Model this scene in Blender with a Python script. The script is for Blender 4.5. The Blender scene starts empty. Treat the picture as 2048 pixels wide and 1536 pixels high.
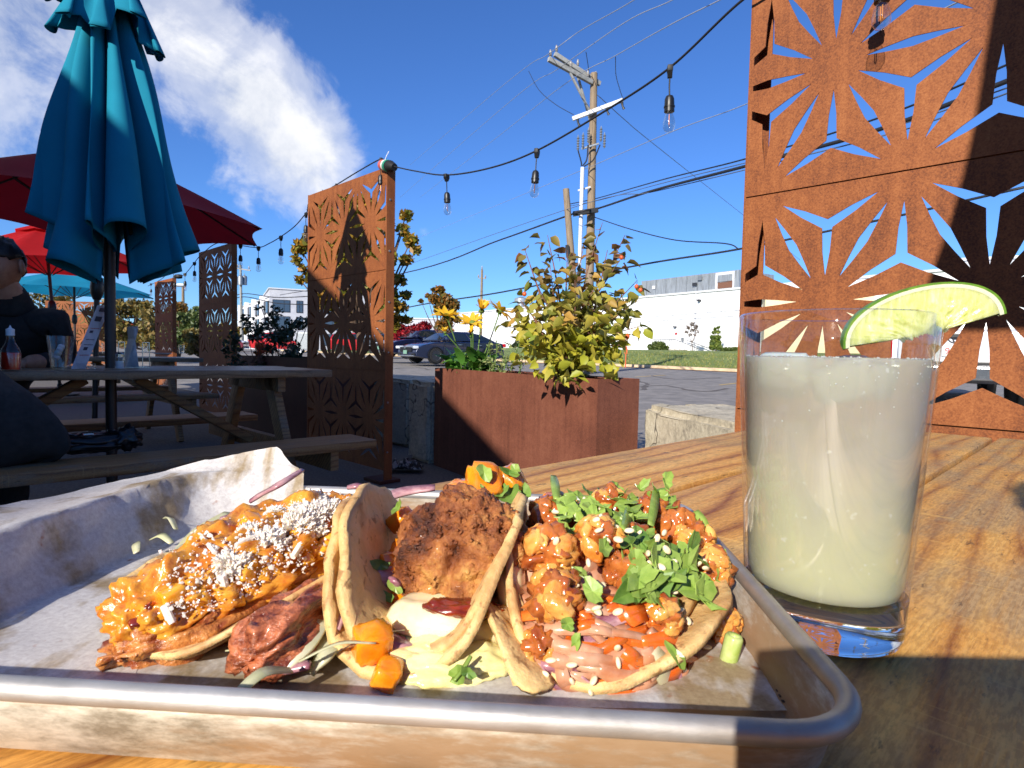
import bpy, bmesh, math, random
import numpy as np
from mathutils import Vector, Matrix, noise as mnoise
from mathutils.geometry import delaunay_2d_cdt

random.seed(7)
rng = np.random.default_rng(7)
scene = bpy.context.scene
COL = scene.collection

# ------------------------------------------------------------------ camera
H = 0.868                       # lens height above the patio
FPX, HOR, ROLL = 1200.0, 708.0, 0.022     # focal length and horizon row of the 2048 px photograph, roll
PITCH = math.atan((768 - HOR) / FPX)
FWD = np.array([0, math.cos(PITCH), -math.sin(PITCH)])
_u0 = np.array([0, math.sin(PITCH), math.cos(PITCH)])
RGT = math.cos(ROLL) * np.array([1.0, 0, 0]) + math.sin(ROLL) * _u0
UPV = -math.sin(ROLL) * np.array([1.0, 0, 0]) + math.cos(ROLL) * _u0
EYE = np.array([0, 0, H])
cam = bpy.data.cameras.new('camera')
cam.sensor_width = 36.0
cam.lens = 36.0 * FPX / 2048
cam.clip_start = 0.01
cam.clip_end = 3000
cam_o = bpy.data.objects.new('camera', cam)
COL.objects.link(cam_o)
cam_o.matrix_world = Matrix(((RGT[0], UPV[0], -FWD[0], EYE[0]), (RGT[1], UPV[1], -FWD[1], EYE[1]),
                             (RGT[2], UPV[2], -FWD[2], EYE[2]), (0, 0, 0, 1)))
cam.dof.use_dof = True
cam.dof.focus_distance = 0.55
cam.dof.aperture_fstop = 40.0
scene.camera = cam_o

# ------------------------------------------------------------------ light
SUN = np.array([-0.395, -0.809, 0.436]); SUN /= np.linalg.norm(SUN)
SUN_EL = math.asin(SUN[2])
SUN_AZ = math.atan2(SUN[0], SUN[1])          # clockwise from +Y
sun = bpy.data.lights.new('sun', 'SUN')
sun.energy = 5.0
sun.angle = math.radians(0.55)
sun.color = (1.0, 0.93, 0.82)
sun_o = bpy.data.objects.new('sun', sun)
COL.objects.link(sun_o)
sun_o.rotation_euler = Vector(SUN).to_track_quat('Z', 'Y').to_euler()
scene.view_settings.view_transform = 'Standard'
scene.view_settings.look = 'None'
scene.view_settings.exposure = 0.55
scene.view_settings.gamma = 1.0
scene.view_settings.use_curve_mapping = False
scene.cycles.max_bounces = 10
scene.cycles.transparent_max_bounces = 24
scene.cycles.caustics_refractive = False
scene.cycles.caustics_reflective = False
scene.cycles.use_denoising = True
scene.cycles.sample_clamp_direct = 12.0
scene.cycles.sample_clamp_indirect = 4.0


def ray(x, y):
    d = FWD + RGT * (x - 1024) / FPX - UPV * (y - 768) / FPX
    return d / d[1]


def F(x, y, z):                 # the point of height z seen at that spot of the photograph
    d = ray(x, y)
    return EYE + d * ((z - H) / d[2])


def L(x, y, Y):                 # the point at distance Y seen there
    return EYE + ray(x, y) * Y


R2 = math.sqrt(0.5)


def U(u, v, z=0.0):             # patio axes: u along the tables, v along the fence
    return np.array([(u - v) * R2, (u + v) * R2, z])


def gz(x, y):
    return 0.0115 * min(max(0.0, y - 5.0), 60.0)


def G(x, y):                    # ground point seen at that spot of the photograph
    d = ray(x, y)
    t = 5.0
    for k in range(400):
        t = 3 + k * 0.25
        p = EYE + d * t
        if p[2] <= gz(p[0], p[1]):
            return p
    return EYE + d * t


# ------------------------------------------------------------------ sky
def cl(r, g, b):
    f = lambda c: (c / 255 / 12.92) if c <= 10 else ((c / 255 + 0.055) / 1.055) ** 2.4
    return (f(r), f(g), f(b), 1.0)


class NT:
    def __init__(s, tree):
        s.t = tree

    def n(s, typ, **kw):
        nd = s.t.nodes.new(typ)
        for k, v in kw.items():
            if k.startswith('i_'):
                key = k[2:]
                key = int(key) if key.isdigit() else key.replace('_', ' ')
                nd.inputs[key].default_value = v
            else:
                setattr(nd, k, v)
        return nd

    def l(s, a, b):
        s.t.links.new(a, b)

    def math(s, op, a, b=None, c=None, clamp=False):
        nd = s.t.nodes.new('ShaderNodeMath')
        nd.operation = op
        nd.use_clamp = clamp
        for i, x in enumerate((a, b, c)):
            if x is None:
                continue
            if isinstance(x, (int, float)):
                nd.inputs[i].default_value = x
            else:
                s.l(x, nd.inputs[i])
        return nd.outputs[0]

    def mix(s, fac, a, b, blend='MIX'):
        nd = s.t.nodes.new('ShaderNodeMix')
        nd.data_type = 'RGBA'
        nd.blend_type = blend
        for sock, x in ((nd.inputs[0], fac), (nd.inputs[6], a), (nd.inputs[7], b)):
            if hasattr(x, 'links'):
                s.l(x, sock)
            else:
                sock.default_value = x
        return nd.outputs[2]

    def ramp(s, fac, stops, interp='LINEAR'):
        nd = s.t.nodes.new('ShaderNodeValToRGB')
        nd.color_ramp.interpolation = interp
        e = nd.color_ramp.elements
        while len(e) < len(stops):
            e.new(0.5)
        for i, (p, c) in enumerate(stops):
            e[i].position = p
            e[i].color = c if len(c) == 4 else (*c, 1)
        s.l(fac, nd.inputs[0])
        return nd.outputs[0]

    def noise(s, vec, scale, detail=4, rough=0.55, dist=0.0):
        nd = s.n('ShaderNodeTexNoise')
        nd.inputs['Scale'].default_value = scale
        nd.inputs['Detail'].default_value = detail
        nd.inputs['Roughness'].default_value = rough
        nd.inputs['Distortion'].default_value = dist
        if vec is not None:
            s.l(vec, nd.inputs['Vector'])
        return nd.outputs[0]

    def mapping(s, vec, scale=(1, 1, 1), rot=(0, 0, 0), loc=(0, 0, 0)):
        nd = s.n('ShaderNodeMapping')
        nd.inputs['Scale'].default_value = scale
        nd.inputs['Rotation'].default_value = rot
        nd.inputs['Location'].default_value = loc
        s.l(vec, nd.inputs['Vector'])
        return nd.outputs[0]


W = bpy.data.worlds.new('World')
scene.world = W
W.use_nodes = True
wt = NT(W.node_tree)
W.node_tree.nodes.clear()
sky = wt.n('ShaderNodeTexSky', sky_type='NISHITA')
sky.sun_disc = False
sky.sun_elevation = SUN_EL
sky.sun_rotation = SUN_AZ % (2 * math.pi)
sky.altitude = 50
sky.air_density = 1.0
sky.dust_density = 0.05
sky.ozone_density = 3.0
tc = wt.n('ShaderNodeTexCoord')
dirv = tc.outputs['Generated']
# clouds: soft bodies at fixed directions of the sky, broken up with noise
bodies = [((640, 350), 0.0022, 0.9), ((590, 290), 0.0050, 1.05), ((515, 200), 0.0062, 1.05), ((560, 130), 0.0022, 0.75), ((420, 120), 0.0058, 0.86),
          ((310, 10), 0.010, 0.78), ((150, -30), 0.012, 0.9), ((30, 40), 0.010, 0.75), ((70, 130), 0.0022, 0.5),
          ((-250, -60), 0.03, 0.9), ((-500, 150), 0.02, 0.7), ((-2600, -900), 0.10, 0.9), ((-900, -1500), 0.07, 0.9), ((-5000, 200), 0.05, 0.85), ((300, -3800), 0.05, 0.85), ((845, 470), 0.0003, 0.38)]  # the big bodies far out of view are added for neutral fill light
tot = None
for (px, py), w, a in bodies:
    d = ray(px, py); d = d / np.linalg.norm(d)
    vm = wt.n('ShaderNodeVectorMath', operation='DOT_PRODUCT')
    wt.l(dirv, vm.inputs[0]); vm.inputs[1].default_value = tuple(d)
    e = wt.math('SUBTRACT', vm.outputs['Value'], 1.0)
    e = wt.math('DIVIDE', e, w)
    e = wt.math('EXPONENT', e)
    e = wt.math('MULTIPLY', e, a)
    tot = e if tot is None else wt.math('MAXIMUM', tot, e)
mp = wt.mapping(dirv, (1, 1, 1.0), (0.2, 0.9, 0.3))
mp2 = wt.mapping(mp, (2.6, 1.0, 1.4))
n1 = wt.noise(mp2, 3.4, 9, 0.6, 0.5)
n2 = wt.noise(mp, 11.0, 8, 0.62, 0.3)
nn = wt.math('ADD', wt.math('MULTIPLY', n1, 0.62), wt.math('MULTIPLY', n2, 0.38))
den = wt.math('ADD', tot, wt.math('MULTIPLY', wt.math('SUBTRACT', nn, 0.5), 1.9))
den = wt.ramp(den, [(0.30, (0, 0, 0)), (0.62, (0.55, 0.55, 0.55)), (1.0, (0.97, 0.97, 0.97))], 'EASE')
shade = wt.ramp(n2, [(0.3, cl(205, 212, 226)), (0.65, cl(250, 250, 252))])
cloudc = wt.mix(1.0, shade, (9.6, 9.6, 9.6, 1), 'MULTIPLY')
tint = wt.mix(1.0, sky.outputs[0], (0.53, 0.86, 1.42, 1), 'MULTIPLY')
skyc = wt.mix(den, tint, cloudc)
bg = wt.n('ShaderNodeBackground')
bg.inputs['Strength'].default_value = 0.08
wt.l(skyc, bg.inputs['Color'])
wo = wt.n('ShaderNodeOutputWorld')
wt.l(bg.outputs[0], wo.inputs['Surface'])

# ------------------------------------------------------------------ materials
MATS = {}


def newmat(name):
    m = bpy.data.materials.new(name)
    m.use_nodes = True
    t = NT(m.node_tree)
    b = m.node_tree.nodes['Principled BSDF']
    MATS[name] = m
    return m, t, b


def coords(t, kind='Object'):
    return t.n('ShaderNodeTexCoord').outputs[kind]


def bump(t, b, h, strength=0.3, dist=0.002):
    nd = t.n('ShaderNodeBump')
    nd.inputs['Strength'].default_value = strength
    nd.inputs['Distance'].default_value = dist
    t.l(h, nd.inputs['Height'])
    t.l(nd.outputs[0], b.inputs['Normal'])


def plain(name, c, rough=0.5, metal=0.0, c2=None, scale=20, bmp=0.0, bdist=0.002, spec=0.5, stretch=(1, 1, 1), rot=(0, 0, 0), lo=0.35, hi=0.65,
          coat=0.0, sss=0.0, trans=0.0, rvar=0.0, randv=0.0, emit=None):
    """a two-tone noise material; every surface here is one of these or a richer one below"""
    m, t, b = newmat(name)
    vec = t.mapping(coords(t), stretch, rot)
    nz = t.noise(vec, scale, 5, 0.6)
    c2 = c2 or tuple(x * 0.8 for x in c[:3]) + (1,)
    col = t.ramp(nz, [(lo, c2), (hi, c)])
    if randv:
        oi = t.n('ShaderNodeObjectInfo')
        hs = t.n('ShaderNodeHueSaturation')
        t.l(col, hs.inputs['Color'])
        t.l(t.math('ADD', t.math('MULTIPLY', oi.outputs['Random'], randv), 1 - randv / 2), hs.inputs['Value'])
        col = hs.outputs[0]
    t.l(col, b.inputs['Base Color'])
    b.inputs['Roughness'].default_value = rough
    if rvar:
        t.l(t.math('ADD', t.math('MULTIPLY', nz, rvar), rough - rvar / 2), b.inputs['Roughness'])
    b.inputs['Metallic'].default_value = metal
    b.inputs['Specular IOR Level'].default_value = spec
    b.inputs['Coat Weight'].default_value = coat
    b.inputs['Coat Roughness'].default_value = 0.08
    if sss:
        b.inputs['Subsurface Weight'].default_value = sss
        b.inputs['Subsurface Radius'].default_value = (0.006, 0.004, 0.002)
        b.inputs['Subsurface Scale'].default_value = 0.6
    if trans:
        out = m.node_tree.nodes['Material Output']
        tr = t.n('ShaderNodeBsdfTranslucent')
        t.l(col, tr.inputs['Color'])
        mx = t.n('ShaderNodeMixShader')
        mx.inputs[0].default_value = trans
        t.l(b.outputs[0], mx.inputs[1]); t.l(tr.outputs[0], mx.inputs[2])
        t.l(mx.outputs[0], out.inputs['Surface'])
    if bmp:
        bump(t, b, nz, bmp, bdist)
    return m


def corten(name, c_hi, c_mid, c_lo, streak=0.0):
    m, t, b = newmat(name)
    v = coords(t)
    big = t.noise(v, 3.0, 4, 0.6)
    fine = t.noise(v, 210.0, 4, 0.7)
    mid = t.noise(v, 38.0, 4, 0.6)
    st = t.noise(t.mapping(v, (14, 14, 0.7)), 2.0, 4, 0.6)
    f = t.math('ADD', t.math('MULTIPLY', fine, 0.66), t.math('MULTIPLY', mid, 0.17))
    f = t.math('ADD', t.math('MULTIPLY', f, 0.85), t.math('MULTIPLY', big, 0.32))
    if streak:
        f = t.math('ADD', f, t.math('MULTIPLY', t.math('SUBTRACT', st, 0.5), streak))
    col = t.ramp(f, [(0.38, c_lo), (0.52, c_mid), (0.68, c_hi)])
    t.l(col, b.inputs['Base Color'])
    b.inputs['Roughness'].default_value = 0.72
    b.inputs['Specular IOR Level'].default_value = 0.35
    bump(t, b, f, 0.35, 0.002)
    return m


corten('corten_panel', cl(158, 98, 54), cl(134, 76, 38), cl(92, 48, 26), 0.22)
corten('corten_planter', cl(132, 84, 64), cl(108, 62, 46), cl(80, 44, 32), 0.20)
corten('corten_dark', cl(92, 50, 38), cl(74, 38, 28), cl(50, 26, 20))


def wood(name, dark, mid, light, grey, greyamt, rot=0.0, scale=1.0, rough=0.5, coat=0.0, specks=True, bmp=0.4, period=38):
    m, t, b = newmat(name)
    v0 = coords(t)
    oi = t.n('ShaderNodeObjectInfo')
    off = t.n('ShaderNodeCombineXYZ')
    for i, k in enumerate((7.3, 3.1, 5.7)):
        t.l(t.math('MULTIPLY', oi.outputs['Random'], k), off.inputs[i])
    rt = t.mapping(v0, (1, 1, 1), (0, 0, rot))
    ad = t.n('ShaderNodeVectorMath', operation='ADD')
    t.l(rt, ad.inputs[0]); t.l(off.outputs[0], ad.inputs[1])
    v = ad.outputs[0]
    wob = t.noise(t.mapping(v, (0.9, 3.2, 3.2)), 1.3 * scale, 3, 0.5)
    sep = t.n('ShaderNodeSeparateXYZ'); t.l(v, sep.inputs[0])
    across = t.math('ADD', t.math('ADD', sep.outputs['Y'], t.math('MULTIPLY', sep.outputs['Z'], 0.8)), t.math('MULTIPLY', wob, 0.16))
    ring = t.math('FRACT', t.math('MULTIPLY', across, period * scale))
    ring = t.math('PINGPONG', t.math('MULTIPLY', across, period * scale), 0.5)
    ring = t.math('MULTIPLY', t.math('POWER', t.math('MULTIPLY', ring, 2.0), 2.6), 1.0)
    ringw = t.noise(t.mapping(v, (1.0, 18, 18)), 1.6 * scale, 4, 0.6)
    streak = t.noise(t.mapping(v, (8.0, 210, 210)), 1.0 * scale, 5, 0.75)
    f = t.math('ADD', t.math('MULTIPLY', ring, 0.30), t.math('MULTIPLY', streak, 0.45))
    f = t.math('ADD', f, t.math('MULTIPLY', ringw, 0.5))
    col = t.ramp(f, [(0.30, light), (0.55, mid), (0.86, dark)])
    patch = t.noise(t.mapping(v, (2.2, 5, 5)), 2.4 * scale, 6, 0.65)
    pf = t.ramp(patch, [(0.60 - greyamt * 0.3, (0, 0, 0)), (0.72 - greyamt * 0.25, (0.85, 0.85, 0.85))])
    pf = t.math('MULTIPLY', pf, t.ramp(streak, [(0.3, (0.45,) * 3), (0.6, (1,) * 3)]))
    col = t.mix(pf, col, t.mix(streak, tuple(x * 0.6 for x in grey[:3]) + (1,), grey))
    if specks:
        sp = t.noise(t.mapping(v, (9, 30, 30)), 3.4 * scale, 5, 0.75)
        sf = t.ramp(sp, [(0.60, (0, 0, 0)), (0.68, (0.75,) * 3)])
        gn = t.noise(t.mapping(v, (120, 520, 520)), 1.0, 3, 0.7)
        col = t.mix(t.ramp(gn, [(0.42, (0.45,) * 3), (0.58, (0, 0, 0))]), col, t.mix(1.0, col, (0.45, 0.36, 0.28, 1), 'MULTIPLY'))
        col = t.mix(sf, col, (0.03, 0.02, 0.015, 1))
        sc = t.noise(t.mapping(v, (150, 6, 6), (0, 0, 0.5)), 1.0, 3, 0.6)
        col = t.mix(t.ramp(sc, [(0.62, (0, 0, 0)), (0.70, (0.4,) * 3)]), col, light)
    t.l(col, b.inputs['Base Color'])
    b.inputs['Roughness'].default_value = rough
    t.l(t.math('ADD', t.math('MULTIPLY', pf, 0.25), rough), b.inputs['Roughness'])
    b.inputs['Coat Weight'].default_value = coat
    b.inputs['Coat Roughness'].default_value = 0.22
    bump(t, b, t.math('SUBTRACT', streak, t.math('MULTIPLY', pf, t.math('MULTIPLY', streak, 1.4))), bmp, 0.0012)
    return m


wood('varnished_pine', cl(142, 78, 32), cl(222, 160, 78), cl(242, 194, 110), cl(190, 158, 114), 0.42, rough=0.56, coat=0.0, bmp=0.8)
wood('weathered_pine', cl(96, 56, 28), cl(148, 104, 60), cl(176, 132, 84), cl(140, 126, 110), 0.22, rough=0.6)
wood('grey_pine', cl(78, 50, 32), cl(134, 102, 72), cl(160, 126, 90), cl(146, 128, 108), 0.32, rough=0.42, coat=0.12)

# aluminium sheet pan: worn, dull, with oily brown stains
m, t, b = newmat('pan_aluminium')
v = coords(t)
n1 = t.noise(v, 22, 6, 0.65); n2 = t.noise(t.mapping(v, (1, 1, 6)), 60, 5, 0.7); n3 = t.noise(v, 9, 5, 0.6)
col = t.ramp(n1, [(0.35, cl(170, 168, 166)), (0.6, cl(200, 198, 197))])
t.l(t.mix(t.ramp(n3, [(0.50, (0, 0, 0)), (0.66, (0.5,) * 3)]), col, cl(136, 112, 84)), b.inputs['Base Color'])
b.inputs['Metallic'].default_value = 0.7
t.l(t.math('ADD', t.math('MULTIPLY', n2, 0.4), 0.36), b.inputs['Roughness'])
bump(t, b, n2, 0.18, 0.001)
m, t, b = newmat('pan_wall')
v = coords(t)
n1 = t.noise(t.mapping(v, (0.5, 0.5, 1.6)), 60, 8, 0.75); n3 = t.noise(t.mapping(v, (0.55, 1, 2.6)), 16, 7, 0.72)
col = t.ramp(n1, [(0.38, cl(128, 118, 102)), (0.58, cl(200, 192, 178))])
st = t.ramp(n3, [(0.44, (0, 0, 0)), (0.58, (0.9,) * 3)])
t.l(t.mix(st, col, cl(146, 116, 84)), b.inputs['Base Color'])
t.l(t.math('SUBTRACT', 0.35, t.math('MULTIPLY', st, 0.3)), b.inputs['Metallic'])
b.inputs['Roughness'].default_value = 0.5
bump(t, b, n1, 0.15, 0.001)

# parchment: thin, lets light through, oily translucent patches
m, t, b = newmat('parchment')
v = coords(t)
fib = t.noise(v, 420, 5, 0.75)
gr = t.noise(t.mapping(v, (1.0, 1.0, 0.55)), 24, 5, 0.55)
gr2 = t.noise(t.mapping(v, (24, 9, 1.2)), 2.0, 4, 0.6)
gm = t.math('ADD', t.math('MULTIPLY', gr, 0.55), t.math('MULTIPLY', gr2, 0.45))
gf = t.ramp(gm, [(0.50, (0, 0, 0)), (0.58, (1, 1, 1))])
pc = t.ramp(fib, [(0.35, cl(216, 210, 208)), (0.65, cl(246, 243, 240))])
oil = t.ramp(fib, [(0.3, cl(172, 148, 114)), (0.7, cl(212, 190, 154))])
col = t.mix(gf, pc, oil)
spt = t.noise(v, 75, 3, 0.5)
col = t.mix(t.ramp(spt, [(0.70, (0, 0, 0)), (0.76, (0.9,) * 3)]), col, cl(176, 92, 30))
t.l(col, b.inputs['Base Color'])
b.inputs['Roughness'].default_value = 0.55
tr = t.n('ShaderNodeBsdfTranslucent'); t.l(col, tr.inputs['Color'])
mx = t.n('ShaderNodeMixShader'); mx.inputs[0].default_value = 0.32
t.l(b.outputs[0], mx.inputs[1]); t.l(tr.outputs[0], mx.inputs[2])
tp = t.n('ShaderNodeBsdfTransparent')
mx2 = t.n('ShaderNodeMixShader')
t.l(t.math('ADD', t.math('MULTIPLY', gf, 0.16), 0.08), mx2.inputs[0])
t.l(mx.outputs[0], mx2.inputs[1]); t.l(tp.outputs[0], mx2.inputs[2])
t.l(mx2.outputs[0], m.node_tree.nodes['Material Output'].inputs['Surface'])
bump(t, b, fib, 0.2, 0.0006)


def thin_glass(name, tint=(0.97, 0.98, 0.98, 1), rough=0.02, base=0.04, ior=1.45):
    m, t, b = newmat(name)
    m.node_tree.nodes.remove(b)
    tp = t.n('ShaderNodeBsdfTransparent'); tp.inputs[0].default_value = tint
    gl = t.n('ShaderNodeBsdfGlossy'); gl.inputs['Roughness'].default_value = rough
    gl.inputs['Color'].default_value = (1, 1, 1, 1)
    fr = t.n('ShaderNodeLayerWeight'); fr.inputs[0].default_value = 0.5
    fac = t.math('ADD', t.math('MULTIPLY', t.math('POWER', fr.outputs['Facing'], 3.5), 0.75), base, clamp=True)
    mx = t.n('ShaderNodeMixShader')
    t.l(fac, mx.inputs[0]); t.l(tp.outputs[0], mx.inputs[1]); t.l(gl.outputs[0], mx.inputs[2])
    t.l(mx.outputs[0], m.node_tree.nodes['Material Output'].inputs['Surface'])
    return m


thin_glass('clear_glass')
thin_glass('bulb_glass', (0.93, 0.92, 0.90, 1), 0.03, 0.10)
m, t, b = newmat('solid_glass')
b.inputs['Base Color'].default_value = (0.96, 0.985, 0.98, 1)
b.inputs['Transmission Weight'].default_value = 1.0
b.inputs['Roughness'].default_value = 0.0
b.inputs['IOR'].default_value = 1.5
m, t, b = newmat('ice')
b.inputs['Base Color'].default_value = (0.95, 0.96, 0.96, 1)
b.inputs['Transmission Weight'].default_value = 0.45
b.inputs['Roughness'].default_value = 0.12
b.inputs['IOR'].default_value = 1.31
b.inputs['Subsurface Weight'].default_value = 0.3
# cloudy lime drink
m, t, b = newmat('lime_drink')
v = coords(t)
nz = t.noise(t.mapping(v, (1, 1, 0.6)), 16, 4, 0.6)
sz = t.n('ShaderNodeSeparateXYZ'); t.l(v, sz.inputs[0])
hgt = t.math('ADD', t.math('MULTIPLY', t.math('SUBTRACT', sz.outputs['Z'], 0.76), 9.0), t.math('MULTIPLY', nz, 0.7))
col = t.ramp(hgt, [(0.20, cl(222, 218, 162)), (0.62, cl(218, 214, 178)), (0.98, cl(202, 198, 188))])
fz = t.noise(v, 260, 2, 0.5)
col = t.mix(t.ramp(fz, [(0.68, (0, 0, 0)), (0.78, (0.5,) * 3)]), col, (0.95, 0.95, 0.95, 1))
t.l(col, b.inputs['Base Color'])
b.inputs['Subsurface Weight'].default_value = 1.0
b.inputs['Subsurface Radius'].default_value = (0.03, 0.03, 0.02)
b.inputs['Subsurface Scale'].default_value = 1.0
b.inputs['Roughness'].default_value = 0.12
b.inputs['IOR'].default_value = 1.33
b.inputs['Transmission Weight'].default_value = 0.1
tpd = t.n('ShaderNodeBsdfTransparent'); tpd.inputs[0].default_value = (0.92, 0.92, 0.84, 1)
mxd = t.n('ShaderNodeMixShader')
t.l(t.ramp(hgt, [(0.35, (0.18,) * 3), (1.15, (0.40,) * 3)]), mxd.inputs[0])
t.l(b.outputs[0], mxd.inputs[1]); t.l(tpd.outputs[0], mxd.inputs[2])
t.l(mxd.outputs[0], m.node_tree.nodes['Material Output'].inputs['Surface'])
# lime flesh
m, t, b = newmat('lime_flesh')
v = coords(t)
vo = t.noise(t.mapping(v, (420, 420, 70), (0.0, 0.25, 0.0)), 1.0, 4, 0.65)
t.l(t.ramp(vo, [(0.3, cl(188, 196, 112)), (0.55, cl(212, 218, 148)), (0.8, cl(232, 234, 192))]), b.inputs['Base Color'])
b.inputs['Subsurface Weight'].default_value = 0.8
b.inputs['Subsurface Radius'].default_value = (0.008, 0.008, 0.003)
b.inputs['Subsurface Scale'].default_value = 1.0
b.inputs['Roughness'].default_value = 0.15
bump(t, b, vo, 0.5, 0.001)
plain('lime_pith', cl(240, 238, 200), 0.5, sss=0.5)
plain('lime_rind', cl(110, 150, 50), 0.35, c2=cl(80, 124, 36), scale=300, bmp=0.3, bdist=0.0005)

# food
m, t, b = newmat('tortilla')
v = coords(t)
n1 = t.noise(v, 60, 6, 0.65); n2 = t.noise(v, 420, 4, 0.65); n3 = t.noise(v, 26, 4, 0.6)
col = t.ramp(n1, [(0.3, cl(206, 166, 106)), (0.55, cl(226, 190, 130)), (0.75, cl(236, 206, 152))])
col = t.mix(t.ramp(n3, [(0.52, (0, 0, 0)), (0.66, (0.75,) * 3)]), col, cl(158, 104, 54))
n5 = t.noise(v, 190, 3, 0.6)
col = t.mix(t.ramp(n5, [(0.58, (0, 0, 0)), (0.66, (0.65,) * 3)]), col, cl(128, 82, 44))
t.l(col, b.inputs['Base Color'])
b.inputs['Roughness'].default_value = 0.6
b.inputs['Subsurface Weight'].default_value = 0.25
b.inputs['Subsurface Radius'].default_value = (0.004, 0.002, 0.001)
b.inputs['Subsurface Scale'].default_value = 0.7
bump(t, b, t.math('ADD', n2, t.math('MULTIPLY', n1, 0.8)), 0.55, 0.0012)
plain('grilled_meat', cl(206, 136, 70), 0.3, c2=cl(140, 66, 28), scale=160, bmp=0.9, bdist=0.003, coat=0.5, sss=0.15, lo=0.38, hi=0.6)
plain('seared_meat', cl(196, 114, 74), 0.25, c2=cl(96, 36, 18), scale=130, bmp=0.9, bdist=0.003, stretch=(1, 1, 2.5), coat=0.5, lo=0.36, hi=0.62)
plain('char', cl(70, 28, 20), 0.3, c2=cl(24, 10, 8), scale=200, bmp=0.4, coat=0.4)
m = plain('mango_salsa', cl(222, 156, 50), 0.24, c2=cl(190, 106, 26), scale=140, bmp=0.6, bdist=0.002, coat=0.5, sss=0.35, lo=0.35, hi=0.6)
plain('mango_chunk', cl(236, 172, 50), 0.16, c2=cl(222, 142, 28), scale=60, bmp=0.25, coat=0.8, sss=0.5, randv=0.2)
plain('crumbled_cheese', cl(246, 240, 230), 0.75, c2=cl(226, 214, 200), scale=500, bmp=0.4, bdist=0.0006, sss=0.3)
plain('cabbage', cl(236, 234, 206), 0.3, c2=cl(222, 222, 178), scale=120, trans=0.45, coat=0.3, randv=0.15)
plain('onion', cl(214, 170, 172), 0.25, c2=cl(150, 84, 106), scale=90, trans=0.25, coat=0.4, stretch=(1, 1, 3), lo=0.35, hi=0.6)
m, t, b = newmat('fried_crust')
v = coords(t)
n1 = t.noise(v, 60, 6, 0.7); n2 = t.noise(v, 330, 5, 0.75); n3 = t.noise(v, 22, 3, 0.5)
f = t.math('ADD', t.math('MULTIPLY', n1, 0.5), t.math('MULTIPLY', n3, 0.5))
col = t.ramp(f, [(0.41, cl(68, 30, 12)), (0.47, cl(128, 68, 30)), (0.53, cl(172, 106, 52)), (0.60, cl(208, 156, 82))])
t.l(t.mix(t.ramp(n2, [(0.55, (0, 0, 0)), (0.75, (0.6,) * 3)]), col, cl(186, 124, 80)), b.inputs['Base Color'])
t.l(t.math('ADD', t.math('MULTIPLY', n1, 0.5), 0.2), b.inputs['Roughness'])
b.inputs['Coat Weight'].default_value = 0.2
bump(t, b, t.math('ADD', n2, n1), 1.0, 0.0016)
plain('squash', cl(240, 156, 30), 0.22, c2=cl(226, 124, 12), scale=80, bmp=0.2, coat=0.6, sss=0.5, randv=0.15)
plain('aioli', cl(240, 228, 190), 0.2, c2=cl(226, 208, 160), scale=60, bmp=0.15, coat=0.6, sss=0.5)
m, t, b = newmat('herb_sauce')
v = coords(t)
n1 = t.noise(v, 40, 4, 0.6); n2 = t.noise(v, 300, 3, 0.6)
col = t.ramp(n1, [(0.35, cl(220, 212, 136)), (0.65, cl(236, 228, 168))])
t.l(t.mix(t.ramp(n2, [(0.66, (0, 0, 0)), (0.74, (0.9,) * 3)]), col, cl(90, 120, 40)), b.inputs['Base Color'])
b.inputs['Roughness'].default_value = 0.16
b.inputs['Coat Weight'].default_value = 0.5
b.inputs['Subsurface Weight'].default_value = 0.4
b.inputs['Subsurface Radius'].default_value = (0.004, 0.004, 0.002)
bump(t, b, n1, 0.2, 0.001)
plain('red_sauce', cl(140, 50, 16), 0.15, c2=cl(84, 22, 8), scale=120, coat=0.8)
plain('glaze_bean', cl(232, 178, 96), 0.2, c2=cl(206, 122, 46), scale=70, bmp=0.2, coat=0.6, sss=0.3, lo=0.36, hi=0.62)
plain('glaze_dark', cl(196, 118, 54), 0.18, c2=cl(138, 64, 26), scale=70, bmp=0.2, coat=0.6, sss=0.2)
plain('slaw_pink', cl(226, 176, 144), 0.25, c2=cl(202, 134, 96), scale=140, trans=0.25, coat=0.5, randv=0.2)
plain('slaw_carrot', cl(226, 116, 44), 0.25, c2=cl(206, 90, 24), scale=140, coat=0.5, sss=0.3, randv=0.15)
plain('herb_leaf', cl(172, 196, 98), 0.35, c2=cl(136, 168, 70), scale=160, trans=0.3, coat=0.25, bmp=0.3, bdist=0.0006, randv=0.35)
plain('herb_dark', cl(126, 156, 72), 0.35, c2=cl(88, 124, 50), scale=160, trans=0.2, coat=0.2, randv=0.3)
plain('scallion', cl(172, 196, 90), 0.3, c2=cl(214, 222, 160), scale=120, trans=0.2, coat=0.4)
plain('sesame', cl(244, 228, 196), 0.4, c2=cl(230, 206, 160), scale=200)

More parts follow.
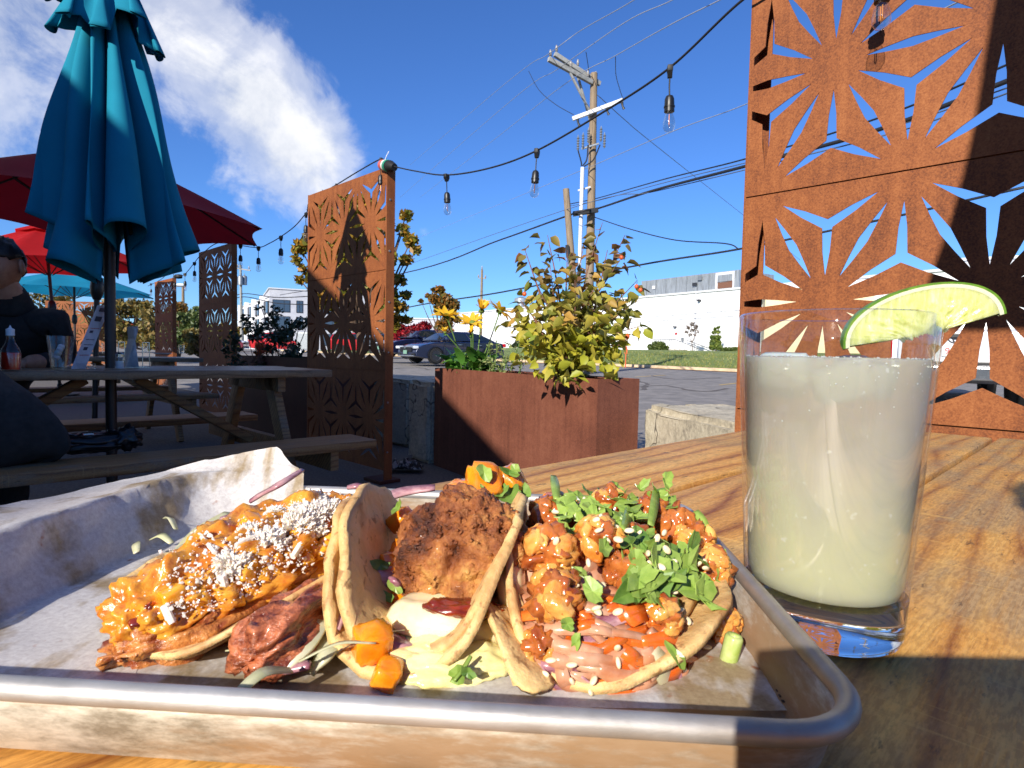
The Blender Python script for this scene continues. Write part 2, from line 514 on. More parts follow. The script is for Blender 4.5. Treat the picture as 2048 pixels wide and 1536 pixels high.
# fabrics, metals, paint
def fabric(name, c, trans, rough=0.85):
    m, t, b = newmat(name)
    v = coords(t)
    w = t.noise(v, 900, 2, 0.6); n = t.noise(v, 5, 4, 0.6)
    col = t.ramp(t.math('ADD', t.math('MULTIPLY', w, 0.5), t.math('MULTIPLY', n, 0.5)), [(0.35, tuple(x * 0.82 for x in c[:3]) + (1,)), (0.65, c)])
    t.l(col, b.inputs['Base Color'])
    b.inputs['Roughness'].default_value = rough
    b.inputs['Specular IOR Level'].default_value = 0.2
    tr = t.n('ShaderNodeBsdfTranslucent'); t.l(col, tr.inputs['Color'])
    mx = t.n('ShaderNodeMixShader'); mx.inputs[0].default_value = trans
    t.l(b.outputs[0], mx.inputs[1]); t.l(tr.outputs[0], mx.inputs[2])
    t.l(mx.outputs[0], m.node_tree.nodes['Material Output'].inputs['Surface'])
    bump(t, b, w, 0.2, 0.001)


fabric('teal_fabric', cl(24, 132, 160), 0.12)
fabric('teal_open_fabric', cl(30, 150, 190), 0.45)
fabric('red_fabric', cl(200, 30, 36), 0.45)
fabric('dark_red_fabric', cl(176, 34, 46), 0.3)
plain('black_metal', cl(34, 32, 34), 0.45, c2=cl(24, 22, 24), spec=0.4)
plain('black_plastic', cl(26, 26, 28), 0.4, c2=cl(18, 18, 20), scale=60)
plain('black_rubber', cl(22, 22, 24), 0.6)
plain('brown_pole', cl(58, 44, 40), 0.45, c2=cl(44, 34, 32))
m, t, b = newmat('filament')
b.inputs['Base Color'].default_value = cl(226, 150, 60)
b.inputs['Roughness'].default_value = 0.3
b.inputs['Metallic'].default_value = 0.6
plain('asphalt', cl(108, 100, 94), 0.9, c2=cl(74, 69, 66), scale=60, bmp=0.5, bdist=0.01)
plain('road_asphalt', cl(142, 136, 130), 0.9, c2=cl(112, 108, 104), scale=3, bmp=0.3, bdist=0.01)
plain('concrete', cl(190, 182, 168), 0.9, c2=cl(150, 142, 130), scale=9, bmp=0.5, bdist=0.01)
m, t, b = newmat('rough_concrete')
v = coords(t)
n1 = t.noise(v, 6, 6, 0.7); n2 = t.noise(v, 46, 5, 0.7)
cr = t.n('ShaderNodeTexVoronoi', feature='DISTANCE_TO_EDGE'); cr.inputs['Scale'].default_value = 1.15
wv = t.n('ShaderNodeVectorMath', operation='ADD'); t.l(v, wv.inputs[0])
nv = t.n('ShaderNodeTexNoise'); nv.inputs['Scale'].default_value = 6; t.l(v, nv.inputs['Vector'])
sv = t.n('ShaderNodeVectorMath', operation='SCALE'); sv.inputs['Scale'].default_value = 0.35; t.l(nv.outputs['Color'], sv.inputs[0])
t.l(sv.outputs[0], wv.inputs[1]); t.l(wv.outputs[0], cr.inputs['Vector'])
col = t.ramp(t.math('ADD', t.math('MULTIPLY', n1, 0.5), t.math('MULTIPLY', n2, 0.5)), [(0.36, cl(140, 132, 118)), (0.5, cl(186, 176, 154)), (0.64, cl(206, 198, 178))])
crk = t.ramp(cr.outputs['Distance'], [(0.003, (0.8, 0.8, 0.8)), (0.010, (0, 0, 0))])
t.l(t.mix(crk, col, cl(84, 78, 70)), b.inputs['Base Color'])
b.inputs['Roughness'].default_value = 0.92
bump(t, b, t.math('SUBTRACT', n2, crk), 0.7, 0.008)
plain('kerb_concrete', cl(206, 184, 150), 0.9, c2=cl(178, 156, 124), scale=3)
plain('soil', cl(64, 48, 38), 0.95, c2=cl(36, 26, 20), scale=60, bmp=0.8, bdist=0.02)
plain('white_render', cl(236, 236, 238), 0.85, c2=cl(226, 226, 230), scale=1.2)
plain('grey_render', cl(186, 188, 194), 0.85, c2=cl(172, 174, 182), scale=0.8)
plain('cream_render', cl(226, 206, 168), 0.85, c2=cl(214, 194, 156), scale=0.8)
plain('pale_trim', cl(210, 212, 216), 0.7)
plain('sheet_metal', cl(170, 176, 180), 0.45, metal=0.5, c2=cl(140, 144, 146), scale=2.5, stretch=(3, 3, 0.4))
plain('window_dark', cl(60, 76, 96), 0.08, c2=cl(48, 62, 82), spec=0.8)
plain('window_frame', cl(44, 46, 52), 0.5)
plain('brown_brick', cl(120, 84, 64), 0.9, c2=cl(96, 64, 50), scale=40)
plain('pole_wood', cl(150, 132, 108), 0.9, c2=cl(110, 94, 76), scale=6, stretch=(6, 6, 0.4), bmp=0.4, bdist=0.02)
plain('grey_beam', cl(158, 158, 154), 0.8, c2=cl(130, 130, 126), scale=6)
plain('white_pvc', cl(222, 224, 228), 0.5)
plain('galvanised', cl(150, 156, 160), 0.45, metal=0.6, c2=cl(126, 130, 134))
plain('porcelain', cl(150, 146, 142), 0.3)
plain('cable_black', cl(30, 30, 34), 0.6)
plain('cable_grey', cl(150, 154, 162), 0.5)
plain('cable_mid', cl(90, 100, 116), 0.6)
plain('yellow_paint', cl(206, 170, 90), 0.8, c2=cl(160, 140, 100), scale=12)
plain('orange_plastic', cl(206, 92, 50), 0.6)
plain('newsprint', cl(150, 146, 142), 0.8, c2=cl(30, 28, 28), scale=24, lo=0.47, hi=0.55)
plain('paper_white', cl(214, 212, 214), 0.7, c2=cl(196, 194, 198), scale=60, trans=0.15)
plain('menu_card', cl(200, 204, 216), 0.5)
plain('menu_ink', cl(40, 44, 70), 0.6)
plain('menu_red', cl(170, 60, 60), 0.6)
plain('hot_sauce', cl(196, 40, 20), 0.15, c2=cl(170, 28, 14), coat=0.5, sss=0.3)
plain('skin', cl(190, 136, 108), 0.5, c2=cl(172, 116, 90), scale=40, sss=0.15)
plain('lip', cl(170, 100, 88), 0.45)
plain('eye_white', cl(220, 216, 210), 0.3)
plain('eye_dark', cl(40, 28, 22), 0.2)
plain('hair_dark', cl(44, 34, 30), 0.5, c2=cl(22, 17, 15), scale=160, stretch=(1, 1, 0.3), bmp=0.6, bdist=0.003)
plain('charcoal_cloth', cl(58, 52, 48), 0.9, c2=cl(40, 36, 34), scale=30, bmp=0.3, bdist=0.004)
plain('black_cloth', cl(46, 42, 40), 0.9, c2=cl(32, 29, 28), scale=30, bmp=0.3, bdist=0.004)
plain('blue_shirt', cl(84, 92, 112), 0.9)
plain('jeans', cl(50, 58, 78), 0.9, c2=cl(38, 44, 60), scale=60)
plain('black_leather', cl(26, 25, 27), 0.3, c2=cl(16, 15, 17), scale=40, bmp=0.5, bdist=0.004)
plain('shoe', cl(40, 36, 36), 0.6)


def paint(name, c, flake=0.02):
    m, t, b = newmat(name)
    n = t.noise(coords(t), 3, 2)
    t.l(t.ramp(n, [(0.3, tuple(x * 0.9 for x in c[:3]) + (1,)), (0.7, c)]), b.inputs['Base Color'])
    b.inputs['Roughness'].default_value = 0.35
    b.inputs['Metallic'].default_value = 0.25
    b.inputs['Coat Weight'].default_value = 1.0
    b.inputs['Coat Roughness'].default_value = 0.04


paint('car_blue', cl(26, 38, 68)); paint('car_navy', cl(28, 34, 66)); paint('car_red', cl(190, 24, 30))
paint('car_maroon', cl(100, 22, 44)); paint('car_silver', cl(206, 208, 214)); paint('car_black', cl(30, 30, 34))
plain('tyre', cl(34, 34, 36), 0.85)
plain('alloy', cl(176, 178, 184), 0.3, metal=0.9)
plain('car_glass', cl(30, 40, 46), 0.04, c2=cl(26, 34, 40), spec=0.9, coat=0.6)
plain('headlamp', cl(200, 206, 214), 0.08, spec=0.8, coat=0.5)
plain('tail_lamp', cl(190, 16, 22), 0.12, coat=0.6)
plain('chrome', cl(200, 204, 208), 0.15, metal=0.95)
plain('plate_white', cl(220, 226, 222), 0.5)
plain('plate_green', cl(120, 160, 140), 0.5)
plain('plate_red', cl(176, 50, 56), 0.5)
# plants
plain('bark', cl(104, 84, 68), 0.9, c2=cl(70, 54, 44), scale=30, bmp=0.5, bdist=0.01)
plain('twig', cl(128, 84, 66), 0.7, c2=cl(92, 60, 50), scale=60)
plain('green_stem', cl(110, 140, 70), 0.6, c2=cl(84, 118, 52), scale=40)


def leafmat(name, cols, trans=0.35, rough=0.5):
    """colours differ from leaf to leaf (object random) or from clump to clump (position)"""
    m, t, b = newmat(name)
    oi = t.n('ShaderNodeObjectInfo')
    geo = t.n('ShaderNodeNewGeometry')
    rnd = t.math('FRACT', t.math('ADD', oi.outputs['Random'], geo.outputs['Random Per Island']))
    k = len(cols)
    col = t.ramp(rnd, [(i / max(1, k - 1) * 0.96 + 0.02, c) for i, c in enumerate(cols)])
    n = t.noise(coords(t), 60, 3)
    col = t.mix(t.math('MULTIPLY', n, 0.45), col, t.mix(1.0, col, (0.55, 0.5, 0.4, 1), 'MULTIPLY'))
    t.l(col, b.inputs['Base Color'])
    b.inputs['Roughness'].default_value = rough
    tr = t.n('ShaderNodeBsdfTranslucent'); t.l(col, tr.inputs['Color'])
    mx = t.n('ShaderNodeMixShader'); mx.inputs[0].default_value = trans
    t.l(b.outputs[0], mx.inputs[1]); t.l(tr.outputs[0], mx.inputs[2])
    t.l(mx.outputs[0], m.node_tree.nodes['Material Output'].inputs['Surface'])
    return m


leafmat('rose_leaf_low', [cl(196, 190, 60), cl(168, 174, 54), cl(206, 190, 76), cl(140, 156, 56)])
leafmat('rose_leaf_mid', [cl(184, 172, 70), cl(144, 150, 64), cl(200, 156, 74), cl(120, 132, 62), cl(196, 182, 80)])
leafmat('rose_leaf_high', [cl(156, 134, 64), cl(132, 124, 62), cl(176, 122, 64), cl(118, 112, 60), cl(140, 96, 64)])
leafmat('broad_green', [cl(86, 140, 56), cl(110, 160, 66), cl(70, 120, 50)], 0.3, 0.4)
leafmat('sage_leaf', [cl(150, 166, 110), cl(180, 186, 120), cl(120, 142, 92)], 0.3)
leafmat('petal', [cl(252, 208, 50), cl(248, 190, 34), cl(252, 216, 70)], 0.4)
leafmat('maple_leaf', [cl(146, 140, 44), cl(116, 122, 46), cl(182, 130, 40), cl(84, 98, 40), cl(196, 150, 50)], 0.35)
leafmat('small_maple_leaf', [cl(96, 98, 40), cl(150, 104, 40), cl(70, 78, 36), cl(186, 120, 46)], 0.3)
leafmat('red_bush_leaf', [cl(150, 24, 36), cl(190, 40, 50), cl(110, 16, 28), cl(130, 30, 36)], 0.3)
leafmat('hedge_leaf', [cl(150, 126, 60), cl(120, 110, 56), cl(90, 94, 46), cl(166, 134, 70)], 0.3)
leafmat('dark_shrub_leaf', [cl(46, 62, 42), cl(60, 76, 50), cl(36, 48, 34)], 0.2)
leafmat('green_shrub_leaf', [cl(96, 112, 56), cl(78, 98, 46), cl(116, 126, 70)], 0.25)
leafmat('cedar_leaf', [cl(110, 130, 50), cl(70, 96, 44), cl(140, 150, 66)], 0.2)
leafmat('bare_twig_leaf', [cl(110, 96, 84), cl(96, 80, 70)], 0.1)
leafmat('grass_blade', [cl(116, 130, 60), cl(140, 144, 76), cl(98, 118, 52), cl(170, 156, 96)], 0.2)
leafmat('orange_bloom', [cl(220, 120, 30), cl(206, 70, 60)], 0.3)
plain('lawn', cl(122, 136, 66), 0.95, c2=cl(96, 112, 50), scale=1.1, bmp=0.5, bdist=0.05)
plain('leaf_litter', cl(186, 140, 92), 0.95, c2=cl(150, 108, 70), scale=9)
plain('hip_fruit', cl(216, 96, 44), 0.35)
plain('flower_disc', cl(110, 130, 50), 0.7, c2=cl(86, 104, 36), scale=200)
plain('hills_green', cl(90, 104, 60), 0.95, c2=cl(120, 110, 56), scale=0.2)
plain('tape_red', cl(200, 96, 90), 0.4); plain('tape_white', cl(226, 226, 222), 0.4); plain('tape_green', cl(44, 140, 110), 0.4)

# ------------------------------------------------------------------ mesh helpers
def nrm(v):
    v = np.asarray(v, float)
    return v / max(1e-12, np.linalg.norm(v))


def rotz(a):
    c, s = math.cos(a), math.sin(a)
    return np.array([[c, -s, 0], [s, c, 0], [0, 0, 1.0]])


def rotax(axis, a):
    return np.array(Matrix.Rotation(a, 3, Vector(axis)))


def frame(d, up=(0, 0, 1)):
    d = nrm(d)
    up = np.array(up, float)
    if abs(d @ up) > 0.98:
        up = np.array([1.0, 0, 0])
    s = nrm(np.cross(d, up))
    return s, np.cross(s, d), d


M45 = rotz(math.pi / 4)        # local x -> u, local y -> v


class MB:
    def __init__(s):
        s.v, s.f, s.mi = [], [], []

    def add(s, vs, fs, mi=0):
        b = len(s.v)
        s.v += [tuple(map(float, p)) for p in vs]
        s.f += [tuple(b + i for i in f) for f in fs]
        s.mi += [mi] * len(fs)
        return s

    def box(s, c, size, M=None, bev=0.0, mi=0):
        c = np.array(c, float)
        hx, hy, hz = [x / 2 for x in size]
        M = np.eye(3) if M is None else M
        if bev <= 0:
            vs = [(x * hx, y * hy, z * hz) for z in (-1, 1) for y in (-1, 1) for x in (-1, 1)]
            fs = [(0, 2, 3, 1), (4, 5, 7, 6), (0, 1, 5, 4), (2, 6, 7, 3), (0, 4, 6, 2), (1, 3, 7, 5)]
        else:
            bm = bmesh.new()
            bmesh.ops.create_cube(bm, size=1.0, matrix=Matrix.Diagonal((2 * hx, 2 * hy, 2 * hz, 1)))
            bmesh.ops.bevel(bm, geom=bm.edges[:], offset=min(bev, hx * 0.9, hy * 0.9, hz * 0.9), segments=2, affect='EDGES', profile=0.6)
            vs = [tuple(v.co) for v in bm.verts]
            bm.verts.index_update()
            fs = [tuple(v.index for v in f.verts) for f in bm.faces]
            bm.free()
        return s.add([c + M @ np.array(p) for p in vs], fs, mi)

    def tube(s, pts, r, n=8, cap=True, mi=0):
        pts = [np.array(p, float) for p in pts]
        rs = [r] * len(pts) if isinstance(r, (int, float)) else list(r)
        vs = []
        prev = None
        for i, p in enumerate(pts):
            d = nrm(pts[min(i + 1, len(pts) - 1)] - pts[max(i - 1, 0)])
            if prev is None:
                a, b, _ = frame(d)
            else:
                a = nrm(prev - d * (prev @ d)); b = np.cross(a, d)
                b = -b
            prev = a
            b = np.cross(d, a)
            for k in range(n):
                t = 2 * math.pi * k / n
                vs.append(p + rs[i] * (math.cos(t) * a + math.sin(t) * b))
        fs = []
        for i in range(len(pts) - 1):
            for k in range(n):
                fs.append((i * n + k, i * n + (k + 1) % n, (i + 1) * n + (k + 1) % n, (i + 1) * n + k))
        if cap:
            fs.append(tuple(range(n - 1, -1, -1)))
            fs.append(tuple((len(pts) - 1) * n + k for k in range(n)))
        return s.add(vs, fs, mi)

    def lathe(s, prof, c=(0, 0, 0), n=24, M=None, mi=0, cap=True):
        c = np.array(c, float)
        M = np.eye(3) if M is None else M
        vs, fs = [], []
        for r, z in prof:
            for k in range(n):
                t = 2 * math.pi * k / n
                vs.append(c + M @ np.array([r * math.cos(t), r * math.sin(t), z]))
        for i in range(len(prof) - 1):
            for k in range(n):
                fs.append((i * n + k, i * n + (k + 1) % n, (i + 1) * n + (k + 1) % n, (i + 1) * n + k))
        if cap:
            if prof[0][0] > 1e-6:
                fs.append(tuple(range(n - 1, -1, -1)))
            if prof[-1][0] > 1e-6:
                fs.append(tuple((len(prof) - 1) * n + k for k in range(n)))
        return s.add(vs, fs, mi)

    def prism(s, poly, o, ex, ey, ez, depth, mi=0):
        o, ex, ey, ez = [np.array(a, float) for a in (o, ex, ey, ez)]
        n = len(poly)
        vs = [o + ex * x + ey * y for x, y in poly] + [o + ex * x + ey * y + ez * depth for x, y in poly]
        fs = [tuple(range(n - 1, -1, -1)), tuple(range(n, 2 * n))]
        fs += [(i, (i + 1) % n, n + (i + 1) % n, n + i) for i in range(n)]
        return s.add(vs, fs, mi)

    def grid(s, fn, nu, nv, closeu=False, mi=0):
        vs = [fn(i / (nu if closeu else nu - 1), j / (nv - 1)) for j in range(nv) for i in range(nu)]
        fs = []
        for j in range(nv - 1):
            for i in range(nu if closeu else nu - 1):
                a, b = j * nu + i, j * nu + (i + 1) % nu
                fs.append((a, b, b + nu, a + nu))
        return s.add(vs, fs, mi)

    def quad(s, a, b, c, d, mi=0):
        return s.add([a, b, c, d], [(0, 1, 2, 3)], mi)

    def build(s, name, mat, parent=None, smooth=False, solid=0.0, sub=0):
        off = np.zeros(3)
        if parent is not None:
            r = parent
            while r.parent is not None:
                r = r.parent
            off = np.array(r.get('_o', (0, 0, 0)))
        me = bpy.data.meshes.new(name)
        me.from_pydata([tuple(np.array(p) - off) for p in s.v], [], s.f)
        mats = mat if isinstance(mat, (list, tuple)) else [mat]
        for mm in mats:
            me.materials.append(MATS[mm])
        if len(mats) > 1:
            me.polygons.foreach_set('material_index', s.mi)
        if smooth:
            me.polygons.foreach_set('use_smooth', [True] * len(me.polygons))
        me.update()
        if smooth is not True and smooth:
            me.set_sharp_from_angle(angle=math.radians(smooth))
        o = bpy.data.objects.new(name, me)
        COL.objects.link(o)
        o.parent = parent
        if solid:
            md = o.modifiers.new('thickness', 'SOLIDIFY'); md.thickness = solid; md.offset = 0
        if sub:
            md = o.modifiers.new('smooth', 'SUBSURF'); md.levels = sub; md.render_levels = sub
        return o


def tag(o, label=None, cat=None, group=None, kind=None):
    if label: o['label'] = label
    if cat: o['category'] = cat
    if group: o['group'] = group
    if kind: o['kind'] = kind
    return o


def empty(name, loc, label=None, cat=None, group=None):
    o = bpy.data.objects.new(name, None)
    COL.objects.link(o)
    o.location = tuple(map(float, loc))
    o['_o'] = [float(x) for x in loc]
    o.empty_display_size = 0.05
    return tag(o, label, cat, group)


def copy_tree(o, parent=None):
    c = o.copy(); COL.objects.link(c); c.parent = parent
    for ch in list(o.children):
        copy_tree(ch, c)
    return c


def fbm(p, sc, oct=4):
    return mnoise.fractal(Vector(p) * sc, 0.6, 2.0, oct, noise_basis='PERLIN_ORIGINAL')


_ICO = {}


def ico(sub):
    if sub not in _ICO:
        bm = bmesh.new()
        bmesh.ops.create_icosphere(bm, subdivisions=sub, radius=1.0)
        bm.verts.index_update()
        _ICO[sub] = (np.array([tuple(v.co) for v in bm.verts]), [tuple(v.index for v in f.verts) for f in bm.faces])
        bm.free()
    return _ICO[sub]


def blob(mb, c, rad, M=None, sub=3, amp=0.12, sc=1.0, seed=0.0, amp2=0.0, sc2=5.0, square=0.0, mi=0):
    """a lump: ellipsoid (or rounded block when square > 0) pushed about by noise"""
    vs, fs = ico(sub)
    M = np.eye(3) if M is None else M
    rad = np.array(rad if hasattr(rad, '__len__') else (rad,) * 3, float)
    out = []
    rmin = float(rad.min()) * 1.25
    for p in vs:
        q = p
        if square:
            q = np.sign(p) * np.abs(p) ** (1 - square)
            q = q / max(1e-9, (np.abs(q) ** 6).sum() ** (1 / 6)) * (square) + p * (1 - square)
        d = amp * fbm(p + seed * 3.17, sc, 3)
        if amp2:
            d += amp2 * fbm(p + seed * 1.7 + 9, sc2, 3)
        nn_ = p / rad; nn_ = nn_ / math.sqrt(nn_ @ nn_)
        out.append(np.array(c) + M @ (q * rad + nn_ * d * rmin))
    mb.add(out, fs, mi)
    return mb


def rnd(a, b):
    return random.uniform(a, b)


def rrot():
    return np.array(Matrix.Rotation(rnd(0, 6.28), 3, Vector((rnd(-1, 1), rnd(-1, 1), rnd(-1, 1) + 1e-3)).normalized()))


def crom(pts, n):
    """smooth line through points"""
    P = [np.array(p, float) for p in pts]
    P = [2 * P[0] - P[1]] + P + [2 * P[-1] - P[-2]]
    out = []
    for i in range(1, len(P) - 2):
        for k in range(n):
            t = k / n
            a, b, c, d = P[i - 1], P[i], P[i + 1], P[i + 2]
            out.append(0.5 * (2 * b + (c - a) * t + (2 * a - 5 * b + 4 * c - d) * t * t + (3 * b - a - 3 * c + d) * t ** 3))
    out.append(P[-2])
    return out


# ------------------------------------------------------------------ the ground
mb = MB()
xs = np.concatenate([np.linspace(-900, -80, 8), np.linspace(-60, 60, 25), np.linspace(80, 900, 8)])
ys = np.concatenate([[-60, -30, -10, 0, 5], np.linspace(8, 65, 20), [80, 120, 200, 400, 900, 1500]])
vs = [(x, y, gz(x, y)) for y in ys for x in xs]
nx = len(xs)
mb.add(vs, [(j * nx + i, j * nx + i + 1, (j + 1) * nx + i + 1, (j + 1) * nx + i) for j in range(len(ys) - 1) for i in range(nx - 1)])
tag(mb.build('ground', 'asphalt', smooth=True), 'dark patched asphalt of patio and parking lot', 'ground', kind='structure')
# paler asphalt of the parking lot beyond the fence
mb = MB()
us_ = np.concatenate([[3.55, 4.5, 6, 8], np.linspace(11, 90, 28)])
vs = []
for u in us_:
    for v in np.linspace(-70, 110, 61):
        p = U(u, v); vs.append((p[0], p[1], gz(p[0], p[1]) + 0.006))
mb.add(vs, [(j * 61 + i, j * 61 + i + 1, (j + 1) * 61 + i + 1, (j + 1) * 61 + i) for j in range(len(us_) - 1) for i in range(60)])
tag(mb.build('parking_lot', 'road_asphalt', smooth=True), 'pale worn asphalt of the parking lot', 'parking lot', kind='structure')
# lawn bank across the lot, with its kerb
mb = MB()
UK = 26.6
prof = [(UK + 0.16, 0.40), (UK + 1.2, 0.46), (UK + 4, 0.62), (UK + 9, 0.95), (UK + 17, 1.32), (UK + 28, 1.45), (UK + 60, 1.5)]
vv = np.linspace(-60, 60, 61)


def lawnz(u, v):
    p = U(u, v)
    base = gz(p[0], p[1])
    zz = np.interp(u, [a for a, _ in prof], [b for _, b in prof])
    return max(base + 0.06, zz + (base - 0.33) * 0.5)


mb.grid(lambda a, b: (lambda u, v: U(u, v, lawnz(u, v)))(np.interp(b * (len(prof) - 1), range(len(prof)), [q[0] for q in prof]), -60 + 120 * a), 81, 25)
lawn_o = tag(mb.build('lawn', 'lawn', smooth=True), 'mown grass bank rising from the kerb to the white warehouse', 'lawn', kind='structure')
mb = MB()
vs = []
for v in vv:
    for u, dz in ((UK - 0.05, -0.05), (UK - 0.03, 0.12), (UK, 0.15), (UK + 0.17, 0.16), (UK + 0.17, -0.05)):
        p = U(u, v); vs.append((p[0], p[1], gz(p[0], p[1]) + dz))
mb.add(vs, [(j * 5 + i, j * 5 + i + 1, (j + 1) * 5 + i + 1, (j + 1) * 5 + i) for j in range(len(vv) - 1) for i in range(4)])
tag(mb.build('kerb', 'kerb_concrete'), 'pale concrete kerb below the grass bank', 'kerb', kind='structure')
mb = MB()
mb.grid(lambda a, b: (lambda u, v, p: np.array([p[0], p[1], gz(p[0], p[1]) + 0.026]))(0, 0, U(UK - 0.06 - 0.55 * b * (0.7 + 0.3 * math.sin(a * 40)), -40 + 80 * a)), 120, 3)
tag(mb.build('leaf_litter', 'leaf_litter'), 'fallen tan leaves gathered along the kerb', 'leaves', kind='stuff')
# grass blades over the visible bank
mb = MB()
for k in range(9000):
    u = UK + 0.2 + 14 * random.random() ** 1.6; v = rnd(2, 30)
    p = U(u, v, lawnz(u, v)); h = rnd(0.05, 0.13); a = rnd(0, 6.28); w = 0.03
    d = np.array([math.cos(a), math.sin(a), 0])
    mb.add([p - d * w, p + d * w, p + d * rnd(-.05, .05) + np.array([rnd(-.03, .03), 0, h])], [(0, 1, 2)])
tag(mb.build('grass', 'grass_blade'), 'short dry-tipped grass covering the bank', 'grass', kind='stuff')
# lot markings
mk_ = [((1385, 776), (1418, 772)), ((1440, 771), (1475, 767)), ((1265, 755), (1330, 751))]
for i, (a, b) in enumerate(mk_):
    A, B = G(*a), G(*b); s_, _, d_ = frame(B - A)
    mb = MB(); w = 0.07
    z = np.array([0, 0, 0.016])
    mb.quad(A - s_ * w + z, B - s_ * w + z, B + s_ * w + z, A + s_ * w + z)
    tag(mb.build('road_marking', 'yellow_paint'), kind='structure')
for k, pts in enumerate((((1268, 776), (1330, 772), (1400, 784), (1462, 778)), ((1300, 752), (1360, 760), (1440, 756)), ((790, 738), (830, 736), (868, 741)), ((1275, 763), (1290, 770), (1284, 782)))):
    P = []
    for q in pts:
        g_ = G(*q); P.append(np.array([g_[0], g_[1], gz(g_[0], g_[1]) + 0.011]))
    P = crom(P, 8); mb = MB(); vs = []
    for i, p in enumerate(P):
        d_ = nrm(P[min(i + 1, len(P) - 1)] - P[max(i - 1, 0)]); s_ = np.cross(d_, (0, 0, 1)); w = 0.05 + 0.03 * fbm(p, 1.5)
        j_ = s_ * 0.12 * fbm(p + 3, 0.8); vs += [p - s_ * w + j_, p + s_ * w + j_]
    mb.add(vs, [(2 * i, 2 * i + 1, 2 * i + 3, 2 * i + 2) for i in range(len(P) - 1)])
    tag(mb.build('tar_seam', 'asphalt'), kind='structure')
# ------------------------------------------------------------------ restaurant behind the photographer's shoulder: shades half the patio
rb = empty('restaurant_building', (-8.5, -4, 0), 'low cream restaurant whose eave shades the patio', 'building')
ed = nrm(np.array([0.119, -0.993, 0])); nrm_out = np.array([0.993, 0.119, 0])
EZ = 4.05


def eave_x(y, z):
    return (0.350 - 0.735 * z - 0.0806 * y) / 0.6732


Ay = 4.2; By = -22
pa = np.array([eave_x(Ay, EZ), Ay, 0]); pb = np.array([eave_x(By, EZ), By, 0])
mb = MB(); wdir = nrm(pb - pa); out = np.array([-wdir[1], wdir[0], 0]); out = out if out[0] > 0 else -out
ln = np.linalg.norm(pb - pa)
Mb = np.column_stack([wdir, out, (0, 0, 1)])
mb.box((pa + pb) / 2 - out * 4.3 + np.array([0, 0, 1.85]), (ln - 0.4, 8, 3.7), Mb)
mb.build('wall', 'cream_render', rb)  # unseen wall, its pale colour chosen to bounce light into the shade
mb = MB(); mb.box((pa + pb) / 2 - out * 4.2 + np.array([0, 0, EZ - 0.16]), (ln, 8.4, 0.32), Mb, 0.02); mb.build('roof', 'window_frame', rb)
for k in range(5):
    c = pa + wdir * (3 + 4.6 * k) - out * 0.29
    mb = MB(); mb.box(c + np.array([0, 0, 1.7]), (2.2, 0.06, 1.5), Mb, 0.01); w_ = mb.build('window', 'window_frame', rb)
    mb = MB(); mb.box(c + out * 0.03 + np.array([0, 0, 1.7]), (2.04, 0.03, 1.34), Mb); mb.build('pane', 'window_dark', w_)

# ------------------------------------------------------------------ laser-cut rusty steel screens
def clip_poly(poly, x0, x1, y0, y1):
    for ax, lim, sg in ((0, x0, 1), (0, x1, -1), (1, y0, 1), (1, y1, -1)):
        out = []
        for i in range(len(poly)):
            a, b = poly[i - 1], poly[i]
            ia, ib = sg * (a[ax] - lim) >= 0, sg * (b[ax] - lim) >= 0
            if ia != ib:
                t = (lim - a[ax]) / (b[ax] - a[ax])
                out.append((a[0] + t * (b[0] - a[0]), a[1] + t * (b[1] - a[1])))
            if ib:
                out.append(b)
        poly = out
        if len(poly) < 3:
            return []
    return poly


def area(p):
    return 0.5 * sum(p[i - 1][0] * p[i][1] - p[i][0] * p[i - 1][1] for i in range(len(p)))


def tile_holes(w, h, a, off, wid):
    """hemp-leaf pattern: slots between neighbouring star centres, three-armed cuts in the triangles"""
    rh = a * 0.866
    r0 = a * 0.20
    holes = []
    st = lambda i, j: np.array([off + a * (i + 0.5 * (j % 2)), h / 2 + rh * j])
    for j in range(-2, 3):
        for i in range(-3, 6):
            p = st(i, j)
            for q in ((st(i + 1, j),) if j % 2 == 0 else ()) + (st(i + (j % 2), j + 1), st(i - 1 + (j % 2), j + 1)):
                d = q - p; ln = np.linalg.norm(d); d = d / ln; n = np.array([-d[1], d[0]])
                A, B = p + d * r0, q - d * r0
                pts = []
                for t in (0, .25, .5, .75): pts.append(A + (B - A) * t + n * wid * (1 - abs(2 * t - 1)) ** 0.8 * 0.92)
                for t in (1, .75, .5, .25): pts.append(A + (B - A) * t - n * wid * (1 - abs(2 * t - 1)) ** 0.8 * 0.92)
                holes.append([tuple(x) for x in pts])
            for tri in ((st(i, j), st(i + 1, j), st(i + (j % 2), j + 1)), (st(i, j), st(i + 1, j), st(i + (j % 2), j - 1))):
                c = sum(tri) / 3
                vs_ = sorted(tri, key=lambda q: math.atan2(*(q - c)[::-1]))
                pts = []
                for k in range(3):
                    d = vs_[k] - c; ln = np.linalg.norm(d); d = d / ln; n = np.array([-d[1], d[0]])
                    tip = c + d * (ln - r0 * 0.92)
                    nx_ = vs_[(k + 1) % 3] - c
                    pts.append(tuple(c + d * ln * 0.22 - n * wid * 0.95)) if False else None
                    pts.append(tuple(c + d * ln * 0.36 - n * wid * 0.72))
                    pts.append(tuple(tip))
                    pts.append(tuple(c + d * ln * 0.36 + n * wid * 0.72))
                    bis = nrm(np.append(nrm(np.append(d, 0))[:2] + nrm(np.append(nx_, 0))[:2], 0))[:2]
                    pts.append(tuple(c + bis * wid * 1.15))
                holes.append(pts)
    out = []
    m = 0.008
    for p in holes:
        q = clip_poly(p, m, w - m, 0.016, h - 0.016)
        if len(q) >= 3 and abs(area(q)) > 6e-5:
            out.append(q)
    return out


_PLATE = {}


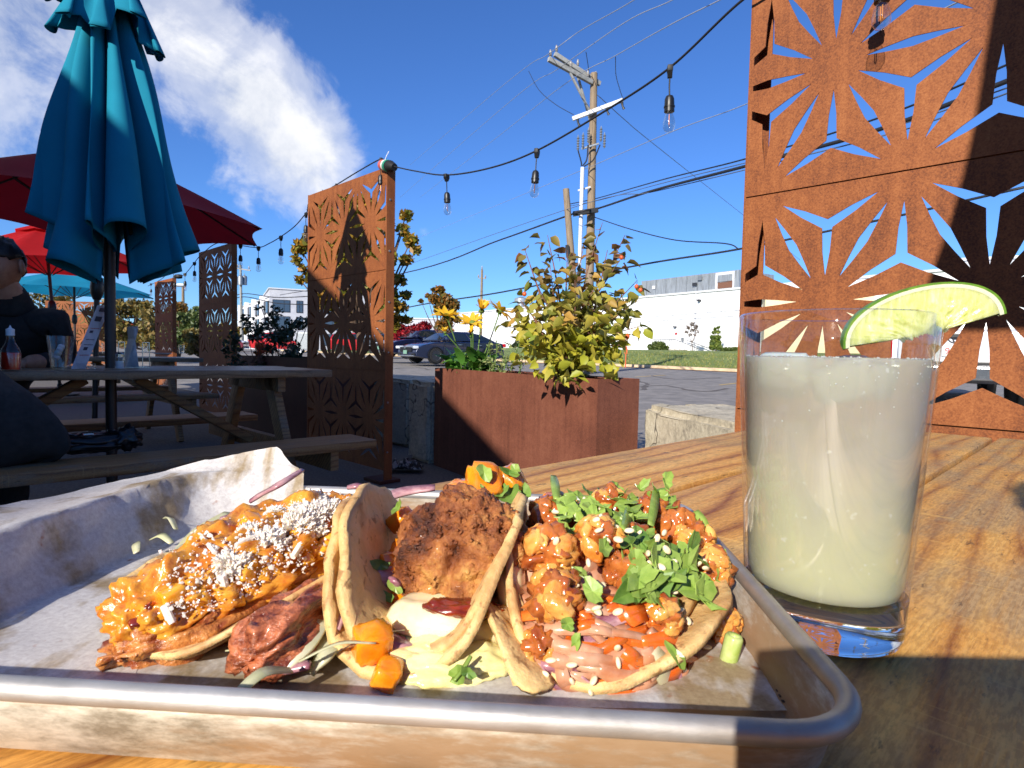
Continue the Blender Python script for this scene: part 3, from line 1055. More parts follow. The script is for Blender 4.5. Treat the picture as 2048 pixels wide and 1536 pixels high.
def plate_mesh(w, h, a, off, wid, th, mat):
    key = (w, h, a, off, wid, mat)
    if key in _PLATE:
        return _PLATE[key]
    holes = tile_holes(w, h, a, off, wid)
    verts = [Vector((0, 0)), Vector((w, 0)), Vector((w, h)), Vector((0, h))]
    faces = [[0, 1, 2, 3]]
    for hpoly in holes:
        b = len(verts)
        if area(hpoly) < 0: hpoly = hpoly[::-1]
        verts += [Vector(p) for p in hpoly]
        faces.append(list(range(b, b + len(hpoly))))
    vo, eo, fo, ov, oe, of = delaunay_2d_cdt(verts, [], faces, 0, 1e-6)
    keep = [f for f, src in zip(fo, of) if list(src) == [0]]
    bm = bmesh.new()
    bv = [bm.verts.new((p[0], 0, p[1])) for p in vo]
    for f in keep:
        try:
            bm.faces.new([bv[i] for i in f])
        except ValueError:
            pass
    bmesh.ops.delete(bm, geom=[v for v in bm.verts if not v.link_faces], context='VERTS')
    r = bmesh.ops.extrude_face_region(bm, geom=bm.faces[:])
    bmesh.ops.translate(bm, verts=[e for e in r['geom'] if isinstance(e, bmesh.types.BMVert)], vec=(0, th, 0))
    bmesh.ops.recalc_face_normals(bm, faces=bm.faces[:])
    me = bpy.data.meshes.new('plate'); bm.to_mesh(me); bm.free()
    me.materials.append(MATS[mat])
    _PLATE[key] = me
    return me


def screen(u, v0, v1, zb, tile, label, mat='corten_panel', a=0.35, off=0.20, rot=0.0, wid=0.0135, tiles=3, start=None):
    """screen standing along the fence line; v0 is its end nearer the camera"""
    w = v1 - v0
    base = U(u, v0)
    root = empty('rusty_steel_screen', base, label, 'screen', 'laser-cut steel screens along the patio edge')
    root.rotation_euler = (0, 0, math.radians(135) + rot)
    for k in range(tiles):
        o = bpy.data.objects.new('plate', plate_mesh(w - 0.012, tile - 0.004, a, off, wid, 0.0032, mat))
        COL.objects.link(o); o.parent = root
        o.location = (0.006, 0.0, zb + tile * k)
    # local x runs along the screen, local -y... the patio side is +y after the turn
    for x in (0.0, w):
        mb = MB()
        sx = 1 if x == 0 else -1
        mb.box((x + sx * 0.003, -0.027, (zb + tile * tiles) / 2 + 0.0), (0.006, 0.062, zb + tile * tiles - 0.0), bev=0.001)
        mb.box((x + sx * 0.026, -0.055, (zb + tile * tiles) / 2), (0.04, 0.005, zb + tile * tiles), bev=0.001)
        me = mb.build('post', mat); me.parent = root
        for k in range(tiles * 2):
            b_ = MB(); b_.lathe([(0.0, 0.004), (0.006, 0.0035), (0.007, 0)], (x - sx * 0.0, -0.02, zb + 0.12 + k * tile / 2), 8, np.array([[0, 0, -sx], [0, 1, 0], [1, 0, 0.0]]))
            bo = b_.build('bolt', 'galvanised'); bo.parent = me
    for k in range(tiles + 1):
        mb = MB(); zc = zb + tile * k + (0.012 if k == 0 else -0.012 if k == tiles else 0)
        mb.box((w / 2, -0.015, zc), (w - 0.02, 0.02, 0.016)); me = mb.build('rail', mat); me.parent = root
    mb = MB()
    mb.box((0.0 + w * 0.07, -0.03, 0.012), (0.2, 0.16, 0.02), bev=0.003); mb.box((w * 0.93, -0.03, 0.012), (0.2, 0.16, 0.02), bev=0.003)
    me = mb.build('base_plate', 'corten_dark'); me.parent = root
    return root


screen(2.175, 3.34, 4.43, 0.085, 0.655, 'rusty cut-out screen in the middle, crossed by the dark shadow of the umbrella', off=0.185)
screen(2.56, 7.05, 8.14, 0.085, 0.655, 'shaded cut-out screen with string lights above, right of the closed umbrella', off=0.185)
screen(3.15, 11.35, 12.4, 0.07, 0.655, 'small distant cut-out screen beside the autumn hedge', off=0.185)
screen(1.87, -0.24, 0.85, 0.045, 0.666, 'large sunlit cut-out screen behind the drink glass', a=0.375, off=0.085, wid=0.0138)
sc4 = screen(2.0, 2.0, 3.5, 0.05, 0.60, 'far sunlit cut-out screen under the teal open umbrella', off=0.2)
p_ = L(215, 690, 15.2)
sc4.location = (p_[0], p_[1], 0.1); sc4['_o'] = list(sc4.location); sc4.rotation_euler = (0, 0, math.radians(183))

# ------------------------------------------------------------------ picnic tables
def picnic_table(label, wtop, wleg, ztop=0.75, plank_edges=None, L_=1.83, seed=0, hole=True, bench_w=0.25):
    root = empty('picnic_table', (0, 0, 0), label, 'picnic table', 'wooden picnic tables on the patio')
    root['_o'] = [0, 0, 0]
    pe = plank_edges or [(-0.36 + 0.145 * k, -0.36 + 0.145 * k + 0.140) for k in range(5)]
    r = random.Random(seed)
    for a, b in pe:
        mb = MB(); sh = r.uniform(-.012, .012)
        mb.box((sh, (a + b) / 2, ztop - 0.019 + r.uniform(-.0012, .0012)), (L_, b - a, 0.038), bev=0.005)
        mb.build('plank', wtop, root, smooth=40)
    yc = (pe[0][0] + pe[-1][1]) / 2
    for s in (-1, 1):
        bo = MB(); bo.box((0, yc + s * 0.69, 0.43), (L_ - 0.02, bench_w, 0.04), bev=0.008)
        bo.build('bench', wleg, root, smooth=40)
    for sx in (-1, 1):
        x = sx * L_ * 0.36
        mb = MB(); mb.box((x, yc, ztop - 0.066), (0.04, 0.66, 0.088), bev=0.004); mb.build('cleat', wleg, root, smooth=40)
        mb = MB(); mb.box((x + sx * 0.042, yc, 0.365), (0.04, 1.58, 0.088), bev=0.004); mb.build('cross_bar', wleg, root, smooth=40)
        for s in (-1, 1):
            A = np.array([x, yc + s * 0.55, 0.0]); B = np.array([x, yc + s * 0.2, ztop - 0.04])
            d = nrm(B - A)
            Mx = np.column_stack([(1, 0, 0), np.cross(d, (1, 0, 0)), d])
            mb = MB(); mb.box((A + B) / 2, (0.04, 0.09, np.linalg.norm(B - A)), Mx, 0.004); mb.build('leg', wleg, root, smooth=40)
        A = np.array([x - sx * 0.03, yc, 0.38]); B = np.array([sx * 0.1, yc, ztop - 0.05]); d = nrm(B - A)
        Mx = np.column_stack([(0, 1, 0), np.cross(d, (0, 1, 0)), d])
        mb = MB(); mb.box((A + B) / 2, (0.08, 0.04, np.linalg.norm(B - A)), Mx, 0.004); mb.build('brace', wleg, root, smooth=40)
    return root


t1 = picnic_table('orange varnished picnic table under the food tray', 'varnished_pine', 'weathered_pine', 0.75,
                  [(-0.305, -0.165), (-0.158, -0.020), (-0.013, 0.125), (0.132, 0.270), (0.277, 0.43)], seed=2)
t1.location = U(0.318, 0.0); t1.rotation_euler = (0, 0, math.pi / 4)
t2 = picnic_table('shaded grey picnic table with the closed teal umbrella', 'grey_pine', 'weathered_pine', 0.763, seed=5)
t2.location = U(0.645, 3.26); t2.rotation_euler = (0, 0, math.pi / 4)
for (u, v), lb in (((1.05, 6.5), 'second shaded picnic table, under the wide red umbrella'), ((1.4, 10.9), 'far shaded picnic table beneath the bright red umbrella')):
    c = copy_tree(t2); c.location = U(u, v); c['label'] = lb


# ------------------------------------------------------------------ closed teal umbrella
def closed_umbrella(loc, label, zs=0.0):
    root = empty('closed_umbrella', (0, 0, 0), label, 'umbrella')
    mb = MB(); mb.tube([(0, 0, 0.02), (0, 0, 2.55 + zs)], 0.023, 14); mb.build('pole', 'brown_pole', root, smooth=40)
    NL = 10
    ph = [random.uniform(-.12, .12) for _ in range(NL)]
    am = [random.uniform(0.82, 1.15) for _ in range(NL)]

    def lobes(th, k):
        q = (th / (2 * math.pi) * NL) % NL
        i = int(q); f = q - i
        c = abs(math.sin(math.pi * f)) ** 0.6
        return c * am[i % NL] * k, i % NL, f

    def canopy(a, b):
        th = 2 * math.pi * a + 0.35
        l, i, f = lobes(th, 1.0)
        z = 2.36 + zs - b * (1.03 + 0.10 * math.sin(i * 2.3) + 0.11 * (1 - l))
        R = 0.080 + 0.206 * b ** 0.9
        r = R * (0.12 + 0.97 * l) + 0.012 * math.sin(7 * b + i * 2)
        th2 = th + ph[i] * b + 0.16 * b * math.sin(2 * math.pi * f) * (1 if i % 2 else -0.8)
        flare = 0.008 * max(0, b - 0.85) / 0.15
        return np.array([(r + flare) * math.cos(th2) + 0.035 * b, (r + flare) * math.sin(th2), z])
    mb = MB(); mb.grid(canopy, 240, 40, True); can = mb.build('canopy', 'teal_fabric', root, smooth=True, solid=0.003)

    def vent(a, b):
        th = 2 * math.pi * a + 0.1
        l, i, f = lobes(th + 0.3, 1.0)
        z = 2.62 + zs - b * (0.34 + 0.07 * math.sin(i * 1.7 + 1) + 0.03 * l)
        R = 0.03 + 0.165 * b ** 0.8
        r = R * (0.62 + 0.48 * l) + 0.02 * b * b
        th2 = th + 0.3 * b * math.sin(2 * math.pi * f)
        return np.array([r * math.cos(th2), r * math.sin(th2), z])
    mb = MB(); mb.grid(vent, 160, 18, True); mb.build('vent_flap', 'teal_fabric', root, smooth=True, solid=0.003)
    for k in range(NL):
        th = 2 * math.pi * (k + 0.5) / NL + 0.35
        d = np.array([math.cos(th), math.sin(th), 0])
        mb = MB(); mb.tube([d * 0.05 + np.array([0, 0, 2.30 + zs]), d * 0.16 + np.array([0, 0, 1.36 + zs])], 0.008, 6); mb.build('rib', 'brown_pole', root)
    mb = MB(); mb.lathe([(0.0, 2.70 + zs), (0.022, 2.68 + zs), (0.03, 2.64 + zs), (0.02, 2.6 + zs), (0.03, 2.55 + zs)], n=14); mb.build('finial', 'brown_pole', root, smooth=True)
    root.location = tuple(loc)
    root.rotation_euler = (0, 0, 0.15)
    return root


closed_umbrella(U(0.645, 3.26), 'closed teal umbrella rising through the shaded picnic table')
cu = closed_umbrella(U(0.20, -0.49), 'closed teal umbrella standing beside the photographer, outside the picture', 0.62)


def open_umbrella(loc, fab, label, R=1.45, zr=2.0, zp=2.62, tilt=(0, 0), rz=0.0):
    root = empty('open_umbrella', (0, 0, 0), label, 'umbrella')
    N = 8

    def can(a, b):
        th = 2 * math.pi * a
        k = (a * N) % 1.0
        edge = math.cos(math.pi / N) / math.cos((k - 0.5) * 2 * math.pi / N)
        r = R * (edge if True else 1) * b
        r = r * (1 - 0.05 * b * math.sin(math.pi * k))
        sag = 0.10 * b * math.sin(math.pi * k) * (1 - 0.4 * b)
        z = zp - (zp - zr) * (b ** 1.12) - sag * 0.6 + 0.06 * math.sin(math.pi * k) * b ** 6
        return np.array([r * math.cos(th), r * math.sin(th), z])
    mb = MB(); mb.grid(can, N * 8, 12, True); mb.build('canopy', fab, root, smooth=True)
    mb = MB(); mb.grid(lambda a, b: (lambda p: np.array([p[0], p[1], p[2] + 0.05]))(can(a, 0.02 + b * 0.24)), N * 8, 4, True); mb.build('vent_flap', fab, root, smooth=True)
    mb = MB(); mb.tube([(0, 0, 0.03), (0, 0, zp + 0.08)], 0.023, 12); mb.build('pole', 'brown_pole', root, smooth=40)
    mb = MB(); mb.lathe([(0.0, 0.0), (0.03, 0.005), (0.05, 0.06), (0.055, 0.12), (0.045, 0.2), (0.025, 0.22)], (0, 0, 1.27), 14); mb.build('crank_housing', 'black_plastic', root, smooth=40)
    mb = MB(); mb.lathe([(0.25, 0.0), (0.25, 0.03), (0.06, 0.06), (0.03, 0.2)], (0, 0, 0.0), 24); mb.build('base', 'black_metal', root, smooth=40)
    mb = MB(); mb.lathe([(0.0, 0.1), (0.02, 0.08), (0.025, 0.0)], (0, 0, zp + 0.08), 10); mb.build('finial', 'brown_pole', root, smooth=40)
    for k in range(N):
        th = 2 * math.pi * k / N
        d = np.array([math.cos(th), math.sin(th), 0])
        mb = MB(); mb.tube([d * R * b + np.array([0, 0, zp - (zp - zr) * b ** 1.12 - 0.018]) for b in (0.03, 0.3, 0.6, 0.98)], 0.009, 6); rb_ = mb.build('rib', 'brown_pole', root)
        mb = MB(); mb.tube([d * 0.04 + np.array([0, 0, zr - 0.12]), d * R * 0.5 + np.array([0, 0, zp - (zp - zr) * 0.5 ** 1.12 - 0.03])], 0.007, 6); mb.build('strut', 'brown_pole', rb_)
    root.location = tuple(loc)
    root.rotation_euler = (tilt[0], tilt[1], rz)
    return root


open_umbrella(L(186, 690, 5.45) * np.array([1, 1, 0]), 'dark_red_fabric', 'wide dark red umbrella spread behind the closed teal one', rz=0.05, tilt=(0.0, 0.03))
p_ = L(120, 690, 9.4); open_umbrella((p_[0], p_[1], 0.05), 'red_fabric', 'bright sunlit red umbrella on a leaning pole', rz=0.3, tilt=(0.02, -0.06), R=1.5)
p_ = L(150, 690, 13.6); open_umbrella((p_[0], p_[1], 0.05), 'teal_open_fabric', 'open teal umbrella beyond the red ones', rz=0.1, R=1.65, zr=1.98, zp=2.5)

# ------------------------------------------------------------------ steel planters
def planter(name_lab, c, ax, w, d, h, mat):
    root = empty('steel_planter', (c[0], c[1], 0), name_lab, 'planter', 'rusty steel planter boxes')
    ex = nrm(ax); ey = np.array([-ex[1], ex[0], 0])
    Mx = np.column_stack([ex, ey, (0, 0, 1)])
    for nm, off, sz in (('side_wall', -ey * (d / 2 - 0.003), (w, 0.006, h)), ('side_wall', ey * (d / 2 - 0.003), (w, 0.006, h)),
                        ('end_wall', -ex * (w / 2 - 0.003), (0.006, d - 0.013, h)), ('end_wall', ex * (w / 2 - 0.003), (0.006, d - 0.013, h))):
        mb = MB(); mb.box(np.array([c[0], c[1], h / 2]) + off, sz, Mx, 0.001)
        mb.build(nm, mat, root)
    for off, sz in ((-ey * (d / 2 - 0.026), (w - 0.09, 0.036, 0.005)), (ey * (d / 2 - 0.026), (w - 0.09, 0.036, 0.005)),
                    (-ex * (w / 2 - 0.026), (0.036, d - 0.014, 0.005)), (ex * (w / 2 - 0.026), (0.036, d - 0.014, 0.005))):
        mb = MB(); mb.box(np.array([c[0], c[1], h - 0.0065]) + off, sz, Mx); mb.build('rim', mat, root)
    mb = MB()
    mb.grid(lambda a, b: np.array([c[0], c[1], h - 0.06]) + ex * (a - .5) * (w - 0.02) + ey * (b - .5) * (d - 0.02) + np.array([0, 0, 0.05 * fbm((a * 9, b * 4, 3), 1.0)]), 50, 20)
    mb.build('soil', 'soil', root, smooth=True)
    return root


pa_, pb_ = F(870, 735.5, 0.75), F(1196, 758, 0.75)
pax = nrm(pa_ - pb_)                       # along the front face, towards the far end
pin = np.array([pax[1], -pax[0], 0]); pin = pin if pin[1] > 0 else -pin     # into the planter
PW, PD = np.linalg.norm(pa_ - pb_), 0.30
pc_ = (pa_ + pb_) / 2 + pin * PD / 2
planter('long rusty planter holding yellow flowers and a leafy bush', pc_, pax, PW, PD, 0.75, 'corten_planter')
q_ = U(2.75, 5.75)
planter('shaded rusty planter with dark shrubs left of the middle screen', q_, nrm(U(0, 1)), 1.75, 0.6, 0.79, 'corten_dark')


def PL(a, b, z=0.70):            # a: 0 near-right end .. 1 far-left end, b: 0 front .. 1 back
    return np.array([*(pb_ + pax * PW * a + pin * PD * b)[:2], z])


# ------------------------------------------------------------------ concrete barrier blocks
def block(p0, p1, depth, h, label, seed):
    p0, p1 = np.array(p0, float), np.array(p1, float)
    ex = nrm(p1 - p0); ey = np.array([-ex[1], ex[0], 0]); ey = ey if ey @ np.array([1, 1, 0]) > 0 else -ey
    w = np.linalg.norm(p1 - p0)
    bm = bmesh.new()
    bmesh.ops.create_cube(bm, size=1.0, matrix=Matrix.Diagonal((w, depth, h, 1)))
    bmesh.ops.bevel(bm, geom=bm.edges[:], offset=0.03, segments=2, affect='EDGES')
    bmesh.ops.subdivide_edges(bm, edges=bm.edges[:], cuts=5, use_grid_fill=True)
    mb = MB()
    vs = []
    bm.verts.index_update()
    for v in bm.verts:
        q = np.array(v.co); n_ = 0.018 * fbm(q + seed * 5, 3.0, 4) + 0.008 * fbm(q + seed, 14, 3)
        d_ = nrm(np.array(v.normal))
        q = q + d_ * n_
        vs.append(np.array([p0[0], p0[1], 0]) + ex * (q[0] + w / 2) + ey * (q[1] + depth / 2) + np.array([0, 0, q[2] + h / 2]))
    mb.add(vs, [tuple(x.index for x in f.verts) for f in bm.faces]); bm.free()
    o = mb.build('concrete_block', 'rough_concrete', smooth=50)
    return tag(o, label, 'concrete block', 'concrete blocks behind the fence')


block(U(2.95, 1.88), U(2.30, 0.95), 0.42, 0.60, 'cracked sunlit concrete block between planter and drink glass', 1)
block(U(3.50, 1.98), U(2.86, 1.02), 0.34, 0.575, 'low concrete block behind the cracked one', 6)
block(U(3.12, 4.42), U(3.12, 6.3), 0.55, 0.62, 'long shaded concrete block behind the middle screen', 2)
block(U(2.80, 3.70), U(2.84, 4.04), 0.45, 0.64, 'upright shaded concrete block left of the planter', 3)
block(U(3.3, 6.6), U(3.5, 8.6), 0.55, 0.6, 'far concrete block behind the second planter', 4)

# ------------------------------------------------------------------ string lights
def cable(name, pts, r, mat, label, cat='cable', n=10, group=None, sides=6):
    mb = MB(); mb.tube(crom(pts, n), r, sides)
    return tag(mb.build(name, mat, smooth=True), label, cat, group)


def make_bulb():
    root = empty('string_light_bulb', (0, 0, 0), '', 'light bulb', 'hanging string light bulbs')
    mb = MB(); mb.box((0, 0, 0.0), (0.035, 0.02, 0.022), bev=0.005); mb.prism([(-0.018, -0.01), (0.018, -0.01), (0.006, -0.03), (-0.006, -0.03)], (0, -0.008, 0), (1, 0, 0), (0, 0, 1), (0, 1, 0), 0.016)
    mb.build('clip', 'black_rubber', root, smooth=40)
    mb = MB(); mb.tube([(0, 0, -0.02), (0.001, 0.001, -0.06), (0, 0, -0.092)], 0.0028, 6); mb.build('cord', 'cable_black', root)
    mb = MB(); mb.lathe([(0.004, -0.088), (0.012, -0.092), (0.0165, -0.102), (0.0175, -0.125), (0.0195, -0.126), (0.0195, -0.131), (0.0178, -0.132), (0.018, -0.146), (0.0165, -0.147)], n=18)
    mb.build('socket', 'black_plastic', root, smooth=35)
    mb = MB(); mb.lathe([(0.0115, -0.147), (0.0125, -0.152), (0.0185, -0.168), (0.0222, -0.185), (0.0215, -0.199), (0.015, -0.211), (0.006, -0.2155), (0.0, -0.216)], n=20)
    g = mb.build('bulb', 'bulb_glass', root, smooth=True)
    mb = MB(); mb.tube([(-0.004, 0, -0.155), (-0.004, 0, -0.19), (0, 0, -0.195), (0.004, 0, -0.19), (0.004, 0, -0.155)], 0.0012, 5); mb.build('filament', 'filament', g)
    return root


bulb0 = make_bulb(); bulb_used = []


def bulb(p, label, tilt=0.0, s=1.0):
    o = bulb0 if not bulb_used else copy_tree(bulb0)
    bulb_used.append(o)
    o.location = tuple(map(float, p)); o['label'] = label; o.rotation_euler = (tilt * 0.4, tilt, 0.8 + 0.2 * len(bulb_used))
    o.scale = (s, s, s)


topR = U(2.16, 3.36, 2.055)
c_pts = [topR + np.array([0.01, -0.02, 0]), L(830, 342, 3.68), L(893, 350, 3.42), L(980, 336, 3.12), L(1074, 301, 2.86), L(1210, 222, 2.48), L(1340, 135, 2.17), L(1490, -4, 1.90), L(1640, -95, 1.74), L(1768, -112, 1.58), L(1900, -130, 1.48), U(1.80, -0.1, 2.14)]
cable('string_light_cable', c_pts, 0.0042, 'cable_black', 'black string light cable sagging from the middle screen to the big screen', 'cable', 12, 'string light cables')
for i, (p, lb) in enumerate(((L(893, 352, 3.42), 'first bulb right of the middle screen'), (L(1074, 303, 2.86), 'string light bulb over the planter, left of the utility pole'),
                             (L(1340, 138, 2.17), 'large near string light bulb right of the utility pole'), (L(1768, -110, 1.58), 'string light bulb cut by the top edge in front of the big screen'))):
    bulb(p, lb, tilt=0.06 if i % 2 else -0.05)
# along the top of the middle screen and onwards to the far screens
w0 = [topR + np.array([0, -0.02, 0.0]), L(762, 318, 4.0), L(716, 343, 4.25), L(672, 370, 4.5), L(622, 400, 4.78), L(614, 424, 4.86)]
cable('string_light_cable', w0, 0.0042, 'cable_black', 'string light cable running along the top of the middle screen', 'cable', 8, 'string light cables')
bulb(L(762, 320, 3.95), 'string light bulb hanging against the top right of the middle screen', s=1.05)
bulb(L(673, 371, 4.42), 'string light bulb hanging against the top left of the middle screen', s=1.0)
bulb(L(612, 428, 4.86), 'string light bulb at the left edge of the middle screen', s=1.0)
w1 = [L(614, 424, 4.86), L(590, 452, 5.2), L(562, 473, 5.55), L(540, 486, 5.85), L(517, 495, 6.15), L(483, 491, 6.5), L(464, 484, 6.75)]
cable('string_light_cable', w1, 0.0045, 'cable_black', 'string light cable sagging between the middle screen and the shaded one', 'cable', 8, 'string light cables')
for (x, y, Y), lb in zip(((562, 474, 5.55), (517, 495, 6.15), (481, 491, 6.5)), ('bulb nearest the middle screen on the left cable', 'central bulb of the three between the two screens', 'bulb beside the top of the shaded screen')):
    bulb(L(x, y, Y), lb, s=1.15)
w2 = [L(464, 484, 6.75), L(430, 488, 7.0), L(400, 512, 7.4), L(390, 524, 7.6), L(370, 548, 8.4), L(357, 553, 9.0), L(349, 552, 9.6), L(341, 544, 10.4), L(320, 560, 10.7), L(296, 572, 12)]
cable('string_light_cable', w2, 0.005, 'cable_black', 'distant string light cable between the shaded screen and the small far one', 'cable', 8, 'string light cables')
for (x, y, Y), lb in zip(((389, 526, 7.6), (370, 548, 8.4), (349, 553, 9.6), (302, 568, 11.8)), ('distant bulb touching the left edge of the shaded screen', 'distant bulb left of the shaded screen',
                                                                             'distant bulb beside the small far screen', 'distant bulb under the rim of the closed umbrella')):
    bulb(L(x, y, Y), lb, s=1.1)
mb = MB(); mb.lathe([(0.0, -0.05), (0.03, -0.045), (0.035, 0.0), (0.03, 0.045), (0.0, 0.05)], L(357, 553, 9.0), 12, np.array([[0, 0, 1], [0, 1, 0], [1, 0, 0.0]]))
tag(mb.build('cable_connector', 'black_rubber', smooth=True), 'black plug connector on the distant light cable', 'connector')
# taped connector on the corner of the middle screen
tp = empty('taped_connector', topR, 'connector bound in red, white and green tape at the screen corner', 'connector')
d_ = nrm(L(830, 342, 3.68) - topR)
s0 = topR - d_ * 0.03
for a, b, m_, nm, r in ((0.0, 0.035, 'tape_red', 'tape', 0.034), (0.035, 0.055, 'tape_white', 'tape', 0.037), (0.055, 0.08, 'tape_green', 'tape', 0.039), (0.08, 0.15, 'black_rubber', 'plug', 0.038)):
    mb = MB(); mb.tube([s0 + d_ * a, s0 + d_ * (a * 0.7 + b * 0.3), s0 + d_ * (b - 0.001)], [r * 0.9, r, r * (0.6 if nm == 'plug' else 0.98)], 14); mb.build(nm, m_, tp, smooth=50)
mb = MB(); mb.tube(crom([topR, topR + np.array([0.01, 0, 0.05]), topR + np.array([0.03, 0, 0.09])], 5), 0.002, 5); mb.build('tie', 'tape_white', tp)


# ------------------------------------------------------------------ plants
def leaf_verts(l, w, bend=0.15, fold=0.25, n=4, tipw=1.0):
    """a pointed leaf: base at the origin, grows along +y, midrib folded"""
    vs, fs = [], []
    for i in range(n + 1):
        t = i / n
        ww = w * (math.sin(math.pi * t ** 0.75) ** 0.8) * 0.5 if 0 < t < 1 else 0.0
        y = l * t; z = -bend * l * t * t
        vs += [(-ww, y, z + fold * ww), (0, y, z), (ww, y, z + fold * ww)]
    for i in range(n):
        a = i * 3
        fs += [(a, a + 1, a + 4, a + 3), (a + 1, a + 2, a + 5, a + 4)]
    return np.array(vs), fs


def leaf_mesh(name, l, w, mat, **k):
    vs, fs = leaf_verts(l, w, **k)
    me = bpy.data.meshes.new(name); me.from_pydata([tuple(p) for p in vs], [], fs)
    me.materials.append(MATS[mat]); me.polygons.foreach_set('use_smooth', [True] * len(fs)); me.update()
    return me


def rot_to(d, roll=0.0):
    """matrix taking +y to direction d"""
    s, u, f = frame(d)
    c, sn = math.cos(roll), math.sin(roll)
    return np.column_stack([s * c + u * sn, f, -(-s * sn + u * c) * -1])


def foliage(mb, clumps, n, size, flat=0.6):
    """loose leaf-sized faces filling a set of clumps (centre, radii)"""
    wts = np.array([np.prod(np.asarray(r) * np.ones(3)) ** 0.7 for _, r in clumps]); wts = wts / wts.sum()
    cnt = rng.multinomial(n, wts)
    b = len(mb.v)
    V = []
    for (c, r), k in zip(clumps, cnt):
        d = rng.normal(size=(k, 3)); d /= np.linalg.norm(d, axis=1)[:, None]
        P = np.array(c) + d * (rng.random(k) ** 0.45)[:, None] * (np.asarray(r) * np.ones(3))
        a = rng.normal(size=(k, 3)); a /= np.linalg.norm(a, axis=1)[:, None]
        e = np.cross(a, rng.normal(size=(k, 3))); e /= np.linalg.norm(e, axis=1)[:, None]
        s = size * rng.uniform(0.6, 1.3, k)[:, None]
        V.append(np.stack([P - a * s, P + e * s * 0.55, P + a * s, P - e * s * 0.55], 1).reshape(-1, 3))
    V = np.concatenate(V)
    mb.v += [tuple(p) for p in V]
    k = len(V) // 4
    mb.f += [(b + 4 * i, b + 4 * i + 1, b + 4 * i + 2, b + 4 * i + 3) for i in range(k)]
    mb.mi += [0] * k
    return mb


# the big leafy bush (rose hips) in the long planter
bush = empty('leafy_bush', PL(0.26, 0.5), 'tall yellow-green leafy bush with orange hips in the planter', 'bush')
b0 = PL(0.24, 0.5, 0.70)
stems = []
tips_px = [(1050, 500, 3.75), (1100, 530, 3.6), (1205, 445, 3.7), (1170, 480, 3.85), (1240, 520, 3.55), (1275, 560, 3.75), (1285, 650, 3.5), (1230, 600, 3.95), (1040, 600, 3.6), (1050, 660, 3.4),
           (1110, 600, 3.9), (1150, 560, 3.4), (1200, 560, 3.5), (1080, 700, 3.35), (1150, 690, 3.3), (1240, 690, 3.4), (1110, 650, 3.35), (1190, 640, 3.4), (1280, 600, 3.9), (1010, 650, 3.7),
           (1095, 470, 3.8), (1180, 720, 3.3), (1120, 730, 3.28), (1250, 470, 3.8), (1215, 500, 3.65), (1165, 610, 3.6), (1075, 570, 3.55), (1262, 610, 3.6), (1135, 500, 3.7), (1225, 660, 3.35)]
for i, (x, y, Y) in enumerate(tips_px):
    tip = L(x, y, Y)
    base = b0 + np.array([rnd(-.07, .07), rnd(-.07, .07), 0])
    mid = (base * 0.55 + tip * 0.45) + np.array([rnd(-.05, .05), rnd(-.05, .05), 0.10])
    pts = crom([base, mid, tip], 6)
    mb = MB(); mb.tube(pts, list(np.linspace(0.0075 if i % 4 else 0.011, 0.0018, len(pts))), 6); mb.build('stem', 'twig', bush, smooth=True)
    stems.append(pts)
lm = {}
for key in ('low', 'mid', 'high'):
    lm[key] = [leaf_mesh('leaf', rnd(0.060, 0.088), rnd(0.044, 0.062), 'rose_leaf_' + key, bend=rnd(-.3, .8), fold=rnd(0.1, 0.9)) for _ in range(7)]
extra = {'low': MB(), 'mid': MB(), 'high': MB()}
bo = np.array(bush['_o'])
nleaf = 0
spots = []
for pts in stems:
    for k in range(len(pts) - 1, 1, -1):
        for q in range(3 if k > 4 else 2):
            p = pts[k] + (pts[k - 1] - pts[k]) * random.random()
            off = np.array([rnd(-1, 1), rnd(-1, 1), rnd(-.8, .8)]) * 0.06
            spots.append((p + off * random.random(), nrm(off / 0.06 + np.array([0, 0, -0.1]) + 0.15 * nrm(pts[k] - pts[k - 1]))))
for k in range(240):
    # lower skirt of bright leaves that hangs over the rim
    x, y = rnd(1035, 1245), rnd(590, 765)
    if y > 735 and not (1075 < x < 1225): continue
    spots.append((L(x, min(y, 760), rnd(3.05, 3.6) if y < 725 else rnd(3.02, 3.2)), nrm(np.array([rnd(-1, 1), rnd(-1, .2), rnd(-.7, .5)]))))
random.shuffle(spots)
for p, d in spots:
    key = 'low' if p[2] < 1.02 + rnd(-.08, .08) else 'mid' if p[2] < 1.32 + rnd(-.12, .12) else 'high'
    Mx = rot_to(d, rnd(-1.2, 1.2))
    if nleaf < 300:
        o = bpy.data.objects.new('leaf', random.choice(lm[key])); COL.objects.link(o); o.parent = bush
        q = p - bo
        o.matrix_local = Matrix(((*Mx[0], q[0]), (*Mx[1], q[1]), (*Mx[2], q[2]), (0, 0, 0, 1)))
        nleaf += 1
    else:
        vs, fs = leaf_verts(rnd(0.050, 0.082), rnd(0.038, 0.058), rnd(-.3, .8), rnd(.1, .9), 3)
        extra[key].add([p + Mx @ v for v in vs], fs)
for key in extra:
    o = extra[key].build('foliage', 'rose_leaf_' + key, bush, smooth=True); o['kind'] = 'stuff'
for x, y, Y in ((1049, 588, 3.5), (1243, 515, 3.55), (1281, 580, 3.6), (1255, 673, 3.4), (1273, 573, 3.62)):
    mb = MB(); c = L(x, y, Y); blob(mb, c, (0.013, 0.013, 0.0145), sub=2, amp=0.05)
    h_ = mb.build('rose_hip', 'hip_fruit', bush, smooth=True)
    mb = MB(); mb.tube([c + np.array([0, 0, 0.012]), c + np.array([0.004, 0, 0.03])], 0.0015, 5); mb.build('stalk', 'twig', h_)

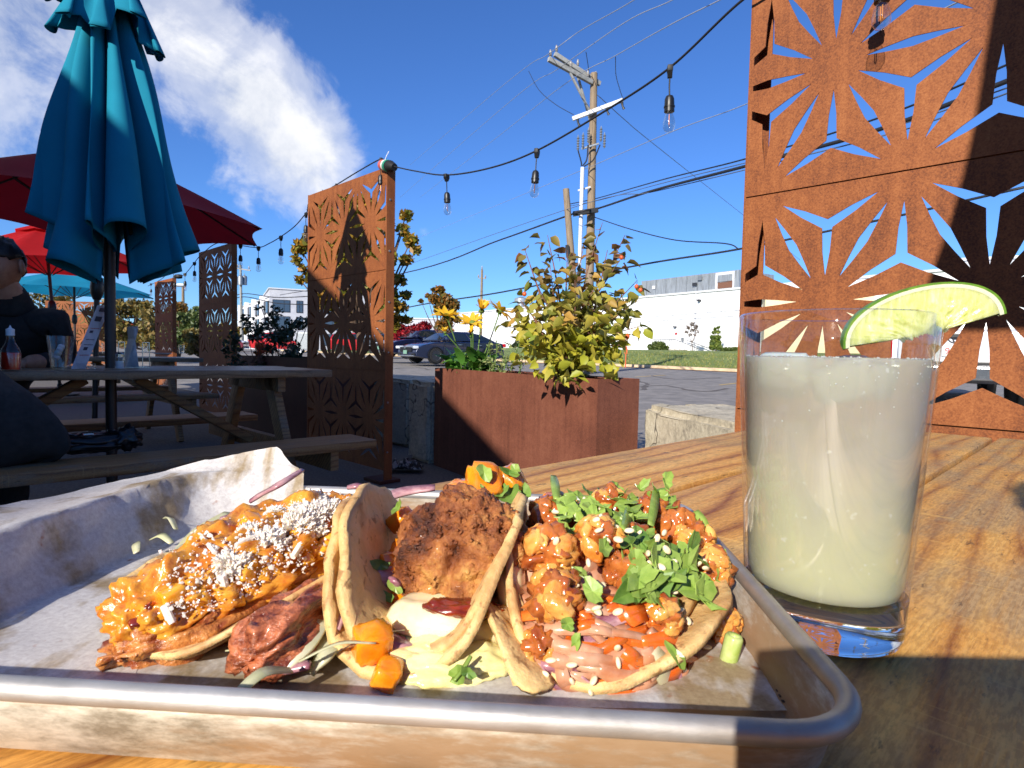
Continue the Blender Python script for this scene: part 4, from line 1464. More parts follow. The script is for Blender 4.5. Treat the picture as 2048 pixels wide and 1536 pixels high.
# yellow daisy-like flowers
petal_m = [leaf_mesh('petal', rnd(0.086, 0.106), rnd(0.034, 0.044), 'petal', bend=b_, fold=0.3) for b_ in (-0.35, -0.1, 0.15, 0.35)]
fl_b = PL(0.84, 0.5, 0.70)
for i, (x, y, Y, lb, s) in enumerate(((893, 632, 4.3, 'leftmost tall yellow daisy over the planter', 1.05), (945, 646, 4.2, 'lower yellow daisy between the others', 1.0), (963, 622, 4.45, 'upright half-closed yellow daisy', 0.9),
                                      (1000, 622, 4.3, 'tilted yellow daisy nearest the bush', 1.1), (890, 665, 4.2, 'small yellow daisy bud below the leftmost bloom', 0.45), (942, 668, 4.3, 'tiny yellow bud among the green leaves', 0.4))):
    c = L(x, y, Y)
    fr = empty('yellow_daisy', (*PL(0.84 - 0.04 * i, 0.5)[:2], 0.70), lb, 'flower', 'yellow daisies in the planter')
    fo = np.array(fr['_o'])
    base = fl_b + np.array([rnd(-.12, .16), rnd(-.06, .06), 0])
    ax = nrm(np.array([rnd(-.3, .3), rnd(-.65, -.2), 1.0])) if i != 3 else nrm(np.array([0.55, -0.2, 0.9]))
    s_, u_, _ = frame(ax)
    mb = MB(); pts = crom([base, (base + c) / 2 + np.array([rnd(-.02, .02), 0, 0]), c], 6); mb.tube(pts, 0.0045, 6); mb.build('stem', 'green_stem', fr, smooth=True)
    mb = MB(); blob(mb, c, (0.026 * s, 0.026 * s, 0.02 * s), sub=2, amp=0.15, sc=3); mb.build('flower_head', 'flower_disc', fr, smooth=True)
    npet = 15 if s > 0.6 else 9
    for k in range(npet):
        th = 2 * math.pi * k / npet + rnd(-.12, .12)
        lift = rnd(0.0, 0.5) if i in (0, 1, 3) else rnd(0.9, 1.8)
        d = nrm(s_ * math.cos(th) + u_ * math.sin(th) + ax * lift)
        Mx = np.column_stack([nrm(np.cross(d, ax)), d, nrm(np.cross(nrm(np.cross(d, ax)), d))])
        o = bpy.data.objects.new('petal', random.choice(petal_m)); COL.objects.link(o); o.parent = fr
        q = c + d * 0.012 * s - fo; sc_ = s * rnd(0.9, 1.2)
        Ms = Mx * sc_
        o.matrix_local = Matrix(((*Ms[0], q[0]), (*Ms[1], q[1]), (*Ms[2], q[2]), (0, 0, 0, 1)))
    for k in range(8):
        th = rnd(0, 6.28); d = nrm(s_ * math.cos(th) + u_ * math.sin(th) - ax * 0.5)
        vs, fs = leaf_verts(0.03 * s + 0.008, 0.009, 0.3, 0.2, 3)
        mb = MB(); Mx = rot_to(d); mb.add([c - ax * 0.006 + Mx @ v for v in vs], fs); mb.build('sepal', 'broad_green', fr, smooth=True)
# broad leaves at their feet
br = empty('broad_leaf_clump', PL(0.87, 0.45), 'clump of broad green leaves at the left end of the planter', 'plant')
for k in range(70):
    a = rnd(0.72, 0.985); base = PL(a, rnd(0.15, 0.8), 0.70)
    d = nrm(np.array([rnd(-1, .8), rnd(-1, .5), rnd(0.15, 1.5)]))
    l = rnd(0.10, 0.19)
    vs, fs = leaf_verts(l, l * rnd(0.42, 0.58), rnd(0.2, 0.7), rnd(0.15, 0.5), 5)
    mb = MB(); Mx = rot_to(d, rnd(-.6, .6)); lift = np.array([0, 0, rnd(0.0, 0.14)])
    mb.add([base + lift + Mx @ v for v in vs], fs); mb.build('leaf', 'broad_green', br, smooth=True)
sg = empty('sage_plant', PL(0.62, 0.4), 'low grey-green sage between the daisies and the bush', 'plant')
for k in range(16):
    base = PL(rnd(0.52, 0.76), rnd(0.2, 0.8), 0.70); tip = base + np.array([rnd(-.1, .1), rnd(-.1, .06), rnd(0.1, 0.26)])
    mb = MB(); pts = crom([base, (base + tip) / 2 + np.array([rnd(-.02, .02), 0, 0.02]), tip], 4); mb.tube(pts, 0.003, 5); mb.build('stem', 'green_stem', sg)
    mb = MB()
    for q in range(24):
        p = pts[random.randrange(2, len(pts))]; l = rnd(0.02, 0.045)
        vs, fs = leaf_verts(l, l * 0.38, rnd(0, .4), 0.3, 3); Mx = rot_to(nrm(np.array([rnd(-1, 1), rnd(-1, 1), rnd(-.2, 1)])), rnd(-1, 1))
        mb.add([p + Mx @ v for v in vs], fs)
    mb.build('foliage', 'sage_leaf', sg, smooth=True)['kind'] = 'stuff'

# shrubs of the shaded planter
for i, (x, y, Y, w, h, mat, lb) in enumerate(((505, 690, 6.0, 0.22, 0.3, 'dark_shrub_leaf', 'dark shrub at the left of the shaded planter'), (560, 655, 6.05, 0.3, 0.33, 'dark_shrub_leaf', 'tall dark shrub in the shaded planter before the pale building'),
                                              (585, 680, 6.0, 0.2, 0.25, 'dark_shrub_leaf', 'dark shrub beside the left edge of the middle screen'), (520, 700, 5.9, 0.09, 0.08, 'orange_bloom', 'orange blooms on the rim of the shaded planter'))):
    c = L(x, y, Y); g0 = np.array([c[0], c[1], 0.72])
    pl = empty('shrub', g0, lb, 'shrub' if i < 3 else 'flowers', 'plants in the shaded planter')
    cl_ = []
    for k in range(9):
        d = np.array([rnd(-w, w), rnd(-w, w) * 0.6, rnd(-h, h) * 0.8]); cl_.append((c + d, rnd(0.05, 0.1) if i < 3 else 0.03))
        mb = MB(); mb.tube(crom([g0 + np.array([rnd(-.03, .03), 0, 0]), (g0 + c + d) / 2, c + d], 4), 0.004, 5); mb.build('stem', 'twig', pl)
    mb = MB(); foliage(mb, cl_, 420 if i < 3 else 160, 0.028 if i < 3 else 0.018); mb.build('foliage', mat, pl)['kind'] = 'stuff'

# ------------------------------------------------------------------ utility poles and wires
def ground_under(p):
    return np.array([p[0], p[1], gz(p[0], p[1])])


UPY = 22.0
top = L(1188, 148, UPY); low = L(1180, 520, UPY)
slope_ = (top - low) / (top[2] - low[2])
base = low + slope_ * (gz(low[0], low[1]) - low[2])
up = empty('utility_pole', base, 'tall wooden utility pole with crossarms beside the planter bush', 'utility pole', 'utility poles')
mb = MB(); mb.tube([base, (base + top) / 2, top + slope_ * 0.02], [0.165, 0.15, 0.125], 14); mb.build('shaft', 'pole_wood', up, smooth=40)


def beam(mb, a, b, w, h):
    d = nrm(b - a); s, u, _ = frame(d)
    mb.box((a + b) / 2, (w, h, np.linalg.norm(b - a)), np.column_stack([s, u, d]), 0.008)


arms = []
for (xa, ya), (xb, yb), dy in (((1097, 118), (1184, 165), -0.2), ((1109, 108), (1200, 168), 0.25)):
    a = L(xa, ya, UPY + dy - 0.9); b = L(xb, yb, UPY + dy * 0.7); arms.append((a, b))
    mb = MB(); beam(mb, a, b, 0.12, 0.15); mb.build('crossarm', 'grey_beam', up, smooth=40)
    m_ = a * 0.55 + b * 0.45; f_ = L(1182, 235, UPY)
    mb = MB(); beam(mb, m_, f_ + np.array([0, dy, 0]), 0.07, 0.07); mb.build('arm_brace', 'grey_beam', up, smooth=40)


def insulator(parent, p, r=0.055, h=0.22):
    mb = MB(); mb.lathe([(0.015, -0.08), (0.02, 0), (r, 0.02), (r * 0.7, 0.05), (r, 0.08), (r * 0.7, 0.11), (r * 0.85, 0.14), (r * 0.4, h), (0, h + 0.01)], p, 10); mb.build('insulator', 'porcelain', parent, smooth=40)


ins_pts = []
for a, b in arms:
    for t in (0.04, 0.5, 0.9):
        p = a + (b - a) * t + np.array([0, 0, 0.12]); insulator(up, p); ins_pts.append(p + np.array([0, 0, 0.2]))
a, b = L(1145, 238, UPY - 0.25), L(1246, 200, UPY - 0.25)
mb = MB(); beam(mb, a, b, 0.11, 0.13); mb.build('crossarm', 'white_pvc', up, smooth=40)
for t in (0.1, 0.68, 0.98):
    p = a + (b - a) * t
    mb = MB(); mb.tube([p + np.array([0, 0, -.06]), p + np.array([0.03, 0, -.2]), p + np.array([0.08, 0, -0.3])], [0.05, 0.035, 0.05], 8); mb.build('cutout', 'black_plastic', up, smooth=40)
a, b = L(1163, 298, UPY - 0.3), L(1198, 287, UPY - 0.3)
mb = MB(); beam(mb, a, b, 0.05, 0.06); mb.build('bracket', 'galvanised', up)
for x, y in ((1156, 285), (1166, 280), (1177, 270), (1202, 267), (1209, 280)):
    p = L(x, y, UPY - 0.35)
    mb = MB(); mb.lathe([(0.02, -0.28)] + [(0.055 if k % 2 else 0.025, -0.26 + 0.045 * k) for k in range(11)] + [(0.01, 0.26)], p, 8); mb.build('arrester', 'galvanised', up, smooth=40)
# white conduit, leaning stub pole
cd = [L(1165, 335, UPY - 0.4), L(1158, 560, UPY - 0.4)]
cb = ground_under(cd[1]); cd.append(np.array([cd[1][0] - 0.05, cd[1][1], cb[2]]))
mb = MB(); mb.tube(cd, 0.07, 10); mb.build('conduit', 'white_pvc', up, smooth=40)
mb = MB(); beam(mb, L(1156, 381, UPY - 0.35), L(1181, 374, UPY - 0.2), 0.05, 0.06); mb.build('conduit_bracket', 'white_pvc', up)
for x0, y0, x1, y1 in ((1156, 300, 1163, 332), (1176, 290, 1165, 332), (1200, 290, 1168, 333)):
    mb = MB(); mb.tube(crom([L(x0, y0, UPY - 0.35), L((x0 + x1) / 2 + 3, (y0 + y1) / 2 + 8, UPY - 0.4), L(x1, y1, UPY - 0.4)], 5), 0.025, 5); mb.build('riser_cable', 'cable_black', up)
mb = MB(); beam(mb, L(1146, 428, UPY - 0.4), L(1196, 420, UPY - 0.4), 0.16, 0.16); mb.build('splice_case', 'black_plastic', up)
sb = L(1132, 378, UPY - 0.8); sl = L(1143, 520, UPY - 0.8)
sbase = sl + (sl - sb) / (sb[2] - sl[2]) * (sl[2] - gz(sl[0], sl[1]))
o = empty('stub_pole', sbase, 'short leaning weathered pole beside the utility pole', 'utility pole', 'utility poles')
mb = MB(); mb.tube([sbase, sb], [0.15, 0.11], 12); mb.build('shaft', 'pole_wood', o, smooth=40)
mb = MB(); beam(mb, L(1134, 490, UPY - 0.97), L(1136, 515, UPY - 0.97), 0.1, 0.12); mb.build('splice_box', 'black_plastic', o)

wires = []


def wire(pts, r, mat, label):
    mb = MB(); mb.tube(crom(pts, 8), r, 5)
    tag(mb.build('overhead_wire', mat, smooth=True), label, 'wire', 'overhead wires')


WL = [([(820, 330, 70), (1000, 176, 33), (1097, 108, UPY - 1), (1160, 62, 19), (1268, 0, 14), (1420, -110, 10)], 0.012, 'cable_grey', 'uppermost pale power line rising over the pole'),
      ([(800, 395, 75), (1000, 220, 34), (1117, 137, UPY - 0.6), (1250, 45, 17), (1345, 0, 14), (1500, -90, 10)], 0.012, 'cable_grey', 'second pale power line passing the pole top'),
      ([(840, 395, 75), (1000, 270, 36), (1130, 168, UPY - 0.4), (1230, 112, 18), (1340, 50, 14), (1440, 0, 12), (1600, -80, 9)], 0.012, 'cable_grey', 'third pale power line right of the pole top'),
      ([(800, 490, 70), (1000, 408, 36), (1165, 340, UPY), (1340, 265, 15.5), (1500, 205, 12), (1800, 60, 8), (2050, -60, 6)], 0.010, 'cable_grey', 'thin pale wire crossing the sky below the nearest bulb'),
      ([(560, 590, 75), (800, 548, 40), (1000, 480, 29), (1146, 428, UPY - 0.4), (1196, 417, UPY - 0.4), (1300, 383, 17), (1490, 333, 12.5), (1750, 262, 9.5), (2060, 145, 7.5)], 0.035, 'cable_black', 'thick black cable crossing behind the planter bush to the big screen'),
      ([(800, 535, 42), (1130, 420, UPY - .8), (1300, 385, 17), (1490, 340, 12.5), (1800, 262, 9.5), (2060, 170, 7.5)], 0.012, 'cable_mid', 'thin dark cable strung just under the thick one'),
      ([(1140, 408, UPY - .8), (1196, 396, UPY), (1330, 358, 16), (1490, 318, 12.5), (1760, 235, 9.5), (2060, 110, 7.5)], 0.016, 'cable_black', 'dark cable strung above the thick one'),
      ([(1140, 412, UPY - .8), (1200, 400, UPY), (1330, 365, 16), (1490, 326, 12.5), (1780, 255, 9.5), (2060, 160, 7.5)], 0.010, 'cable_mid', 'middle cable of the bundle right of the pole'),
      ([(700, 640, 70), (840, 610, 50), (1000, 585, 40), (1280, 530, 32), (1480, 498, 28), (1760, 440, 24), (2060, 372, 20)], 0.05, 'cable_black', 'low black cable passing behind the bush'),
      ([(1188, 434, UPY), (1260, 458, 19), (1350, 480, 17), (1450, 487, 15), (1478, 498, 14.5)], 0.016, 'cable_black', 'slack service wire drooping right of the pole'),
      ([(1195, 190, UPY), (1250, 240, 24), (1310, 290, 27), (1480, 425, 40), (1600, 520, 48)], 0.014, 'cable_mid', 'guy wire slanting down to the right from the pole'),
      ([(1057, 142, 27), (1078, 180, 25), (1110, 208, 23), (1148, 230, UPY - 0.2)], 0.012, 'cable_black', 'looped jumper wire left of the pole'),
      ([(1231, 114, 18), (1232, 150, 19.5), (1240, 180, 21), (1246, 198, UPY - 0.2)], 0.012, 'cable_black', 'jumper wire dropping to the white crossarm'),
      ([(1172, 104, 20.5), (1176, 130, 21.5), (1180, 160, UPY)], 0.012, 'cable_black', 'short jumper wire at the pole top')]
for pts, r, mt, lb in WL:
    wire([L(*p) for p in pts], r, mt, lb)

for y0, y1, lb in ((640, 621, 'upper'), (648, 632, 'lower')):
    wire([L(930, y0 + 10, 70), L(1200, y0, 52), L(1475, y1, 42), L(1700, y1 - 14, 36)], 0.022, 'cable_mid', 'thin wire running in front of the white warehouse wall, %s' % lb)
# far poles
fp = L(481, 530, 66); fb = np.array([fp[0] + 0.15, fp[1], gz(0, fp[1])])
o = empty('utility_pole', fb, 'distant utility pole with three transformers before the pale building', 'utility pole', 'utility poles')
mb = MB(); mb.tube([fb, fp], [0.17, 0.12], 10); mb.build('shaft', 'grey_beam', o, smooth=40)
mb = MB(); beam(mb, L(464, 535, 66), L(501, 541, 66), 0.12, 0.14); mb.build('crossarm', 'grey_beam', o)
for x in (470, 481, 489):
    p = L(x, 561, 65.6 if x == 481 else 66)
    mb = MB(); mb.lathe([(0.0, -0.5), (0.27, -0.48), (0.28, 0.4), (0.2, 0.5), (0.05, 0.55), (0.05, 0.75), (0, 0.76)], p, 14); mb.build('transformer', 'galvanised', o, smooth=40)
for x in (466, 475, 498):
    insulator(o, L(x, 533 + (x - 466) * 0.15, 66), 0.09, 0.3)
for (y0, y1, y2) in ((588, 592, 586), (594, 604, 610)):
    wire([L(300, y0 + 50, 60), L(420, y0 + 30, 63), L(481, y0, 66), L(560, y1 + 3, 58), L(700, y2, 50)], 0.045, 'cable_black', 'distant dark cable in front of the pale building, %s' % ('upper' if y0 < 590 else 'lower'))
fp = L(964, 540, 62); fb = np.array([fp[0], fp[1], gz(0, fp[1])])
o = empty('utility_pole', fb, 'thin distant utility pole behind the daisies', 'utility pole', 'utility poles')
mb = MB(); mb.tube([fb, fp], [0.17, 0.12], 10); mb.build('shaft', 'pole_wood', o, smooth=40)
mb = MB(); beam(mb, L(957, 556, 62), L(972, 557, 62), 0.1, 0.1); mb.build('crossarm', 'grey_beam', o)
insulator(o, L(964, 540, 62), 0.1, 0.4); insulator(o, L(957, 555, 62), 0.1, 0.3); insulator(o, L(971, 556, 62), 0.1, 0.3)
fp = L(366, 572, 48); fb = np.array([fp[0], fp[1], gz(0, fp[1])])
o = empty('light_pole', fb, 'distant brown lamp post between the two shaded screens', 'lamp post')
mb = MB(); mb.tube([fb, fp], [0.14, 0.10], 10); mb.build('shaft', 'pole_wood', o, smooth=40)
mb = MB(); mb.box(fp + np.array([-0.2, 0, 0.05]), (0.75, 0.4, 0.22), bev=0.04); mb.build('lamp_head', 'galvanised', o, smooth=40)

# ------------------------------------------------------------------ warehouse across the lawn
wl, wr = L(909, 690, 105.0), L(1475, 700, 58.0)
wd = nrm((wr - wl) * np.array([1, 1, 0])); wn = np.array([wd[1], -wd[0], 0]); wn = wn if wn[1] < 0 else -wn
Wend = wr + wd * 26
WB, WT = 0.6, 7.55
wl0 = np.array([wl[0], wl[1], 0]); wlen = np.linalg.norm((Wend - wl)[:2])
wh = empty('warehouse', (wr[0], wr[1], 1.4), 'long windowless white warehouse beyond the grass bank', 'building')
Mw = np.column_stack([wd, -wn, (0, 0, 1)])
mb = MB(); mb.box(wl0 + wd * wlen / 2 - wn * 20 + np.array([0, 0, (WB + WT) / 2]), (wlen, 40, WT - WB), Mw); mb.build('wall', 'white_render', wh)
mb = MB(); mb.box(wl0 + wd * wlen / 2 - wn * 20 + np.array([0, 0, WT + 0.1]), (wlen + 0.3, 40.3, 0.2), Mw); mb.build('parapet_cap', 'pale_trim', wh)


def on_wall(x, y, off=0.0):
    d = ray(x, y); o_ = wl0 + wn * off
    t = ((o_ - EYE) @ wn) / (d @ wn)
    return EYE + d * t


def wall_box(name, x0, y0, x1, y1, off, th, mat, parent, bev=0.0):
    a, b = on_wall(x0, y0, off), on_wall(x1, y1, off)
    sx = abs((b - a) @ wd); c = (a + b) / 2
    mb = MB(); mb.box(c, (sx, th, abs(a[2] - b[2])), Mw, bev); return mb.build(name, mat, parent)


for k in range(16):
    c = wl0 + wd * (6 + 6.1 * k) + wn * 0.012; mb = MB(); mb.box(np.array([c[0], c[1], (WB + WT) / 2]), (0.09, 0.03, WT - WB), Mw); mb.build('panel_joint', 'pale_trim', wh)
for k in (3, 7, 11):
    c = wl0 + wd * (9 + 6.1 * k) + wn * 0.12; mb = MB(); mb.tube([np.array([c[0], c[1], 1.0]), np.array([c[0], c[1], WT])], 0.07, 6); mb.build('downpipe', 'grey_render', wh)
dr = wall_box('door', 1341, 661, 1361, 700, 0.08, 0.1, 'pale_trim', wh)
wall_box('door_panel', 1342.5, 663, 1359.5, 699, 0.14, 0.06, 'white_render', dr)
wall_box('notice', 1350, 665, 1354.5, 669.5, 0.19, 0.03, 'plate_red', dr)
wall_box('wall_lamp', 1396, 599, 1400, 602.5, 0.2, 0.35, 'window_frame', wh)
wall_box('wall_lamp', 1347.5, 652.5, 1351.5, 655, 0.2, 0.3, 'window_frame', wh)
wall_box('meter_box', 1364, 675, 1366.5, 682, 0.15, 0.2, 'galvanised', wh)
# landing with railing and steps
lx0, lx1 = on_wall(1318, 699, 1.2), on_wall(1362, 699, 1.2)
zl = on_wall(1350, 699, 1.2)[2]
mb = MB(); c = (lx0 + lx1) / 2; mb.box(np.array([c[0], c[1], zl - 0.5]) , (np.linalg.norm((lx1 - lx0)[:2]), 2.0, 1.0), Mw); ld = mb.build('landing', 'concrete', wh)
nb = 13
for k in range(nb):
    p = lx0 + (lx1 - lx0) * k / (nb - 1) + wn * 0.95; p[2] = zl
    mb = MB(); mb.tube([p, p + np.array([0, 0, 1.0])], 0.028, 5); mb.build('baluster', 'galvanised', ld)
mb = MB(); pa2 = lx0 + wn * 0.95; pb2 = lx1 + wn * 0.95; pa2[2] = pb2[2] = zl + 1.0
mb.tube([pa2, pb2, pb2 + wd * 3.6 + np.array([0, 0, -1.1])], 0.045, 6); mb.build('handrail', 'galvanised', ld)
mb = MB(); mb.tube([pb2 + wn * -1.7, pb2 - wn * 1.7 + wd * 3.8 + np.array([0, 0, -1.1])], 0.045, 6); mb.build('handrail', 'galvanised', ld)
for k in range(5):
    p = pb2 + wd * (0.6 + 0.7 * k) - wn * 0.9
    mb = MB(); mb.box((p[0], p[1], zl - 0.1 - 0.2 * k - 0.4), (0.72, 1.8, 0.8), Mw); mb.build('step', 'concrete', ld)
    q = pb2 + wd * (0.6 + 0.7 * k); mb = MB(); mb.tube([q + np.array([0, 0, -1.0 - 0.21 * k]), q + np.array([0, 0, -0.18 - 0.21 * k])], 0.025, 5); mb.build('baluster', 'galvanised', ld)
# rooftop plant room
ra, rb2 = on_wall(1284, 575, -3.0), on_wall(1476, 575, -3.0)
rt = on_wall(1380, 551, -3.0)[2]
rp = empty('rooftop_unit', ((ra[0] + rb2[0]) / 2, (ra[1] + rb2[1]) / 2, WT + 0.2), 'long grey metal plant room on the warehouse roof', 'rooftop unit')
rl = np.linalg.norm((rb2 - ra)[:2]) + 0.2
cc = (ra + rb2) / 2
mb = MB(); mb.box(np.array([cc[0], cc[1], (WT + 0.2 + rt) / 2]) - wn * 3, (rl, 6, rt - WT - 0.2), Mw); mb.build('housing', 'sheet_metal', rp)
for k in range(9):
    p = ra + wd * rl * (k + 0.5) / 9 + wn * 0.03
    mb = MB(); mb.box((p[0], p[1], (WT + 0.25 + rt) / 2), (0.06, 0.05, rt - WT - 0.35), Mw); mb.build('seam', 'galvanised', rp)
for x0, x1, y0, y1, mt in ((1432, 1468, 546, 576, 'pale_trim'), (1436, 1464, 551, 563, 'sheet_metal'), (1436, 1464, 564, 575, 'brown_brick'), (1396, 1403, 552, 560, 'galvanised'), (1305, 1310, 572, 578, 'pale_trim'), (1385, 1393, 566, 571, 'window_frame')):
    a, b = on_wall(x0, y0, -2.9 if mt == 'pale_trim' else -2.8), on_wall(x1, y1, -2.9 if mt == 'pale_trim' else -2.8)
    c = (a + b) / 2; mb = MB(); mb.box(c, (abs((b - a) @ wd), 0.12, abs(a[2] - b[2])), Mw); mb.build('louvre' if mt != 'brown_brick' else 'vent_panel', mt, rp)
# lower grey annex to its left and small roof tank
gx = L(840, 690, 120); an = empty('annex_building', (gx[0], gx[1], 1.2), 'low grey annex left of the warehouse', 'building')
mb = MB(); mb.box((gx[0] + 1.5, gx[1] + 10, 4.1), (16, 20, 6.6), bev=0.05); mb.build('wall', 'grey_render', an)
mb = MB(); mb.box((gx[0] + 1.5, gx[1] + 10, 7.5), (16.4, 20.4, 0.25)); mb.build('roof', 'pale_trim', an)
for k in range(4):
    mb = MB(); mb.box((gx[0] - 4.5 + 3.4 * k, gx[1] - 0.05, 4.6), (1.5, 0.1, 1.3)); w_ = mb.build('window', 'window_frame', an)
    mb = MB(); mb.box((gx[0] - 4.5 + 3.4 * k, gx[1] - 0.12, 4.6), (1.3, 0.06, 1.1)); mb.build('pane', 'window_dark', w_)
tk = on_wall(1042, 612, -6)
rt_ = empty('roof_vent', (tk[0], tk[1], WT + 0.2), 'round metal vent on the warehouse roof above the bush', 'roof vent')
mb = MB(); mb.lathe([(0.9, 0), (0.9, 0.2), (0.6, 0.3), (0.6, 1.6), (1.1, 1.7), (1.1, 2.3), (0.3, 2.6), (0, 2.6)], (tk[0], tk[1], WT + 0.1), 16); mb.build('vent_hood', 'sheet_metal', rt_, smooth=40)

# cream building behind the big screen
cb_ = L(1930, 690, 46); cr_ = empty('cream_building', (cb_[0], cb_[1], 1.0), 'cream flat-roofed building seen through the big screen', 'building')
Mc = rotz(-0.35)
mb = MB(); mb.box(cb_ * np.array([1, 1, 0]) + np.array([3, 6, 3.6]), (30, 14, 6.4), Mc); mb.build('wall', 'cream_render', cr_)
mb = MB(); mb.box(cb_ * np.array([1, 1, 0]) + np.array([3, 6, 6.95]), (30.4, 14.4, 0.3), Mc); mb.build('parapet', 'pale_trim', cr_)
for k in range(5):
    c = cb_ * np.array([1, 1, 0]) + np.array([3, 6, 4.4]) + Mc @ np.array([-11 + 5.2 * k, -7.05, 0])
    mb = MB(); mb.box(c, (1.8, 0.1, 1.3), Mc); w_ = mb.build('window', 'window_frame', cr_)
    mb = MB(); mb.box(c + Mc @ np.array([0, -0.06, 0]), (1.6, 0.05, 1.1), Mc); mb.build('pane', 'window_dark', w_)
gb_ = L(2120, 690, 62); g_ = empty('grey_block', (gb_[0], gb_[1], 1.0), 'tall pale grey building at the right behind the big screen', 'building')
mb = MB(); mb.box((gb_[0] + 3, gb_[1] + 8, 6.2), (16, 16, 12), rotz(-0.5)); mb.build('wall', 'grey_render', g_)
mb = MB(); mb.box((gb_[0] + 3, gb_[1] + 8, 12.3), (16.4, 16.4, 0.3), rotz(-0.5)); mb.build('roof', 'pale_trim', g_)

# ------------------------------------------------------------------ white apartment block
AY = 112.0
ac = L(539, 690, AY)
ab = empty('apartment_building', (ac[0], ac[1], 0.5), 'white four-storey apartment block with dark framed windows', 'building')
ZT = L(539, 577, AY)[2]


def face(o0, dirv, x0, x1, z0, z1, off, th, name, mat, parent):
    n_ = np.array([dirv[1], -dirv[0], 0]); n_ = n_ if n_[1] < 0 else -n_
    c = o0 + dirv * (x0 + x1) / 2 + n_ * off; c = np.array([c[0], c[1], (z0 + z1) / 2])
    mb = MB(); mb.box(c, (x1 - x0, th, z1 - z0), np.column_stack([dirv, -n_, (0, 0, 1)])); return mb.build(name, mat, parent)


dR = nrm(np.array([0.9, 0.43, 0])); dL = nrm(np.array([-0.53, 0.85, 0]))
o0 = np.array([ac[0], ac[1], 0])
cR = o0 + dR * 12 + np.array([-dR[1], dR[0], 0]) * 9
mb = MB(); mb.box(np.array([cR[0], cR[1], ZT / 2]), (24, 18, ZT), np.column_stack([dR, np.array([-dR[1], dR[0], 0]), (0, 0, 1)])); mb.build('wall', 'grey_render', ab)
mb = MB(); mb.box(np.array([cR[0], cR[1], ZT + 0.1]), (24.4, 18.4, 0.2), np.column_stack([dR, np.array([-dR[1], dR[0], 0]), (0, 0, 1)])); mb.build('roof', 'pale_trim', ab)
nL = np.array([dL[1], -dL[0], 0])
cL = o0 + dL * 22 + nL * 8 - np.array([0.0, 0.0, 0])
z2 = ZT - 1.5
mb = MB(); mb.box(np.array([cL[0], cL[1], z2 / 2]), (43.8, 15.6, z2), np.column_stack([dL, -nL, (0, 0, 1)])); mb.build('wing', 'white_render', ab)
mb = MB(); mb.box(np.array([cL[0], cL[1], z2 + 0.1]), (44, 16, 0.2), np.column_stack([dL, -nL, (0, 0, 1)])); mb.build('roof', 'pale_trim', ab)
for fl in range(3):
    z1 = ZT - 1.95 - 3.05 * fl
    for x0, x1 in ((0.5, 3.6), (4.7, 5.9), (6.9, 8.1), (9.2, 12.4), (14, 15.2), (16.4, 19.6), (21, 22.4)):
        w_ = face(o0, dR, x0, x1, z1 - 2.3, z1, 0.03, 0.1, 'window', 'window_frame', ab)
        face(o0, dR, x0 + 0.12, (x0 + x1) / 2 + 0.5 * (x1 - x0 > 2) - 0.05, z1 - 2.18, z1 - 0.12, 0.1, 0.05, 'pane', 'window_dark', w_)
        face(o0, dR, (x0 + x1) / 2 + 0.5 * (x1 - x0 > 2) + 0.05, x1 - 0.12, z1 - 2.18, z1 - 0.12, 0.1, 0.05, 'pane', 'window_dark', w_)
    z1 -= 0.2
    for k in range(13):
        x0 = 1.2 + 3.3 * k; x1 = x0 + (1.7 if k % 3 else 2.4)
        n_ = nL if nL[0] < 0 else -nL
        c = o0 + dL * (x0 + x1) / 2 - nL * 0.02
        for sgn in (1,):
            mb = MB(); mb.box(np.array([c[0], c[1], z1 - 1.15]) - nL * 0.05 + nL * 0.2, (x1 - x0, 0.5, 2.3), np.column_stack([dL, -nL, (0, 0, 1)])); w_ = mb.build('window', 'window_frame', ab)
            mb = MB(); mb.box(np.array([c[0], c[1], z1 - 1.15]) - nL * 0.1, (x1 - x0 - 0.25, 0.06, 2.05), np.column_stack([dL, -nL, (0, 0, 1)])); mb.build('pane', 'window_dark', w_)
for k in range(4):
    x = 6.5 + 10 * k
    c = o0 + dL * x - nL * 0.25
    mb = MB(); mb.box(np.array([c[0], c[1], z2 / 2 + 0.25]), (1.6, 0.7, z2 + 0.5), np.column_stack([dL, -nL, (0, 0, 1)])); mb.build('pilaster', 'white_render', ab)


# ------------------------------------------------------------------ trees and shrubs beyond the fence
def tree(name, label, px, py, Y, clumps_px, mat, leaf, n, trunk_r, group, zbase=None, limbs=True):
    """clumps_px: (x, y, radius in px, depth offset)"""
    t0 = L(px, py, Y); zb = gz(t0[0], t0[1]) if zbase is None else zbase
    root = empty(name, (t0[0], t0[1], zb), label, 'tree' if 'tree' in name else 'shrub', group)
    cls = [(L(x, y, Y + dy), r * Y / 1200 * np.array([1, 1, 0.85])) for x, y, r, dy in clumps_px]
    b = np.array([t0[0], t0[1], zb])
    cen = sum(c for c, _ in cls) / len(cls)
    fork = b * 0.55 + np.array([cen[0], cen[1], max(cen[2], zb + 0.5)]) * 0.45
    mb = MB(); mb.tube(crom([b, (b + fork) / 2 + np.array([0.03, 0, 0]), fork], 4), list(np.linspace(trunk_r, trunk_r * 0.7, 9)), 9); mb.build('trunk', 'bark', root, smooth=True)
    mb = MB()
    for c, r in cls:
        mb.tube(crom([fork, (fork + c) / 2 + np.array([0, 0, -0.1 * np.linalg.norm(c - fork)]), c], 3), list(np.linspace(trunk_r * 0.5, trunk_r * 0.1, 7)), 5)
    mb.build('limbs', 'bark', root, smooth=True)
    mb = MB(); foliage(mb, cls, n, leaf); mb.build('crown', mat, root)
    return root


